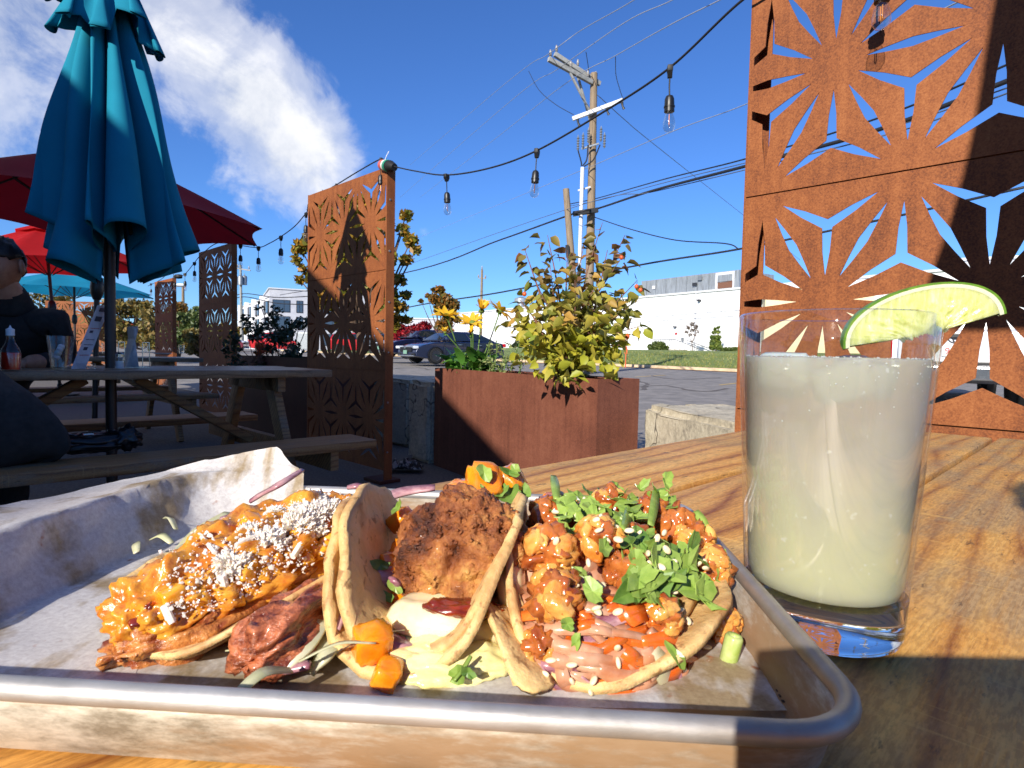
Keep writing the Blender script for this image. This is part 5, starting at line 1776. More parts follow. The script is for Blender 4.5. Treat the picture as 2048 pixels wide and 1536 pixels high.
def clump_ring(n, x0, x1, y0, y1, r0, r1, dy):
    return [(rnd(x0, x1), rnd(y0, y1), rnd(r0, r1), rnd(-dy, dy)) for _ in range(n)]


random.seed(21)
tree('maple_tree', 'yellow-green maple behind the middle screen', 720, 690, 12.5,
     clump_ring(34, 640, 790, 400, 640, 16, 34, 1.2) + [(600, 495, 18, 0), (592, 520, 12, 0), (608, 540, 12, 0), (600, 560, 10, 0), (625, 480, 22, 0), (812, 430, 14, 0), (806, 460, 14, 0), (822, 480, 16, 0), (832, 500, 12, 0), (812, 520, 14, 0), (800, 560, 14, 0), (812, 590, 12, 0),
     (803, 615, 14, 0), (795, 640, 14, 0), (620, 560, 12, 0), (815, 640, 10, 0), (790, 655, 10, 0)], 'maple_leaf', 0.07, 14000, 0.10, 'trees beyond the fence')
tree('young_maple_tree', 'small round bronze-green tree left of the daisies', 885, 690, 30,
     [(880, 580, 10, 0), (868, 598, 12, 0), (890, 602, 18, 0), (906, 610, 14, 0), (880, 618, 14, 0), (900, 630, 14, 0), (915, 640, 8, 0), (868, 580, 6, 0), (855, 591, 6, 0), (895, 645, 10, 0), (842, 602, 5, 0), (880, 650, 10, 0)],
     'small_maple_leaf', 0.11, 2600, 0.09, 'trees beyond the fence')
tree('red_bush', 'long bright red bush behind the parked sedans', 835, 690, 31, clump_ring(26, 785, 892, 652, 675, 9, 14, 0.8), 'red_bush_leaf', 0.10, 3800, 0.05, 'trees beyond the fence')
tree('bronze_shrub', 'brown-tinged shrub right of the red bush', 895, 690, 33, clump_ring(8, 870, 905, 640, 668, 8, 12, 0.5), 'small_maple_leaf', 0.1, 900, 0.05, 'trees beyond the fence')
tree('hedge_tree', 'wide tan autumn tree left of the shaded screens', 262, 690, 24, clump_ring(40, 205, 312, 598, 690, 12, 22, 1.5), 'hedge_leaf', 0.10, 5200, 0.12, 'trees beyond the fence')
tree('hedge_tree', 'tan tree mass behind the person in black', 70, 690, 26, clump_ring(30, 0, 200, 590, 690, 14, 24, 1.5), 'hedge_leaf', 0.10, 4200, 0.12, 'trees beyond the fence')
tree('hedge_tree', 'brown-green tree between the two shaded screens', 355, 690, 30, clump_ring(26, 330, 400, 622, 690, 10, 18, 1.0), 'green_shrub_leaf', 0.11, 3400, 0.12, 'trees beyond the fence')
tree('hedge_tree', 'dark round tree beside the small far screen', 352, 690, 42, clump_ring(14, 338, 362, 612, 650, 8, 14, 1.0), 'small_maple_leaf', 0.13, 1800, 0.12, 'trees beyond the fence')
tree('hedge_tree', 'olive shrub low behind the shaded screen', 420, 700, 17, clump_ring(26, 370, 470, 655, 705, 10, 16, 0.6), 'hedge_leaf', 0.07, 3000, 0.08, 'trees beyond the fence')
tree('hedge_tree', 'yellow shrub behind the maroon car', 470, 690, 75, clump_ring(12, 455, 490, 650, 668, 7, 10, 1.0), 'maple_leaf', 0.22, 900, 0.1, 'trees beyond the fence')
# shrubs against the warehouse
zw = on_wall(1320, 702, 4)[2]
p_ = on_wall(1318, 700, 3.0)
tree('round_shrub', 'round green shrub at the warehouse landing', 1318, 700, p_[1], [(1302, 694, 7, 0), (1312, 690, 9, 0), (1322, 691, 9, 0), (1332, 696, 6, 0), (1316, 697, 8, 0), (1305, 699, 6, 0), (1328, 699, 6, 0)], 'green_shrub_leaf', 0.16, 1500, 0.06, 'shrubs along the warehouse', zbase=p_[2] - 0.2)
p_ = on_wall(1432, 702, 3.0)
tree('cedar_tree', 'narrow twin-tipped cedar against the white warehouse', 1432, 702, p_[1], [(1425 + dx, y, w, 0) for dx, y, w in ((0, 695, 7), (0, 685, 6.5), (1, 675, 6), (3, 665, 4.5), (5, 658, 3), (12, 695, 7), (11, 685, 7), (11, 675, 6), (11, 664, 4.5), (12, 655, 3), (6, 690, 7), (6, 678, 6))], 'cedar_leaf', 0.13, 2200, 0.06, 'shrubs along the warehouse', zbase=p_[2] - 0.2)
p_ = on_wall(1452, 702, 3.0)
tree('low_hedge', 'low dark hedge right of the cedar', 1455, 702, p_[1], [(1446 + 6 * k, 699, 5, 0) for k in range(6)], 'green_shrub_leaf', 0.14, 700, 0.05, 'shrubs along the warehouse', zbase=p_[2] - 0.2)
p_ = on_wall(1384, 702, 4.0)
bt = tree('bare_tree', 'thin leafless young tree beside the warehouse steps', 1384, 702, p_[1], [(1376, 655, 6, 0), (1384, 648, 6, 0), (1392, 654, 6, 0), (1373, 664, 5, 0), (1394, 663, 5, 0), (1384, 660, 6, 0), (1380, 670, 5, 0), (1390, 670, 4, 0)], 'bare_twig_leaf', 0.09, 420, 0.05, 'trees beyond the fence', zbase=p_[2] - 0.2)
p_ = on_wall(1250, 702, 3.0)
tree('round_shrub', 'dark conifer shrub half hidden behind the bush leaves', 1030, 698, on_wall(1035, 700, 3)[1], [(1028, 692, 5, 0), (1034, 688, 6, 0), (1040, 693, 5, 0), (1034, 682, 4, 0)], 'dark_shrub_leaf', 0.2, 700, 0.06, 'shrubs along the warehouse', zbase=on_wall(1035, 703, 3)[2] - 0.2)
# hydrant-like marker post on the lawn edge
p_ = L(1251, 731, 30); mp_ = empty('marker_post', p_, 'thin orange marker post on the grass edge', 'post')
mb = MB(); mb.tube([p_ + np.array([0, 0, -0.1]), p_ + np.array([0, 0, 1.45])], 0.03, 6); mb.build('stake', 'orange_plastic', mp_)
mb = MB(); mb.box(p_ + np.array([0, 0, 0.75]), (0.14, 0.06, 0.35), bev=0.01); mb.build('band', 'orange_plastic', mp_)
# far wooded hill line at the left
mb = MB()
for k in range(60):
    x = -260 + k * 8; blob(mb, (x, 330 + 20 * math.sin(k), 5 + 3 * math.sin(k * 0.7)), (12, 10, 9 + 3 * math.sin(k * 1.9)), sub=2, amp=0.4, sc=2.0, seed=k)
tag(mb.build('hills', 'hills_green', smooth=True), 'far line of wooded hills on the horizon', 'hills', kind='structure')
# grey cabinet sign on a white post beside the red car
p_ = L(597, 703, 26); sg_ = empty('cabinet_sign', ground_under(p_), 'grey cabinet on a white post in front of the red car', 'sign')
g0 = ground_under(p_)
mb = MB(); mb.box(L(605, 682, 26), (0.48, 0.1, 0.72), bev=0.02); mb.build('cabinet', 'galvanised', sg_)
c_ = L(601, 698, 26.02); mb = MB(); mb.box(np.array([c_[0], c_[1], (g0[2] + c_[2]) / 2]), (0.1, 0.1, c_[2] - g0[2] + 0.3), bev=0.01); mb.build('post', 'white_pvc', sg_)


# ------------------------------------------------------------------ cars
def car(kind, paintm, label, loc, heading, plate=None):
    """x forward, y left, z up; the side outline is lofted across the width with tumblehome"""
    root = empty('parked_car' if kind != 'pickup' else 'pickup_truck', (0, 0, 0), label, 'car' if kind != 'pickup' else 'truck', 'vehicles in the lot')
    if kind == 'sedan':
        Lc, Wc, wb, wr = 4.8, 1.84, 2.8, 0.335
        low = [(-2.38, 0.42), (-2.36, 0.72), (-2.25, 0.95), (-1.6, 1.02), (-0.9, 0.99), (0.0, 0.96), (0.9, 0.95), (1.5, 0.90), (2.05, 0.78), (2.3, 0.66), (2.4, 0.5), (2.38, 0.28), (1.85, 0.2), (-1.9, 0.2), (-2.3, 0.28)]
        roof = [(-1.85, 1.0), (-1.1, 1.33), (-0.4, 1.43), (0.2, 1.42), (0.6, 1.33), (1.15, 0.99)]
    elif kind == 'suv':
        Lc, Wc, wb, wr = 4.65, 1.88, 2.7, 0.37
        low = [(-2.28, 0.5), (-2.3, 0.85), (-2.24, 1.1), (-1.5, 1.13), (0, 1.1), (0.95, 1.08), (1.6, 1.02), (2.1, 0.92), (2.3, 0.75), (2.32, 0.45), (2.2, 0.3), (1.7, 0.25), (-1.8, 0.25), (-2.2, 0.32)]
        roof = [(-2.2, 1.1), (-1.95, 1.55), (-1.3, 1.68), (0.0, 1.69), (0.45, 1.6), (1.1, 1.08)]
    else:
        Lc, Wc, wb, wr = 5.5, 1.92, 3.4, 0.39
        low = [(-2.7, 0.62), (-2.7, 1.12), (-2.66, 1.2), (-0.95, 1.2), (-0.9, 1.14), (0.9, 1.14), (1.5, 1.12), (2.3, 1.05), (2.62, 0.9), (2.66, 0.5), (2.4, 0.36), (1.8, 0.34), (-2.2, 0.4), (-2.6, 0.5)]
        roof = [(-0.92, 1.18), (-0.8, 1.72), (-0.3, 1.8), (0.5, 1.8), (0.8, 1.7), (1.4, 1.12)]

    def shell(profile, w0, taper):
        bm = bmesh.new()
        rings = []
        for yy, k in ((-1, 0.955), (-0.93, 1.0), (-0.5, 1.0), (0, 1.0), (0.5, 1.0), (0.93, 1.0), (1, 0.955)):
            zc = sum(z for _, z in profile) / len(profile)
            ring = []
            for x, z in profile:
                hw = w0 / 2 * (1 - taper * max(0, (z - 0.95)) / 0.5)
                hw *= 1 - 0.10 * max(0, abs(x) - Lc / 2 + 0.45) / 0.45
                zz = zc + (z - zc) * k
                xx = x * (0.985 if abs(yy) == 1 else 1 - 0.018 * yy * yy * (abs(x) > Lc / 2 - 0.6))
                ring.append(bm.verts.new((xx, hw * yy, zz)))
            rings.append(ring)
        n = len(profile)
        for a, b in zip(rings, rings[1:]):
            for i in range(n):
                bm.faces.new((a[i], a[(i + 1) % n], b[(i + 1) % n], b[i]))
        bm.faces.new(rings[0]); bm.faces.new(rings[-1][::-1])
        bmesh.ops.recalc_face_normals(bm, faces=bm.faces[:])
        bm.verts.index_update()
        mb = MB(); mb.add([tuple(v.co) for v in bm.verts], [tuple(v.index for v in f.verts) for f in bm.faces]); bm.free()
        return mb
    body = shell(low, Wc, 0.0).build('body', paintm, root, smooth=32)
    md = body.modifiers.new('round', 'BEVEL'); md.width = 0.035; md.segments = 2; md.limit_method = 'ANGLE'; md.angle_limit = 0.5
    cab = shell(roof, Wc * 0.965, 0.42).build('cabin', paintm, root, smooth=32)
    md = cab.modifiers.new('round', 'BEVEL'); md.width = 0.04; md.segments = 2; md.limit_method = 'ANGLE'; md.angle_limit = 0.5
    # glazing: side windows, windscreen, rear window set a little proud of the cabin
    zb_, zt_ = roof[0][1] + 0.05, max(z for _, z in roof) - 0.09

    def hwid(z):
        return Wc * 0.965 / 2 * (1 - 0.42 * max(0, z - 0.95) / 0.5) + 0.004

    def xs_at(z):
        f_ = np.interp(z, [roof[-1][1], roof[-2][1]], [roof[-1][0], roof[-2][0]])
        r_ = np.interp(z, [roof[0][1], roof[1][1]], [roof[0][0], roof[1][0]])
        return r_, f_
    r0, f0 = xs_at(zb_); r1, f1 = xs_at(zt_)
    segs = [(0.06, 0.47), (0.52, 0.93)] if kind != 'suv' else [(0.05, 0.30), (0.34, 0.62), (0.66, 0.94)]
    if kind == 'pickup': segs = [(0.08, 0.46), (0.52, 0.93)]
    for s in (-1, 1):
        for a, b in segs:
            X = lambda t, r, f: r + (f - r) * t
            P = [(X(a, r0, f0), s * hwid(zb_), zb_), (X(b, r0, f0), s * hwid(zb_), zb_), (X(b, r1, f1), s * hwid(zt_), zt_), (X(a, r1, f1), s * hwid(zt_), zt_)]
            mb = MB(); mb.quad(*[np.array(p) + np.array([0, s * 0.006, 0]) for p in (P if s < 0 else P[::-1])]); mb.build('side_window', 'car_glass', root, solid=0.006)
    for nm, (xa, za), (xb, zb2) in (('windscreen', roof[-1], roof[-2]), ('rear_window', roof[0], roof[1])):
        sg = 1 if nm == 'windscreen' else -1
        a = np.array([xa, 0, za]); b = np.array([xb, 0, zb2]); nrm_ = nrm(np.array([(zb2 - za) * sg, 0, abs(xb - xa)]))
        q0, q1 = a + (b - a) * 0.08, a + (b - a) * 0.95
        h0, h1 = hwid(q0[2]) * 0.9, hwid(q1[2]) * 0.9
        mb = MB(); P = [q0 + np.array([0, -h0, 0]), q0 + np.array([0, h0, 0]), q1 + np.array([0, h1, 0]), q1 + np.array([0, -h1, 0])]
        mb.quad(*[p + nrm_ * 0.012 for p in P]); mb.build(nm, 'car_glass', root, solid=0.006)
    # wheels
    for sx in (-1, 1):
        for s in (-1, 1):
            c = np.array([sx * wb / 2 + 0.02, s * (Wc / 2 - 0.1), wr])
            Mx = np.column_stack([(1, 0, 0), (0, 0, -s), (0, s, 0)]).astype(float)
            mb = MB(); mb.lathe([(wr * 0.62, -0.11), (wr * 0.93, -0.11), (wr, -0.07), (wr, 0.08), (wr * 0.94, 0.115), (wr * 0.66, 0.12), (wr * 0.64, 0.1)], c, 28, Mx)
            wo_ = mb.build('wheel', 'tyre', root, smooth=40)
            mb = MB(); mb.lathe([(wr * 0.66, 0.112), (wr * 0.6, 0.09), (wr * 0.58, 0.04), (0.0, 0.03)], c, 24, Mx); mb.build('rim_well', 'window_frame', wo_, smooth=40)
            mb = MB()
            for k in range(5):
                t = 2 * math.pi * k / 5; d = np.array([math.cos(t), math.sin(t), 0]); e = np.array([-d[1], d[0], 0])
                pts = [d * 0.03 + e * 0.03, d * wr * 0.63 + e * 0.065, d * wr * 0.63 - e * 0.045, d * 0.03 - e * 0.03]
                mb.add([c + Mx @ (p + np.array([0, 0, zz])) for zz in (0.07, 0.105) for p in pts], [(0, 1, 2, 3), (4, 7, 6, 5), (0, 4, 5, 1), (1, 5, 6, 2), (2, 6, 7, 3), (3, 7, 4, 0)])
            mb.lathe([(wr * 0.60, 0.09), (wr * 0.66, 0.12), (wr * 0.69, 0.115)], c, 24, Mx, cap=False); mb.lathe([(0.06, 0.06), (0.06, 0.11), (0.0, 0.115)], c, 12, Mx)
            mb.build('rim', 'alloy', wo_, smooth=40)
            mb = MB(); mb.lathe([(wr * 1.14, -0.03), (wr * 1.14, 0.118)], c, 28, Mx, cap=False); mb.lathe([(wr * 1.14, 0.112), (wr * 1.03, 0.112)], c, 28, Mx, cap=False); mb.build('wheel_arch', 'black_plastic', root, smooth=40)
    fx = max(x for x, _ in low); zf = 0.62 if kind == 'sedan' else 0.8
    for s in (-1, 1):
        mb = MB(); mb.box((fx - 0.10, s * Wc * 0.36, zf + 0.05), (0.22, 0.42, 0.12), rotz(-s * 0.35), 0.03); mb.build('headlight', 'headlamp', root, smooth=40)
        mb = MB(); mb.box((-fx + 0.06, s * Wc * (0.40 if kind == 'pickup' else 0.39), 0.95 if kind != 'sedan' else 0.86), (0.12, 0.2 if kind == 'pickup' else 0.36, 0.42 if kind == 'pickup' else 0.16), None, 0.03); mb.build('tail_light', 'tail_lamp', root, smooth=40)
        mb = MB(); mb.box((roof[-1][0] - 0.25, s * (Wc / 2 + 0.06), roof[-1][1] + 0.08), (0.14, 0.2, 0.14), None, 0.04); mb.build('mirror', paintm, root, smooth=40)
        mb = MB(); mb.box((fx - 0.06, s * Wc * 0.34, 0.36), (0.12, 0.3, 0.10), None, 0.02); mb.build('fog_light', 'black_plastic', root)
        for xd in (0.55, -0.5):
            mb = MB(); mb.box((xd - 0.35, s * (Wc / 2 + 0.005), low[4][1] - 0.16), (0.2, 0.03, 0.035), None, 0.01); mb.build('door_handle', 'chrome', root)
            mb = MB(); mb.box((xd + 0.45, s * (Wc / 2 - 0.0), 0.62), (0.012, 0.014, 0.62)); mb.build('door_seam', 'window_frame', root)
    mb = MB(); mb.box((fx - 0.035, 0, zf - 0.05), (0.12, Wc * 0.56, 0.2), None, 0.03); gr_ = mb.build('grille', 'black_plastic', root)
    mb = MB(); mb.box((fx + 0.0, 0, zf + 0.06), (0.1, Wc * 0.6, 0.035), None, 0.01); mb.build('grille_bar', 'chrome', gr_)
    mb = MB(); mb.lathe([(0.0, 0.0), (0.055, 0.0), (0.06, -0.02)], (fx + 0.06, 0, zf + 0.04), 16, np.array([[0, 0, 1], [1, 0, 0], [0, 1, 0.0]])); mb.build('badge', 'chrome', gr_)
    if kind == 'sedan':
        mb = MB(); mb.box((fx + 0.035, 0, zf - 0.16), (0.02, 0.32, 0.16), None, 0.005); mb.build('front_plate', 'plate_green', root)
    mb = MB(); mb.box((fx - 0.05, 0, 0.30), (0.14, Wc * 0.8, 0.05), None, 0.02); mb.build('bumper_lip', 'chrome', root)
    if kind == 'pickup':
        # step bumper, tailgate, emblem and number plate
        mb = MB(); mb.box((-2.78, 0, 0.56), (0.16, 1.84, 0.2), None, 0.03); mb.build('rear_bumper', 'chrome', root)
        mb = MB(); mb.box((-2.85, 0, 0.70), (0.1, 1.5, 0.05), None, 0.01); mb.build('bumper_step', 'black_plastic', root)
        mb = MB(); mb.box((-2.715, 0, 0.93), (0.04, 1.44, 0.44), None, 0.02); tg = mb.build('tailgate', paintm, root)
        mb = MB(); mb.box((-2.735, 0, 1.1), (0.04, 0.34, 0.08), None, 0.02); mb.build('handle', 'black_plastic', tg)
        for a_, b_, cy in ((0.10, 0.065, 0), (0.045, 0.06, 0), (0.075, 0.028, 0.022)):
            mb = MB(); mb.tube([(-2.745, a_ * math.cos(t), 1.06 + cy + b_ * math.sin(t)) for t in np.linspace(0, 2 * math.pi, 25)], 0.009, 5); mb.build('emblem', 'window_frame', tg)
        mb = MB(); mb.box((-2.75, 0.0, 0.88), (0.02, 0.34, 0.17), None, 0.01); pl_ = mb.build('number_plate', 'plate_white', root)
        cu_ = bpy.data.curves.new('plate_text', 'FONT'); cu_.body = '95'; cu_.size = 0.13; cu_.extrude = 0.002; cu_.align_x = 'LEFT'; cu_.materials.append(MATS['plate_red'])
        to = bpy.data.objects.new('plate_text', cu_); COL.objects.link(to); bpy.context.view_layer.update(); tm_ = bpy.data.meshes.new_from_object(to); bpy.data.objects.remove(to); to = bpy.data.objects.new('plate_characters', tm_); COL.objects.link(to); to.parent = pl_
        to.matrix_local = Matrix(((0, 0, -1, -2.763), (-1, 0, 0, 0.14), (0, 1, 0, 0.835), (0, 0, 0, 1)))
    else:
        mb = MB(); mb.box((-fx - 0.01, 0, 0.75), (0.03, 0.34, 0.16), None, 0.005); mb.build('rear_plate', 'plate_white', root)
    root.location = tuple(map(float, loc)); root.rotation_euler = (0, 0, heading)
    return root


def park(x, y, Y):
    p = L(x, y, Y); return (p[0], p[1], p[2])


car('sedan', 'car_blue', 'dark blue sedan parked with its front wheel toward the planter', park(905, 726, 27.6), math.radians(180 + 38))
car('sedan', 'car_navy', 'navy sedan parked behind the dark blue one', park(845, 716, 30.5), math.radians(180 + 40))
car('suv', 'car_red', 'bright red car parked behind the shaded planter', park(556, 703.6, 54), math.radians(8))
car('suv', 'car_maroon', 'maroon car parked left of the bright red one', park(440, 702, 54), math.radians(6))
car('suv', 'car_red', 'red car glimpsed between the napkins and the hedge', park(255, 694, 40), math.radians(10))
car('suv', 'car_red', 'red car half hidden behind the middle screen', park(715, 707, 50), math.radians(8))
car('suv', 'car_black', 'dark car parked behind the navy sedan', park(795, 702, 40), math.radians(220))
pk = car('pickup', 'car_silver', 'silver pickup truck seen through the big screen', (9.35, 13.1, 0.05), math.radians(58))
pk.scale = (1.18, 1.18, 1.18)

# ------------------------------------------------------------------ people
def skin_body(joints, bones):
    """joints: name -> (pos, radius, material index); one continuous surface grown over the skeleton"""
    names = list(joints)
    me = bpy.data.meshes.new('body_skeleton')
    me.from_pydata([tuple(map(float, joints[n][0])) for n in names], [(names.index(a), names.index(b)) for a, b in bones], [])
    o = bpy.data.objects.new('body_skeleton', me); COL.objects.link(o)
    md = o.modifiers.new('skin', 'SKIN')
    md.use_smooth_shade = True
    for i, n in enumerate(names):
        r = joints[n][1]
        r = r if hasattr(r, '__len__') else (r, r)
        me.skin_vertices[0].data[i].radius = r
        me.skin_vertices[0].data[i].use_root = (i == 0)
    o.modifiers.new('sub', 'SUBSURF').levels = 3
    dg = bpy.context.evaluated_depsgraph_get()
    ev = bpy.data.meshes.new_from_object(o.evaluated_get(dg))
    vs = [np.array(v.co) for v in ev.vertices]; fs = [tuple(p.vertices) for p in ev.polygons]
    bpy.data.objects.remove(o); bpy.data.meshes.remove(me); bpy.data.meshes.remove(ev)
    J = np.array([joints[n][0] for n in names]); mi_ = [joints[n][2] for n in names]
    mi = []
    for f in fs:
        c = sum(vs[i] for i in f) / len(f)
        mi.append(mi_[int(np.argmin(np.linalg.norm(J - c, axis=1)))])
    return vs, fs, mi


def head_mesh(c, fwd, up=(0, 0, 1)):
    """sculpted head; returns verts, faces, hair verts, hair faces"""
    vs, fs = ico(4)
    f = nrm(fwd); s = nrm(np.cross(f, up)); u = np.cross(s, f)
    Mx = np.column_stack([s, f, u])
    g = lambda p, q, w: math.exp(-((p - np.array(q)) ** 2).sum() / w ** 2)
    out = []
    for p in vs:
        q = p * np.array([0.074, 0.094, 0.112])
        t = max(0, -p[2])
        q[0] *= 1 - 0.30 * t; q[1] *= 1 - 0.10 * t
        if p[1] > 0: q[1] *= 1 - 0.08 * p[1]
        q[1] += 0.024 * g(p, (0, 0.97, -0.18), 0.16) + 0.012 * g(p, (0, 0.97, 0.02), 0.12) + 0.008 * g(p, (0, 0.85, -0.55), 0.22) + 0.010 * g(p, (0, 0.6, -0.86), 0.25)
        for sx in (-1, 1):
            q[1] -= 0.010 * g(p, (sx * 0.36, 0.9, 0.06), 0.2); q[1] += 0.006 * g(p, (sx * 0.34, 0.92, 0.24), 0.18); q[1] += 0.004 * g(p, (sx * 0.5, 0.8, -0.2), 0.25)
        q[1] -= 0.004 * g(p, (0, 0.9, -0.50), 0.07)
        out.append(q)
    hv, hf = [], []
    keep = {}
    for i, (p, q) in enumerate(zip(vs, out)):
        line = 0.30 if p[1] > 0.55 else 0.30 - (0.55 - p[1]) * 0.75
        if p[2] > max(-0.55, line) and not (abs(p[0]) > 0.86 and p[2] < 0.2 and p[1] > -0.25):
            keep[i] = len(hv); k = 1.012 + 0.075 * min(1, max(0, (p[2] - max(-0.55, line)) / 0.35)) + 0.11 * fbm(p * np.array([1, 1, 0.5]), 8.0, 4) * min(1, max(0, (p[2] - line) / 0.3))
            hv.append(np.array(c) + Mx @ (q * k))
    hf = [tuple(keep[i] for i in fc) for fc in fs if all(i in keep for i in fc)]
    return [np.array(c) + Mx @ q for q in out], fs, hv, hf, Mx


def person(name_label, joints, bones, head_c, fwd, mats, cat='person', up=(0, 0, 1), extras=True):
    vs, fs, mi = skin_body(joints, bones)
    hv, hfs, hairv, hairf, Mx = head_mesh(head_c, fwd, up)
    base = np.array(joints['pelvis'][0]) * np.array([1, 1, 0])
    root = empty('person', base, name_label, cat)
    mb = MB()
    # cloth folds
    fold = {}
    for f, m_ in zip(fs, mi):
        for i in f: fold[i] = fold.get(i, True) and m_ in (0, 1)
    c0 = np.array(joints['chest'][0])
    vs = [v + nrm(v - c0) * (0.016 * fbm(v * np.array([1, 1, 0.6]), 7.0, 3) + 0.007 * abs(fbm(v, 19.0, 3))) if fold.get(i) else v for i, v in enumerate(vs)]
    mb.add(vs, fs); mb.mi = list(mi)
    mb.add(hv, hfs, 2)
    C0 = np.array(head_c)
    for sx in (-1, 1):
        blob(mb, C0 + Mx @ np.array([sx * 0.076, -0.008, -0.008]), (0.012, 0.022, 0.034), Mx @ rotax((0, 0, 1), sx * -0.35), 2, 0.12, 3.0, mi=2)
    mb.build('body', mats, root, smooth=True)
    mb = MB(); mb.add(hairv, hairf); mb.build('hair', 'hair_dark', root, smooth=True, solid=0.004)
    for sx in (-1, 1):
        e = C0 + Mx @ np.array([sx * 0.030, 0.076, 0.008])
        mb = MB(); blob(mb, e, 0.0125, sub=2, amp=0); ey = mb.build('eye', 'eye_white', root, smooth=True)
        mb = MB(); blob(mb, e + Mx @ np.array([0, 0.0095, -0.002]), (0.0055, 0.004, 0.0055), Mx, 2, 0); mb.build('iris', 'eye_dark', ey, smooth=True)
        mb = MB(); mb.tube([C0 + Mx @ np.array([sx * x, y, z]) for x, y, z in ((0.014, 0.091, 0.028), (0.03, 0.088, 0.034), (0.046, 0.076, 0.028))], [0.003, 0.0042, 0.002], 6); mb.build('eyebrow', 'hair_dark', root, smooth=True)
    mb = MB(); mb.tube([C0 + Mx @ np.array([x, y, z]) for x, y, z in ((-0.024, 0.077, -0.056), (0, 0.091, -0.054), (0.024, 0.077, -0.056))], [0.002, 0.0055, 0.002], 8); mb.build('mouth', 'lip', root, smooth=True)
    return root


def hand_chain(J, B, wrist, wname, d, palm_up, side, mi=2, curl=0.5):
    """palm and five fingers as bent chains that continue the forearm"""
    d = nrm(d); s = nrm(np.cross(d, palm_up)) * side; n = nrm(np.cross(s, d)) * side
    n = np.array(palm_up, float) - d * (np.array(palm_up) @ d); n = nrm(n)
    pc = wrist + d * 0.05
    J[wname + '_palm'] = (pc, (0.026, 0.020), mi); B.append((wname, wname + '_palm'))
    for k, (off, ln) in enumerate(((-0.027, 0.062), (-0.009, 0.074), (0.010, 0.070), (0.027, 0.055))):
        a = wrist + d * 0.088 + s * off
        b = a + (d * math.cos(curl * 0.6) - n * math.sin(curl * 0.6)) * ln * 0.5
        c = b + (d * math.cos(curl * 1.5) - n * math.sin(curl * 1.5)) * ln * 0.5
        for nm, p, r in (('a', a, 0.0095), ('b', b, 0.0085), ('c', c, 0.007)):
            J['%s_f%d%s' % (wname, k, nm)] = (p, r, mi)
        B += [(wname + '_palm', '%s_f%da' % (wname, k)), ('%s_f%da' % (wname, k), '%s_f%db' % (wname, k)), ('%s_f%db' % (wname, k), '%s_f%dc' % (wname, k))]
    a = wrist + d * 0.03 - s * 0.036; b = a + nrm(d - s * 0.7) * 0.034; c = b + nrm(d - n * 0.4) * 0.028
    for nm, p, r in (('a', a, 0.012), ('b', b, 0.0105), ('c', c, 0.008)):
        J['%s_t%s' % (wname, nm)] = (p, r, mi)
    B += [(wname, wname + '_ta'), (wname + '_ta', wname + '_tb'), (wname + '_tb', wname + '_tc')]


def seated(head, neck, chest, pelvis, shl, shr, ell, elr, wrl, wrr, face, knee_dir, hand_l=None, hand_r=None, chest_r=0.15, up=(0, 0, 1), mats=('black_cloth', 'jeans', 'skin', 'shoe'), label='', seat_z=0.45, wl_=1.0, curl=0.5):
    kd = nrm(knee_dir); sd = np.array([kd[1], -kd[0], 0])
    A = lambda p: np.array(p, float)
    pelvis = A(pelvis)
    J = {'pelvis': (pelvis, (0.155, 0.13), 1), 'waist': (A(pelvis) * 0.55 + A(chest) * 0.45, (0.145, 0.12), 0), 'chest': (A(chest), (chest_r, 0.125), 0), 'neckb': (A(neck), (0.072, 0.07), 0),
         'neck': (A(neck) * 0.5 + A(head) * 0.5 + np.array([0, 0, -0.03]), 0.052, 2), 'skull': (A(head) + np.array([0, 0, -0.02]), 0.05, 2)}
    B = [('pelvis', 'waist'), ('waist', 'chest'), ('chest', 'neckb'), ('neckb', 'neck'), ('neck', 'skull')]
    for nm, sh, el, wr in (('l', shl, ell, wrl), ('r', shr, elr, wrr)):
        sh, el, wr = A(sh), A(el), A(wr)
        J['sh' + nm] = (sh, 0.064, 0); J['up' + nm] = ((sh + el) / 2, 0.052, 0); J['el' + nm] = (el, 0.047, 0); J['fo' + nm] = (el * 0.45 + wr * 0.55, 0.043, 0); J['wr' + nm] = (wr, 0.031, 2)
        B += [('chest', 'sh' + nm), ('sh' + nm, 'up' + nm), ('up' + nm, 'el' + nm), ('el' + nm, 'fo' + nm), ('fo' + nm, 'wr' + nm)]
        hd = (hand_l if nm == 'l' else hand_r)
        hand_chain(J, B, wr, 'wr' + nm, hd if hd is not None else wr - el, (0, 0, 1), 1 if nm == 'l' else -1, curl=curl)
    for nm, s in (('l', -1), ('r', 1)):
        hip = pelvis + sd * s * 0.10 - np.array([0, 0, 0.02])
        kn = hip + kd * 0.43 + np.array([0, 0, 0.02]); an = kn + kd * 0.02; an = np.array([an[0], an[1], 0.10]); toe = an + kd * 0.16 + np.array([0, 0, -0.05])
        J['hip' + nm] = (hip, 0.098, 1); J['th' + nm] = ((hip + kn) / 2, 0.082, 1); J['kn' + nm] = (kn, 0.064, 1); J['ca' + nm] = (kn * 0.6 + an * 0.4, 0.058, 1); J['an' + nm] = (an, 0.045, 3); J['to' + nm] = (toe, (0.045, 0.035), 3)
        B += [('pelvis', 'hip' + nm), ('hip' + nm, 'th' + nm), ('th' + nm, 'kn' + nm), ('kn' + nm, 'ca' + nm), ('ca' + nm, 'an' + nm), ('an' + nm, 'to' + nm)]
    return person(label, J, B, head, face, list(mats), up=up)


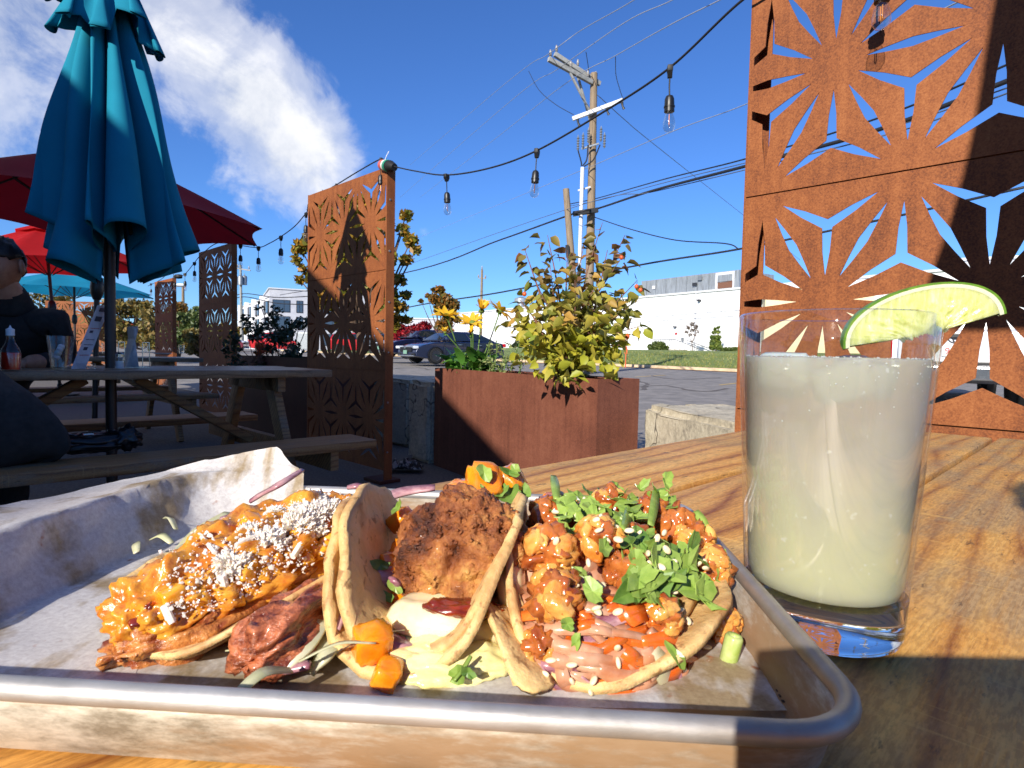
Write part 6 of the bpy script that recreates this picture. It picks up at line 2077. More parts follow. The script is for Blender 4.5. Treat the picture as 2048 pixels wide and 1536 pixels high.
hd = L(2, 530, 2.6); nk = hd + np.array([-0.012, 0.055, -0.125]); ch = nk + np.array([-0.06, 0.10, -0.20])
seated(hd, nk, ch, U(0.22, 3.95, 0.55), nk + np.array([0.165, 0.06, -0.085]), nk + np.array([-0.18, 0.0, -0.085]), L(128, 716, 2.80), nk + np.array([-0.32, -0.12, -0.27]),
       L(62, 728, 2.55), nk + np.array([-0.12, -0.26, -0.27]), (0.10, -0.95, -0.26), U(0, -1)[:3], hand_l=(-1, -.4, 0.0), hand_r=(1, -.3, 0), label='seated person in a dark shirt looking down behind the shaded table', mats=('black_cloth', 'jeans', 'skin', 'shoe'))
# open collar and pale undershirt of that person
seated(L(-250, 455, 2.14), L(-235, 560, 2.10), L(-190, 670, 2.05), L(12, 880, 2.02), L(-120, 610, 2.1), L(-340, 610, 2.1), L(-62, 735, 2.12), L(-360, 740, 2.1),
       L(-120, 735, 2.36), L(-290, 735, 2.3), (-0.6, 0.7, -0.2), U(-0.1, 1)[:3], label='person in a charcoal jacket on the near bench, cut by the left edge', mats=('charcoal_cloth', 'black_cloth', 'skin', 'shoe'))
ph_h = np.array([0.06, -0.44, 1.17])
seated(ph_h, (0.08, -0.49, 1.0), (0.12, -0.56, 0.84), (0.17, -0.68, 0.54), (-0.09, -0.54, 0.95), (0.26, -0.46, 0.93), (-0.2, -0.5, 0.69), (0.33, -0.33, 0.72), (-0.05, -0.32, 0.64), (0.235, -0.075, 0.822),
       (-0.1, 0.95, -0.3), (-0.75, 0.66, 0), hand_l=(0.6, 0.5, 0), hand_r=(-0.62, 0.45, 0.12), label='photographer seated at the table holding a phone, outside the picture', mats=('charcoal_cloth', 'jeans', 'skin', 'shoe'), curl=0.9)
phn = empty('phone', (0.0615, -0.009, 0.845), 'phone held at the near side of the table, outside the picture', 'phone')
mb = MB(); mb.box((0.0615, -0.009, 0.845), (0.157, 0.008, 0.073), None, 0.003); mb.build('case', 'black_plastic', phn, smooth=40)
mb = MB(); mb.box((0.0615, -0.0136, 0.845), (0.148, 0.0008, 0.066)); mb.build('screen', 'window_dark', phn)

# ------------------------------------------------------------------ things on the shaded table
def tumbler(loc, r0, r1, h, label, water=0.0, group='water glasses on the far tables', sh=None):
    root = empty('water_glass', (0, 0, 0), label, 'glass', group)
    mb = MB(); mb.lathe([(r0 * 0.2, 0.0), (r0, 0.001), (r0 * 1.01, 0.01), (r1, h), (r1 - 0.0018, h), (r0 * 1.01 - 0.003, 0.013), (0.0, 0.012)], n=28, cap=False); mb.build('wall', 'clear_glass', root, smooth=40)
    if water:
        wz = h * water
        rw = r0 + (r1 - r0) * water - 0.003
        mb = MB(); mb.lathe([(0.0, 0.0135), (r0 - 0.0035, 0.0135), (rw, wz), (0.0, wz)], n=28); mb.build('water', 'clear_glass', root, smooth=40)
    root.location = tuple(map(float, loc))
    return root


ZT2 = 0.763


def on_t2(x, y, dz=0.0):
    return F(x, y, ZT2) + np.array([0, 0, 0.001 + dz])


g_ = tumbler(on_t2(122, 741), 0.032, 0.046, 0.137, 'large water glass with ice on the shaded table', 0.62)
for k in range(4):
    mb = MB(); blob(mb, (rnd(-.018, .018), rnd(-.018, .018), 0.055 + 0.012 * k), (0.012, 0.012, 0.010), rrot(), 2, 0.1, square=0.6); mb.build('ice_cube', 'ice', g_, smooth=True)
# hot sauce bottle
b_ = on_t2(22, 742)
hs = empty('sauce_bottle', b_, 'clear bottle of red hot sauce at the left edge', 'bottle')
mb = MB(); mb.lathe([(0.0, 0.0), (0.029, 0.001), (0.031, 0.006), (0.031, 0.066), (0.027, 0.082), (0.016, 0.105), (0.0125, 0.118), (0.0125, 0.135), (0.0115, 0.135)], b_, 24); mb.build('glass', 'clear_glass', hs, smooth=40)
mb = MB(); mb.lathe([(0.0, 0.004), (0.0285, 0.005), (0.0295, 0.064), (0.0285, 0.068), (0.0, 0.068)], b_, 24); mb.build('sauce', 'hot_sauce', hs, smooth=40)
mb = MB(); mb.lathe([(0.0135, 0.132), (0.0135, 0.155), (0.005, 0.16), (0.0, 0.172)], b_, 16); mb.build('cap', 'white_pvc', hs, smooth=40)
# menu card in a clear stand
m0, m1 = on_t2(157, 738), L(208, 612, 2.78)
mroot = empty('menu_card', m0, 'pale printed menu leaning in a clear stand beside the pole', 'menu')
tall = m1 - m0; wv_ = U(0.6, 0.8) * 0.105
thk = nrm(np.cross(tall, wv_)) * 0.0015
mb = MB(); a = m0 - wv_ / 2; mb.add([a, a + wv_, a + wv_ + tall, a + tall, a + thk, a + wv_ + thk, a + wv_ + tall + thk, a + tall + thk], [(0, 1, 2, 3), (7, 6, 5, 4), (0, 4, 5, 1), (1, 5, 6, 2), (2, 6, 7, 3), (3, 7, 4, 0)])
mb.build('card', 'menu_card', mroot)
sgn = 1 if (thk @ (EYE - m0)) > 0 else -1
for t0, t1_, x0, x1, mt in ((0.90, 0.965, 0.25, 0.75, 'menu_ink'), (0.74, 0.82, 0.2, 0.7, 'menu_ink'), (0.62, 0.63, 0.15, 0.85, 'menu_red'), (0.55, 0.59, 0.2, 0.45, 'menu_ink'), (0.44, 0.45, 0.15, 0.8, 'menu_ink'), (0.36, 0.37, 0.15, 0.85, 'menu_ink'), (0.28, 0.33, 0.25, 0.55, 'menu_ink'), (0.2, 0.21, 0.15, 0.85, 'menu_red')):
    q = [a + wv_ * x0 + tall * t0, a + wv_ * x1 + tall * t0, a + wv_ * x1 + tall * t1_, a + wv_ * x0 + tall * t1_]
    off = nrm(thk) * (0.0024 if sgn > 0 else -0.0008)
    mb = MB(); mb.quad(*[p + off for p in q]); mb.build('print', mt, mroot)
mb = MB(); mb.box(m0 + np.array([0, 0, 0.012]), (0.12, 0.05, 0.022), M45, 0.002); mb.build('stand', 'clear_glass', mroot)
# napkins in a wire holder
n0 = on_t2(252, 736) + np.array([0, 0.06, 0])
nr = empty('napkin_holder', n0, 'stack of white paper napkins fanned in a wire holder', 'napkin holder')
for k in range(16):
    t = k / 15; ang = -0.30 + 0.42 * t
    c = n0 + U(-0.02, 0.0) + U(1, 0) * (t - 0.5) * 0.05
    tp_ = c + U(math.sin(ang), 0) * 0.21 * -1.0 * 0.8 + np.array([0, 0, 0.185 + 0.012 * math.sin(k * 2.1)])
    w_ = U(0, 1) * 0.062; th_ = U(1, 0) * 0.0012
    mb = MB(); mb.add([c - w_, c + w_, tp_ + w_, tp_ - w_, c - w_ + th_, c + w_ + th_, tp_ + w_ + th_, tp_ - w_ + th_], [(3, 2, 1, 0), (4, 5, 6, 7), (0, 1, 5, 4), (1, 2, 6, 5), (2, 3, 7, 6), (3, 0, 4, 7)]); mb.build('napkin', 'paper_white', nr)
for s in (-1, 1):
    c = n0 + U(1, 0) * s * 0.05
    mb = MB(); mb.tube([c - U(0, .06), c - U(0, .06) + np.array([0, 0, .12]), c + U(0, .06) + np.array([0, 0, .12]), c + U(0, .06)], 0.002, 6); mb.build('wire', 'chrome', nr)
mb = MB(); mb.box(n0 + np.array([0, 0, 0.002]), (0.11, 0.13, 0.003), M45); mb.build('base', 'chrome', nr)
s0_ = on_t2(241, 738) + np.array([0.01, -0.02, 0])
ss = empty('salt_shaker', s0_, 'small glass salt shaker in front of the napkins', 'shaker')
mb = MB(); mb.lathe([(0.0, 0.0), (0.019, 0.0), (0.02, 0.005), (0.017, 0.05), (0.016, 0.055)], s0_, 14); mb.build('glass', 'clear_glass', ss, smooth=40)
mb = MB(); mb.lathe([(0.0, 0.002), (0.016, 0.003), (0.015, 0.035), (0, 0.035)], s0_, 12); mb.build('salt', 'paper_white', ss)
mb = MB(); mb.lathe([(0.017, 0.054), (0.017, 0.065), (0.009, 0.073), (0, 0.074)], s0_, 14); mb.build('cap', 'chrome', ss, smooth=40)
# folded black leather jacket on the near bench
jc = F(180, 905, 0.45)
jk = empty('leather_jacket', jc, 'folded black leather jacket on the near bench', 'jacket')
ju, jv = nrm(U(1, 0)), nrm(U(0, 1))
Mj = np.column_stack([ju, jv, (0, 0, 1)])
for k, (du, dv, dz, rx, ry, rz_) in enumerate(((0.0, 0.08, 0.022, 0.17, 0.11, 0.026), (0.01, 0.07, 0.042, 0.14, 0.09, 0.024), (-0.06, 0.06, 0.034, 0.08, 0.08, 0.022), (0.13, 0.06, 0.040, 0.055, 0.085, 0.04))):
    mb = MB(); blob(mb, jc + ju * du + jv * dv + np.array([0, 0, dz]), (rx, ry, rz_), Mj, 4, 0.4, 1.6, k + 3, 0.12, 4.0, 0.3); mb.build('fold', 'black_leather', jk, smooth=True)
mb = MB(); mb.box(jc + ju * 0.0 + jv * 0.03 + np.array([0, 0, 0.067]), (0.035, 0.02, 0.006), Mj, 0.002); mb.build('buckle', 'chrome', jk)

# glasses and plates on the second shaded table
ZT3 = 0.763
for x, y, r, lb in ((363, 708, 0.04, 'small empty glass on the second shaded table, right end'), (291, 706, 0.036, 'small glass on the second shaded table beside the napkins'), (210, 708, 0.036, 'small glass on the second shaded table left of the pole')):
    p = F(x, y, ZT3)
    tumbler(p, r * 0.8, r, 0.13, lb, 0.3)
for x, y, lb in ((325, 709, 'white plate on the second shaded table'), (175, 707, 'white plate beside the small glass on the second shaded table')):
    p = F(x, y, ZT3) + np.array([0, 0, 0.002])
    pl = MB(); pl.lathe([(0.0, 0.004), (0.07, 0.004), (0.11, 0.016), (0.112, 0.014), (0.07, 0.0), (0.0, 0.0)], p, 24)
    tag(pl.build('plate', 'paper_white', smooth=True), lb, 'plate', 'plates on the far table')
# crumpled paper at the foot of the middle screen, scrap under the far table
cp = G(800, 940); cp = F(812, 938, 0.02)
mb = MB()
mb.grid(lambda a, b: cp + np.array([(a - .5) * 0.24, (b - .5) * 0.16, 0.012 + 0.11 * abs(fbm((a * 2.2, b * 2.2, 1.3), 1.0, 4)) * math.sin(math.pi * a) ** 0.5 * math.sin(math.pi * b) ** 0.5]), 26, 20)
tag(mb.build('crumpled_paper', 'newsprint', smooth=True, solid=0.002), 'crumpled black and white paper at the foot of the middle screen', 'litter')
cp2 = F(117, 806, 0.02); mb = MB(); mb.grid(lambda a, b: cp2 + np.array([(a - .5) * 0.2, (b - .5) * 0.12, 0.02 + 0.012 * math.sin(a * 5)]), 8, 5)
tag(mb.build('paper_scrap', 'paper_white', smooth=True, solid=0.002), 'pale paper scrap on the ground under the shaded tables', 'litter')

# ------------------------------------------------------------------ the sheet pan
TA = math.radians(-3.5)
TX = np.array([math.cos(TA), math.sin(TA), 0]); TY = np.array([-math.sin(TA), math.cos(TA), 0])
TC = F(1745, 1440, 0.776); TC = np.array([TC[0], TC[1], 0]) - TX * 0.1605 + TY * 0.1150
TW, TD = 0.33, 0.244


def rrect(w, d, r, n=8):
    pts = []
    for cx, cy, a0 in ((w / 2 - r, d / 2 - r, 0), (-w / 2 + r, d / 2 - r, 90), (-w / 2 + r, -d / 2 + r, 180), (w / 2 - r, -d / 2 + r, 270)):
        for k in range(n + 1):
            t = math.radians(a0 + 90 * k / n); pts.append((cx + r * math.cos(t), cy + r * math.sin(t)))
    return pts


def tp3(x, y, z):
    return TC + TX * x + TY * y + np.array([0, 0, z])


tray = empty('sheet_pan', tp3(0, 0, 0.75), 'worn aluminium sheet pan holding the tacos', 'tray')
rings = [(TW - 0.026, TD - 0.026, 0.020, 0.7509), (TW - 0.020, TD - 0.020, 0.022, 0.7519), (TW - 0.016, TD - 0.016, 0.024, 0.756), (TW - 0.009, TD - 0.009, 0.024, 0.7735)]
mb = MB(); vs = []
dense = []
for w, d, r, z in rings:
    loop = rrect(w, d, r); 
    vs += [tp3(x, y, z) for x, y in loop]
n = len(rrect(1, 1, .1))
fs = [(j * n + k, j * n + (k + 1) % n, (j + 1) * n + (k + 1) % n, (j + 1) * n + k) for j in range(len(rings) - 1) for k in range(n)]
fs.append(tuple(range(n)))
mb.add(vs, fs); mb.build('pan', 'pan_wall', tray, smooth=35, solid=0.0011)
loop = [tp3(x, y, 0.7735) for x, y in rrect(TW - 0.006, TD - 0.006, 0.025, 10)]
mb = MB(); mm = len(loop); k_ = 14; vs = []
for i in range(mm):
    d = nrm(loop[(i + 1) % mm] - loop[i - 1]); s = np.cross(d, (0, 0, 1))
    for q in range(k_):
        t = 2 * math.pi * q / k_; vs.append(loop[i] + s * 0.0033 * math.cos(t) * (1 + 0.04 * fbm(loop[i] * 40, 1.0)) + np.array([0, 0, 0.0033 * math.sin(t) * (1 + 0.05 * fbm(loop[i] * 30 + 5, 1.0))]))
mb.add(vs, [(i * k_ + q, i * k_ + (q + 1) % k_, ((i + 1) % mm) * k_ + (q + 1) % k_, ((i + 1) % mm) * k_ + q) for i in range(mm) for q in range(k_)])
mb.build('rolled_rim', 'pan_aluminium', tray, smooth=True)

# parchment: one sheet on the floor, one standing over the left end
pf = MB()
e0, e1 = F(1502, 1238, 0.7535), F(1594, 1412, 0.7535)


def floor_pt(a, b):
    near = tp3(-0.146, -0.100, 0.7532); far = tp3(-0.146, 0.098, 0.7532)
    r_near = e1 + (e1 - e0) * 0.05; r_far = e0 - (e1 - e0) * 0.75
    p = (near * (1 - b) + far * b) * (1 - a) + (r_near * (1 - b) + r_far * b) * a
    return np.array([p[0], p[1], 0.7534 + 0.0007 * (1 + fbm((a * 7, b * 5, 2), 1.0)) + (0.0008 * math.sin(b * 260) if a > 0.985 else 0)])


pf.grid(floor_pt, 60, 60)
tag(pf.build('parchment_liner', 'parchment', smooth=True), 'flat parchment liner with a perforated edge under the tacos', 'parchment')
hl = MB()
for k in range(22):
    p = e0 + (e1 - e0) * (k / 21); p[2] = 0.7549
    hl.box(p - TX * 0.004, (0.0022, 0.0012, 0.0003), rotz(TA))
tag(hl.build('perforation', 'shoe'), 'dotted perforation along the parchment edge', 'perforation', kind='stuff')

cols = []   # inner floor, crease, over the rim, top edge
lw_, ld_ = TW / 2, TD / 2
for (fx, fy), (cx, cy), (rx, ry), pxy, back in (((-0.06, -0.088), (-lw_ + .019, -0.100), (-lw_ + .002, -0.100), None, 0.012),
                                                  ((-0.075, -0.05), (-lw_ + .019, -0.045), (-lw_ + .002, -0.040), (-120, 1036), 0.010),
                                                  ((-0.08, 0.0), (-lw_ + .019, 0.005), (-lw_ + .002, 0.012), (0, 1012), 0.012),
                                                  ((-0.085, 0.04), (-lw_ + .021, 0.055), (-lw_ + .003, 0.066), (165, 980), 0.012),
                                                  ((-0.08, 0.065), (-lw_ + .035, 0.088), (-lw_ + .012, 0.104), (320, 944), 0.008),
                                                  ((-0.07, 0.08), (-lw_ + .060, 0.098), (-lw_ + .050, ld_ - .003), (440, 916), 0.008),
                                                  ((-0.06, 0.09), (-lw_ + .085, 0.099), (-lw_ + .080, ld_ - .003), (556, 893), 0.008)):
    rim_ = tp3(rx, ry, 0.7836)
    if pxy is None:
        top_ = tp3(rx - 0.012, ry, 0.792)
    else:
        top_ = L(*pxy, rim_[1] + back)
    cols.append([tp3(fx, fy, 0.7545), tp3(cx, cy, 0.7552), rim_, top_])
lines = [crom([c[r] for c in cols], 10) for r in range(4)]
nc = len(lines[0])


def paper(a, b):
    i = min(nc - 1, int(round(a * (nc - 1))))
    P = [lines[r][i] for r in range(4)]
    q = b * 3
    if q <= 1: p = P[0] + (P[1] - P[0]) * q
    else:
        t = q - 1; p = (P[1] + (P[2] - P[1]) * t) if t <= 1 else (P[2] + (P[3] - P[2]) * (t - 1)); p = p + np.array([0, 0, 0.0022 * math.exp(-((t - 1) / 0.35) ** 2)])
    w = 0.0022 * fbm((a * 9, b * 4, 0.3), 1.0, 3) * min(1, b * 2) + 0.0012 * math.sin(a * 21 + b * 3) * b
    z_ = 0.0007 * (1 if int(a * 250) % 2 else 0) if b > 0.99 else 0
    return p + np.array([w, -w * 0.5, w * 0.5 + z_])


mb = MB(); mb.grid(paper, nc, 40)
tag(mb.build('parchment_paper', 'parchment', smooth=True), 'oil-stained parchment sheet standing up at the left end of the pan', 'parchment')

# ------------------------------------------------------------------ tacos
class Ell:
    """a lying ellipsoid used to seat toppings on a heap of food"""
    def __init__(s, c, M, rad):
        s.c, s.M, s.r = np.array(c, float), M, np.array(rad, float)

    def hit(s, x, y, lift=0.0):
        d = ray(x, y)
        o = (s.M.T @ (EYE - s.c)) / s.r; e = (s.M.T @ d) / s.r
        A, B, C = e @ e, 2 * o @ e, o @ o - 1
        D = B * B - 4 * A * C
        s.miss = D <= 0
        t = (-B - math.sqrt(D)) / (2 * A) if D > 0 else -B / (2 * A)
        p = EYE + d * t
        n = s.M @ ((s.M.T @ (p - s.c)) / s.r ** 2); n = nrm(n)
        return p + n * lift, n


def tortilla(name, parent, c, ax, R, r, phl, phr, z0, tilt=0.0, seed=0, th=0.0022, wav=0.0012):
    ax = nrm(ax); sx = nrm(np.cross(ax, (0, 0, 1)))
    nr_, nt = 14, 72

    def bend(s, t):
        ph = phr if s > 0 else phl
        a = abs(s); lim = r * ph
        if a <= lim: x, z = r * math.sin(a / r), r * (1 - math.cos(a / r))
        else: x, z = r * math.sin(ph) + (a - lim) * math.cos(ph), r * (1 - math.cos(ph)) + (a - lim) * math.sin(ph)
        x = math.copysign(x, s)
        w = wav * fbm((s * 60 + seed * 7, t * 60, seed), 1.0, 3)
        p = np.array([x + w, t, z + w + tilt * t])
        return c + sx * p[0] + ax * p[1] + np.array([0, 0, z0 - c[2] + p[2]])
    vs, fs = [bend(0, 0)], []
    for i in range(1, nr_ + 1):
        for k in range(nt):
            t = 2 * math.pi * k / nt; rr = R * i / nr_ * (1 + 0.018 * math.sin(3 * t + seed) + 0.012 * math.sin(11 * t + seed * 2))
            vs.append(bend(rr * math.cos(t), rr * math.sin(t)))
    fs += [(0, 1 + k, 1 + (k + 1) % nt) for k in range(nt)]
    for i in range(nr_ - 1):
        for k in range(nt):
            a = 1 + i * nt + k; b = 1 + i * nt + (k + 1) % nt
            fs.append((a, a + nt, b + nt, b))
    mb = MB(); mb.add(vs, fs)
    o = mb.build(name, 'tortilla', parent, smooth=True, solid=th)
    return o


def ribbon(mb, pts, w, n, up=(0, 0, 1), th=0.0, mi=0):
    P = crom(pts, n)
    vs = []
    for i, p in enumerate(P):
        d = nrm(P[min(i + 1, len(P) - 1)] - P[max(i - 1, 0)]); s = nrm(np.cross(d, up)); t = i / (len(P) - 1)
        ww = w * (0.45 + 0.55 * math.sin(math.pi * min(1, max(0, 0.12 + 0.76 * t))))
        vs += [p - s * ww / 2, p + s * ww / 2]
    mb.add(vs, [(2 * i, 2 * i + 1, 2 * i + 3, 2 * i + 2) for i in range(len(P) - 1)], mi)


def herb(parent, p, n, s, mat='herb_leaf', name='herb_leaf'):
    """a torn herb leaf: jagged, curled"""
    a0 = rnd(0, 6.28); su, uu, _ = frame(n)
    k = 14; vs = [np.zeros(3)]; fs = []
    cu_ = rnd(-0.7, 0.9); fo_ = rnd(0.0, 0.6)
    el = rnd(0.4, 0.85)
    for i in range(k):
        t = 2 * math.pi * i / k; r = s * (0.82 + 0.2 * math.cos(2 * t + a0) + 0.10 * math.cos(5 * t)) * rnd(0.88, 1.08)
        x, y = r * math.cos(t), r * el * math.sin(t)
        vs.append(np.array([x, y, cu_ * (x * x) / s + fo_ * abs(y) + rnd(-.12, .12) * s]))
        fs.append((0, 1 + i, 1 + (i + 1) % k))
    ca, sa = math.cos(a0), math.sin(a0)
    mb = MB(); mb.add([p + su * (v[0] * ca - v[1] * sa) + uu * (v[0] * sa + v[1] * ca) + n * v[2] for v in vs], fs)
    return mb.build(name, mat, parent, solid=0.00025)


def cube_(parent, p, s, mat, name, M=None, seed=0):
    mb = MB(); blob(mb, p, (s, s * rnd(.85, 1.1), s * rnd(.8, 1.05)), rrot() if M is None else M, 3, 0.16, 1.6, seed, 0.05, 6, 0.7)
    return mb.build(name, mat, parent, smooth=True)


random.seed(5)
# ---- first taco: grilled meat under orange salsa and white cheese
A1, A2 = np.array([-0.141, 0.212, 0]), np.array([-0.082, 0.325, 0])
c1 = (A1 + A2) / 2
taco1 = empty('taco', (c1[0], c1[1], 0.754), 'left taco of grilled meat under orange salsa and crumbled white cheese', 'taco', 'three tacos on the pan')
d1 = nrm(A2 - A1); d1 = nrm(d1 + np.array([0, 0, 0.10])); s1 = nrm(np.cross(d1, (0, 0, 1))); u1 = np.cross(s1, d1)
M1 = np.column_stack([d1, s1, u1])
tortilla('tortilla', taco1, np.array([-0.106, 0.262, 0.757]), (0.35, 0.93, 0), 0.054, 0.040, 0.3, 0.62, 0.7565, seed=1)
tortilla('tortilla', taco1, np.array([-0.109, 0.254, 0.757]), (0.30, 0.95, 0), 0.052, 0.040, 0.3, 0.55, 0.7595, seed=2)
mb = MB(); blob(mb, c1 + np.array([0.003, -0.008, 0.7655]), (0.066, 0.021, 0.0135), M1, 5, 0.45, 1.8, 3, 0.22, 6.0, 0.25); mb.build('grilled_meat', 'grilled_meat', taco1, smooth=True)
B1, B2 = F(488, 1318, 0.765), F(705, 1155, 0.775)
d2 = nrm(B2 - B1); s2 = nrm(np.cross(d2, (0, 0, 1))); M2 = np.column_stack([d2, s2, np.cross(s2, d2)])
mb = MB(); blob(mb, (B1 + B2) / 2 + np.array([0, 0, -0.002]), (np.linalg.norm(B2 - B1) * 0.56, 0.011, 0.0100), M2, 5, 0.4, 1.5, 8, 0.10, 6.0, 0.4); mb.build('grilled_meat', 'seared_meat', taco1, smooth=True)
E1 = Ell(c1 + np.array([0.003, -0.001, 0.7730]), M1, (0.066, 0.0265, 0.0200))
mb = MB(); blob(mb, E1.c, E1.r * np.array([1.02, 1.02, 1.04]), M1, 6, 0.26, 2.4, 5, 0.10, 7.0, 0.0)
mb.v = [tuple(p) for p in mb.v]
keep = [i for i, p in enumerate(mb.v) if (M1.T @ (np.array(p) - E1.c))[2] > -0.015 + 0.012 * fbm(np.array(p) * 90, 1.0)]
ks = set(keep); mb.f = [f for f in mb.f if all(i in ks for i in f)]; mb.mi = [0] * len(mb.f)
mb.build('salsa', 'mango_salsa', taco1, smooth=True)
for k in range(62):
    t = random.random(); x, y = 270 + 440 * t + rnd(-70, 75), 1275 - 265 * t + rnd(-55, 75)
    p, n = E1.hit(x, y, -0.0004)
    if n[2] < 0.05 or E1.miss: continue
    cube_(taco1, p, rnd(0.0016, 0.0036), 'mango_chunk' if k % 3 else 'mango_salsa', 'mango_chunk', seed=k)
for x, y, s in ((700, 985, .004), (660, 1085, .0052), (640, 1180, .005), (500, 1045, .004), (345, 1195, .0045), (585, 1200, .0052)):
    p, n = E1.hit(x, y, 0.0)
    if E1.miss: continue
    cube_(taco1, p, s, 'mango_chunk', 'mango_chunk')
for k in range(20):
    t = random.random(); p, n = E1.hit(290 + 400 * t + rnd(-50, 50), 1265 - 240 * t + rnd(-40, 60), 0.0002)
    if E1.miss or n[2] < 0.05: continue
    cube_(taco1, p, rnd(.0012, .0022), 'red_sauce' if k % 2 else 'slaw_carrot', 'pepper_bit', seed=k)
ch_ = MB()
for k in range(22):
    # fluffy heaps of grated cheese under the loose crumbs
    t = random.random(); x, y = 455 + 270 * t + rnd(-40, 40), 1135 - 160 * t + rnd(-45, 45)
    p, n = E1.hit(x, y, 0.001)
    if E1.miss or n[2] < 0.15: continue
    a_, b_, c_ = frame(n); blob(ch_, p, np.array([1.2, 1.0, 0.55]) * rnd(.0030, .0062), np.column_stack([a_, b_, c_]), 5, 0.6, 2.4, k * 1.3, 0.55, 9.0)
for k in range(4600):
    if k < 3400: x, y = rnd(330, 750), rnd(945, 1260); yl = 1150 - (x - 430) * 0.60; ok = abs(y - yl) < (70 + 60 * (750 - x) / 420) * (0.35 + max(0, fbm((x * .018, y * .018, 2), 1.0) + .45))
    else: x, y = rnd(255, 700), rnd(1000, 1330); ok = fbm((x * .03, y * .03, 7), 1.0) > 0.16 and abs(y - (1300 - (x - 255) * 0.62)) < 120
    if not ok: continue
    p, n = E1.hit(x, y, rnd(0.0015, 0.0042 if k < 3400 else 0.0026))
    if n[2] < 0.1 or E1.miss: continue
    blob(ch_, p, (0.00022 + 0.0008 * random.random() ** 3) * np.array([1.2, rnd(.5, 1), rnd(.5, 1)]), rrot(), 1, 0.9, 1.5, k)
co = ch_.build('crumbled_cheese', 'crumbled_cheese', taco1); co['kind'] = 'stuff'
for (x0, y0), (x1, y1), w in (((440, 1158), (462, 1250), .0042), ((400, 1075), (430, 1120), .002), ((520, 1080), (470, 1105), .0022), ((560, 1170), (545, 1200), .0025), ((330, 1215), (345, 1240), .003), ((610, 1075), (575, 1120), .003)):
    a, n = E1.hit(x0, y0, 0.003); b, n2 = E1.hit(x1, y1, 0.004)
    mb = MB(); mb.tube([a, (a + b) / 2 + n * 0.0005, b], [w * 0.45, w * 0.5, w * 0.42], 8); mb.build('cheese_shred', 'crumbled_cheese', taco1, smooth=40)
# cabbage and onion around it
for k in range(20):
    x, y = (rnd(250, 420), rnd(1050, 1200)) if k < 11 else (rnd(430, 640), rnd(985, 1060)) if k < 16 else (rnd(560, 680), rnd(1300, 1340))
    if k < 20 and y > 1010 + (420 - x) * 0.9 + 160: pass
    p = F(x, y, rnd(0.758, 0.768)); a = rnd(0, 6.28); l = rnd(0.010, 0.026)
    q = p + np.array([math.cos(a) * l, math.sin(a) * l, rnd(-.002, .004)])
    mb = MB(); ribbon(mb, [p, (p + q) / 2 + np.array([0, 0, rnd(0.001, .004)]), q], rnd(.002, .0042), 5, nrm((rnd(-.5, .5), rnd(-.5, .5), 1))); mb.build('cabbage_shred', 'cabbage', taco1, smooth=True, solid=0.0004)
for pts, w in (([(300, 1155, .770), (265, 1215, .763), (240, 1245, .757)], .011), ([(455, 1025, .772), (400, 1060, .768), (350, 1110, .764)], .007), ([(690, 1080, .772), (735, 1095, .776), (760, 1120, .77)], .010), ([(640, 1240, .77), (600, 1290, .765), (560, 1335, .76)], .012), ([(690, 1230, .768), (650, 1300, .763), (620, 1345, .757)], .009)):
    mb = MB(); ribbon(mb, [F(*p) for p in pts], w, 7); mb.build('cabbage_shred', 'cabbage', taco1, smooth=True, solid=0.001)
for pts, w in (([(605, 940, .800), (560, 968, .796), (520, 990, .789), (500, 1003, .785)], .0035), ([(600, 1000, .784), (520, 1018, .778), (440, 1040, .772)], .005), ([(695, 975, .799), (715, 972, .8), (735, 978, .798)], .003), ([(690, 1195, .775), (665, 1185, .778), (630, 1178, .777)], .0035),
               ([(675, 1260, .768), (688, 1220, .772), (690, 1190, .774)], .003), ([(870, 975, .793), (800, 985, .79), (745, 1010, .786)], .006), ([(620, 1330, .762), (560, 1338, .76), (500, 1332, .76)], .004)):
    mb = MB(); ribbon(mb, [F(*p) for p in pts], w, 8, (0.1, -0.5, 0.8)); mb.build('onion_sliver', 'onion', taco1, smooth=True, solid=0.0014)
for x, y, s in ((385, 1165, .003), (255, 1275, .004), (655, 1205, .003)):
    p, n = E1.hit(x, y, 0.0); mb = MB(); blob(mb, p, s * np.array([1.2, .8, .5]), rrot(), 3, .4, 2, s); mb.build('charred_edge', 'char', taco1, smooth=True)
pep = MB()
for k in range(26):
    t = random.random(); p, n = E1.hit(270 + 430 * t + rnd(-50, 50), 1270 - 255 * t + rnd(-40, 60), 0.0012); blob(pep, p, rnd(.0005, .0011), rrot(), 1, .3)
pep.build('pepper_flakes', 'char', taco1)['kind'] = 'stuff'

# ---- middle taco: fried piece standing in two folded tortillas
c2 = np.array([-0.0345, 0.262, 0.757])
taco2 = empty('taco', (c2[0], c2[1], 0.754), 'middle taco folded upright around a large brown fried piece', 'taco', 'three tacos on the pan')
tortilla('tortilla', taco2, c2, (0.05, 1, 0), 0.064, 0.029, 1.30, 1.12, 0.7566, seed=4, wav=0.0018, th=0.0033)
tortilla('tortilla', taco2, c2 + np.array([0.0015, 0.003, 0]), (0.03, 1, 0), 0.0625, 0.0252, 1.26, 1.06, 0.7606, seed=9, wav=0.0018, th=0.0033)
# torn flap bent outwards at the front
f0, f1, f2_, f3 = L(962, 1198, 0.222), L(1010, 1215, 0.224), L(1100, 1372, 0.196), L(1035, 1372, 0.192)


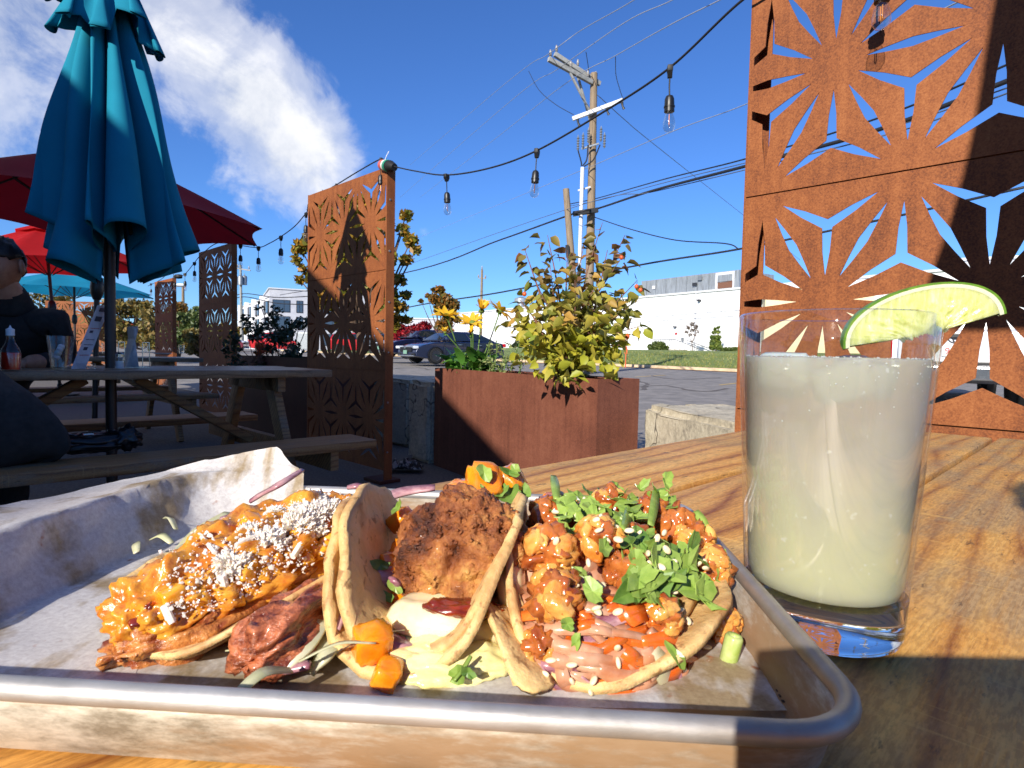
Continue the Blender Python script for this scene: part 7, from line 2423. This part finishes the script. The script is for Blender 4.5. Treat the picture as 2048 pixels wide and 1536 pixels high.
def flap(a, b):
    l = f0 + (f3 - f0) * b + np.array([0, 0, 0.004 * math.sin(math.pi * b)]); r_ = f1 + (f2_ - f1) * b
    p = l + (r_ - l) * (0.5 + (a - 0.5) * (0.55 + 0.9 * math.sin(math.pi * (0.12 + 0.62 * b))))
    return p + np.array([0, -0.004 * math.sin(math.pi * a), 0.001 * fbm((a * 5, b * 5, 4), 1.0)])


mb = MB(); mb.grid(flap, 12, 20); mb.build('tortilla_flap', 'tortilla', taco2, smooth=True, solid=0.0022)
fc = L(920, 1116, 0.250)
mb = MB()
vs, fs = ico(6)
out = []
for p in vs:
    q = p * np.array([0.0272, 0.026, 0.0292])
    t = (1 - p[2]) / 2
    q[0] *= 1.04 - 0.28 * t ** 1.6; q[1] *= 1.0 - 0.2 * t ** 1.5
    d = 1 + 0.20 * fbm(p + 4.2, 1.2, 2) + 0.11 * (0.4 - abs(fbm(p + 1.1, 2.6, 4))) + 0.05 * fbm(p, 7.0, 3) + 0.03 * (0.3 - abs(fbm(p + 3, 16.0, 3)))
    d -= 0.13 * math.exp(-((p[0] + 0.12 - 0.15 * p[2]) / 0.10) ** 2) * (p[1] < 0)
    out.append(fc + np.array([q[0] * d + 0.012 * p[2] * 0.35, q[1] * d, q[2] * d]))
mb.add(out, fs); mb.build('fried_piece', 'fried_crust', taco2, smooth=True)
cr_b = MB()
for k in range(700):
    d = nrm(np.array([rnd(-1, 1), rnd(-1, .2), rnd(-1, 1)])); i = int(np.argmax(vs @ d)); blob(cr_b, out[i], rnd(0.0004, 0.0014) * np.array([1.3, 1, 0.35]), rrot(), 1, 0.6, 1.5, k)
cr_b.build('crust_crumbs', 'fried_crust', taco2, smooth=True)['kind'] = 'stuff'
mb = MB(); blob(mb, L(912, 1238, 0.226), (0.0265, 0.014, 0.0085), rotax((0, 1, 0), 0.05), 4, 0.12, 1.5, 2, 0.03, 5); mb.build('aioli', 'aioli', taco2, smooth=True)
mb = MB(); blob(mb, L(1022, 1170, 0.236), (0.006, 0.014, 0.012), None, 3, 0.12, 1.5, 3); mb.build('aioli', 'aioli', taco2, smooth=True)
mb = MB(); blob(mb, L(928, 1216, 0.2195), (0.0155, 0.006, 0.0028), rotax((0, 1, 0), 0.06), 4, 0.4, 2.0, 4); mb.build('dark_sauce', 'red_sauce', taco2, smooth=True)
mb = MB(); blob(mb, L(888, 1316, 0.2135), (0.0270, 0.0155, 0.0080), None, 5, 0.2, 1.6, 7, 0.08, 5); mb.build('herb_sauce', 'herb_sauce', taco2, smooth=True)
mb = MB(); blob(mb, L(800, 1295, 0.212), (0.011, 0.005, 0.0035), rotax((0, 1, 0), 0.4), 3, 0.3, 2.0, 4); mb.build('onion_piece', 'onion', taco2, smooth=True)
for i, (x, y, Y, s, sd) in enumerate(((744, 1284, 0.206, .0066, 1), (776, 1348, 0.199, .0056, 2), (808, 1108, .262, .0058, 3), (782, 1126, .258, .005, 4), (802, 1040, .278, .0055, 5), (788, 1150, .25, .0045, 6), (968, 968, .285, .0085, 7), (1018, 962, .292, .0078, 8), (918, 985, .29, .006, 9),
                                      (800, 1200, .245, .0045, 10), (1098, 1010, .30, .006, 11))):
    cube_(taco2, L(x, y, Y), s, 'squash', 'squash_cube', rotz(0.5 + i) @ rotax((1, 0, 0), 0.25 + 0.1 * i), sd)
for x, y, Y, s, m_ in ((795, 1018, .27, .004, 'herb_leaf'), (760, 1130, .245, .004, 'herb_dark'), (800, 1135, .25, .0035, 'herb_leaf'), (770, 1192, .24, .005, 'herb_dark'), (790, 1175, .238, .004, 'herb_leaf'), (968, 945, .277, .0055, 'herb_leaf'), (1018, 945, .282, .005, 'herb_dark'), (1030, 940, .283, .004, 'herb_leaf'),
                       (1020, 990, .283, .008, 'herb_dark'), (1045, 992, .285, .006, 'herb_dark'), (965, 975, .275, .0025, 'herb_leaf'), (915, 1350, .195, .004, 'herb_leaf'), (935, 1345, .195, .003, 'herb_dark'), (1000, 985, .28, .005, 'herb_dark')):
    herb(taco2, L(x, y, Y), nrm(np.array([rnd(-.5, .5), -1, rnd(.2, 1)])), s, m_)
mb = MB(); ribbon(mb, [L(908, 1362, .1935), L(928, 1335, .1965), L(942, 1312, .199)], .0016, 6); mb.build('herb_stem', 'herb_leaf', taco2, smooth=True, solid=.0008)
for x, y, Y in ((793, 1165, .243), (780, 1155, .246)):
    mb = MB(); blob(mb, L(x, y, Y), (0.007, 0.002, 0.004), rrot(), 3, .2, 2); mb.build('onion_piece', 'onion', taco2, smooth=True)

# ---- right taco: glazed clusters on pink slaw with torn herbs
c3 = np.array([0.036, 0.258, 0.757])
taco3 = empty('taco', (c3[0], c3[1], 0.754), 'right taco of glazed orange clusters, pink slaw and green herbs', 'taco', 'three tacos on the pan')
tortilla('tortilla', taco3, c3, (0.10, 1, 0), 0.062, 0.032, 1.42, 0.34, 0.7564, seed=6, th=0.0028)
tortilla('tortilla', taco3, c3 + np.array([-0.004, 0.003, 0]), (0.08, 1, 0), 0.054, 0.029, 1.42, 0.36, 0.7597, seed=11, th=0.0028)
E3 = Ell((0.030, 0.262, 0.758), np.column_stack([(1, 0, 0), (0, 1, 0), (0, 0, 1)]).astype(float), (0.050, 0.061, 0.032))
mb = MB(); blob(mb, E3.c, E3.r * 0.93, None, 5, 0.10, 2.0, 3, 0.08, 7.0); mb.build('slaw_heap', 'slaw_pink', taco3, smooth=True)
for k in range(170):
    x, y = rnd(1075, 1350), rnd(1190, 1385)
    if x > 1330 and y < 1250: continue
    p, n = E3.hit(x, y, rnd(0.0, 0.003)); a = rnd(-1.0, 1.0) + (0.4 if k % 2 else 0); su, uu, _ = frame(n); l = rnd(.014, .030)
    dd = su * math.cos(a) + uu * math.sin(a) * 0.6
    mb = MB(); ribbon(mb, [p - dd * l * .5 - n * .001, p + n * rnd(.0005, .003), p + dd * l * .5 - n * .002], rnd(.0020, .0050), 6, n)
    mb.build('slaw_strip', 'slaw_carrot' if k % 4 == 0 else 'slaw_pink' if k % 5 else 'onion', taco3, smooth=True, solid=rnd(0.0005, 0.0010))
for pts, w, m_ in (([(1208, 1368), (1245, 1378), (1300, 1368)], .008, 'slaw_carrot'), ([(1288, 1250), (1315, 1247), (1345, 1243)], .004, 'slaw_carrot'), ([(1270, 1285), (1330, 1278), (1385, 1283)], .005, 'slaw_carrot'), ([(1290, 1300), (1312, 1335), (1340, 1378)], .008, 'cabbage'), ([(1240, 1200), (1255, 1230), (1270, 1255)], .010, 'slaw_carrot'),
                   ([(1190, 1330), (1240, 1345), (1290, 1338)], .006, 'slaw_pink'), ([(1285, 1265), (1310, 1290), (1335, 1310)], .004, 'slaw_pink'), ([(1340, 1310), (1380, 1318), (1405, 1305)], .006, 'slaw_carrot')):
    q = [E3.hit(x, y, 0.004)[0] for x, y in pts]; mb = MB(); ribbon(mb, q, w, 6, E3.hit(*pts[1])[1]); mb.build('slaw_strip', m_, taco3, smooth=True, solid=0.002)


def cluster(x, y, s, lift, seed):
    p, n = E3.hit(x, y, lift)
    r = random.Random(seed)
    mb = MB(); blob(mb, p, s * 0.9, rrot(), 4, 0.4, 1.6, seed, 0.12, 4)
    core = mb.build('glazed_cluster', 'glaze_dark', taco3, smooth=True)
    mb = MB()
    for k in range(11):
        d = nrm(np.array([r.uniform(-1, 1), r.uniform(-1, .6), r.uniform(-.7, 1)]))
        a_, b_, c_ = frame(d)
        w_ = r.uniform(0, 6.28)
        blob(mb, p + d * s * r.uniform(0.72, 0.92), (s * r.uniform(.42, .6), s * r.uniform(.3, .42), s * 0.24), np.column_stack([a_ * math.cos(w_) + b_ * math.sin(w_), b_ * math.cos(w_) - a_ * math.sin(w_), c_]), 3, 0.35, 1.6, k + seed, 0.1, 4)
    mb.build('beans', 'glaze_bean' if seed % 3 else 'glaze_dark', core, smooth=True)


for i, (x, y, s, lf) in enumerate(((1105, 1120, .0110, .004), (1195, 1105, .0100, .005), (1245, 1160, .0085, .004), (1115, 1210, .0105, .004), (1375, 1160, .0100, .010), (1330, 1085, .010, .008), (1355, 1110, .009, .010), (1215, 1035, .009, .006),
                                   (1290, 1050, .009, .006), (1390, 1240, .0080, .010), (1310, 1240, .0075, .004), (1098, 1050, .010, .004), (1082, 1290, .006, .002), (1150, 1055, .009, .003), (1260, 1100, .008, .003))):
    cluster(x, y, s, lf, i + 1)
for k in range(190):
    r_ = random.random()
    if r_ < 0.62: x, y, lf = rnd(1115, 1335), rnd(1015, 1095), rnd(.004, .014); s = rnd(.0042, .0085)
    elif r_ < 0.92: x, y, lf = rnd(1245, 1400), rnd(1115, 1225), rnd(.006, .012); s = rnd(.0048, .0105)
    else: x, y, lf = rnd(1120, 1400), rnd(1130, 1330), rnd(.004, .009); s = rnd(.003, .006)
    p, n = E3.hit(x, y, lf)
    if E3.miss and k % 3: continue
    herb(taco3, p, nrm(n + np.array([rnd(-.7, .7), rnd(-.9, .2), rnd(-.3, .6)])), s, 'herb_leaf' if k % 4 else 'herb_dark')
for x, y, s in ((1350, 1205, .0105), (1310, 1160, .009), (1200, 1140, .006), (1180, 1215, .0065), (1370, 1335, .0075), (1312, 1305, .006), (1265, 1060, .009), (1120, 1040, .008), (1400, 1130, .005)):
    p, n = E3.hit(x, y, .010); herb(taco3, p, nrm(n + np.array([rnd(-.3, .3), -.5, .2])), s)
for (x0, y0), (x1, y1) in (((1278, 1100), (1290, 1035)), ((1362, 1065), (1372, 1115)), ((1110, 1000), (1118, 1060)), ((1245, 1055), (1230, 1120))):
    a, b = E3.hit(x0, y0, .012)[0], E3.hit(x1, y1, .014)[0]; mb = MB(); ribbon(mb, [a, (a + b) / 2 + np.array([0, -.001, .001]), b], .0042, 6, (0, -1, .3)); mb.build('scallion_strip', 'herb_leaf', taco3, smooth=True, solid=.0006)
sm = MB()
blob(sm, np.array(taco3['_o']), (.0021, .0013, .0009), None, 2, 0.0)
seed_me = None
for k in range(95):
    x, y = (rnd(1100, 1400), rnd(1020, 1180)) if k < 62 else (rnd(1080, 1400), rnd(1180, 1380))
    if k >= 50 and k < 62: x, y = rnd(1350, 1395), rnd(1118, 1142)
    p, n = E3.hit(x, y, rnd(.011, .015) if y < 1180 else rnd(.0045, .0065)); Mx = rrot()
    if E3.miss: continue
    if seed_me is None:
        so = sm.build('sesame_seed', 'sesame', taco3, smooth=True); seed_me = so
    else:
        so = seed_me.copy(); COL.objects.link(so)
    q = p - np.array(taco3['_o'])
    so.matrix_local = Matrix(((*Mx[0], q[0]), (*Mx[1], q[1]), (*Mx[2], q[2]), (0, 0, 0, 1)))
# crumbs fallen on the paper
p = F(1462, 1300, .758); mb = MB(); mb.lathe([(.0028, -.006), (.0034, -.005), (.0034, .005), (.0028, .006), (.0018, .005), (.0018, -.005)], p, 12, rotax((0, 1, 0), 0.2)); tag(mb.build('scallion_slice', 'scallion', smooth=True), 'single scallion slice on the bare paper at the pan edge', 'scallion')

# ------------------------------------------------------------------ the drink
gc = F(1640, 1256, 0.75); gc = np.array([gc[0], gc[1], 0.7512])
GH = 0.1365


def gr(z):
    return 0.0312 + (0.0388 - 0.0312) * z / GH


glass = empty('drink_glass', gc, 'clear tumbler of cloudy lime drink beside the pan', 'glass')
prof = [(gr(0.019), 0.0192)] + [(gr(z), z) for z in np.linspace(0.022, GH - 0.001, 10)] + [(gr(GH) - 0.0008, GH)] + [(gr(z) - 0.0018, z) for z in np.linspace(GH - 0.001, 0.0215, 10)]
mb = MB(); mb.lathe(prof, gc, 64, cap=False); mb.build('wall', 'clear_glass', glass, smooth=True)
prof = [(0.0, 0.0012), (0.022, 0.001), (0.0285, 0.0), (0.0306, 0.0012), (gr(0.004), 0.004), (gr(0.019), 0.019), (gr(0.019) - 0.003, 0.0192), (0.02, 0.0178), (0.0, 0.0172)]
mb = MB(); mb.lathe(prof, gc, 64); mb.build('base', 'solid_glass', glass, smooth=50)
zt_ = F(1660, 716, 0.8)[2]
LV = 0.1180
prof = [(0.0, 0.0186), (0.020, 0.0190), (gr(0.021) - 0.0035, 0.0204), (gr(0.025) - 0.0021, 0.025)] + [(gr(z) - 0.0021, z) for z in np.linspace(0.03, LV, 12)] + [(gr(LV) - 0.0035, LV + 0.0004), (0.03, LV - 0.0004), (0.0, LV)]
mb = MB(); mb.lathe(prof, gc, 64)
tag(mb.build('lime_drink', 'lime_drink', smooth=50), 'cloudy pale lime drink filling the tumbler', 'drink')
for i, (a, r, z, s, lb) in enumerate(((2.6, .019, LV - .0075, .0115, 'ice cube breaking the surface at the left'), (4.4, .020, LV - .0095, .0110, 'ice cube at the front of the drink surface'), (0.4, .019, LV - .0085, .0110, 'ice cube at the right under the lime wedge'))):
    mb = MB(); blob(mb, gc + np.array([math.cos(a) * r, math.sin(a) * r, z]), (s, s, s * .75), rotz(a) @ rotax((1, 0, 0), .3), 3, .1, 1.5, i, .03, 4, .75)
    tag(mb.build('ice_cube', 'ice', smooth=True), lb, 'ice', 'ice cubes in the drink')
bb = MB()
for k in range(45):
    a, z = rnd(-2.6, -0.4), LV - abs(random.gauss(0, .012)) - .001; r = gr(z) - .0023
    blob(bb, gc + np.array([math.cos(a) * r, math.sin(a) * r, z]), rnd(.0002, .0005), None, 1, 0)
for k in range(150):
    a = rnd(-3.4, 0.3); r = gr(LV) - .0026 - abs(random.gauss(0, .0012)); s_b = rnd(.0002, .0006)
    blob(bb, gc + np.array([math.cos(a) * r, math.sin(a) * r, LV + s_b * rnd(0, .8)]), s_b, None, 1, 0)
bo_ = bb.build('bubbles', 'ice', glass, smooth=True); bo_['kind'] = 'stuff'

# lime wedge hooked on the rim
wc = L(1848, 668, 0.240)
e1_ = nrm(L(2005, 634, 0.236) - L(1692, 702, 0.244)); e3_ = nrm(EYE - wc); e3_ = nrm(e3_ - e1_ * (e3_ @ e1_)); e2_ = np.cross(e3_, e1_)
e2_ = e2_ if e2_[2] > 0 else -e2_
lw = empty('lime_wedge', wc, 'juicy lime wedge hooked over the rim of the tumbler', 'lime')
la, lb_ = 0.0305, 0.0195
th0, th1 = math.radians(14), math.radians(-46)


def lpt(ph, th, k=1.0):
    d = e2_ * math.cos(th) + e3_ * math.sin(th)
    return wc + e1_ * la * math.cos(ph) * (0.25 + 0.75 * k if k < 1 else 1) + d * lb_ * (math.sin(ph) ** 0.85) * k


mb = MB(); mb.grid(lambda a, b: lpt(math.pi * (0.01 + 0.98 * a), th0 + (th1 - th0) * b, 1.0 + 0.006 * fbm((a * 40, b * 12, 1), 1.0)), 48, 14); mb.build('rind', 'lime_rind', lw, smooth=True)
for th in (th0, th1):
    mb = MB(); mb.grid(lambda a, b: lpt(math.pi * (0.01 + 0.98 * a), th, 0.89 + 0.07 * b), 48, 4); mb.build('pith', 'lime_pith', lw, smooth=True)
    mb = MB(); mb.grid(lambda a, b: lpt(math.pi * (0.01 + 0.98 * a), th, 0.96 + 0.04 * b), 48, 3); mb.build('peel_edge', 'lime_rind', lw, smooth=True)
    mb = MB(); sgn_ = 1 if th == th0 else -1
    mb.grid(lambda a, b: lpt(math.pi * (0.02 + 0.96 * a), th, 0.89 * b) + e3_ * sgn_ * 0.0012 * (0.5 + fbm((a * 26, b * 3.5, th), 1.0, 3)) * math.sin(math.pi * min(1, b * 1.05)) + (e2_ * -0.003 * abs(fbm((a * 9, 0, 2), 1.0)) if b < 0.05 else 0), 64, 22)
    mb.build('flesh', 'lime_flesh', lw, smooth=True)
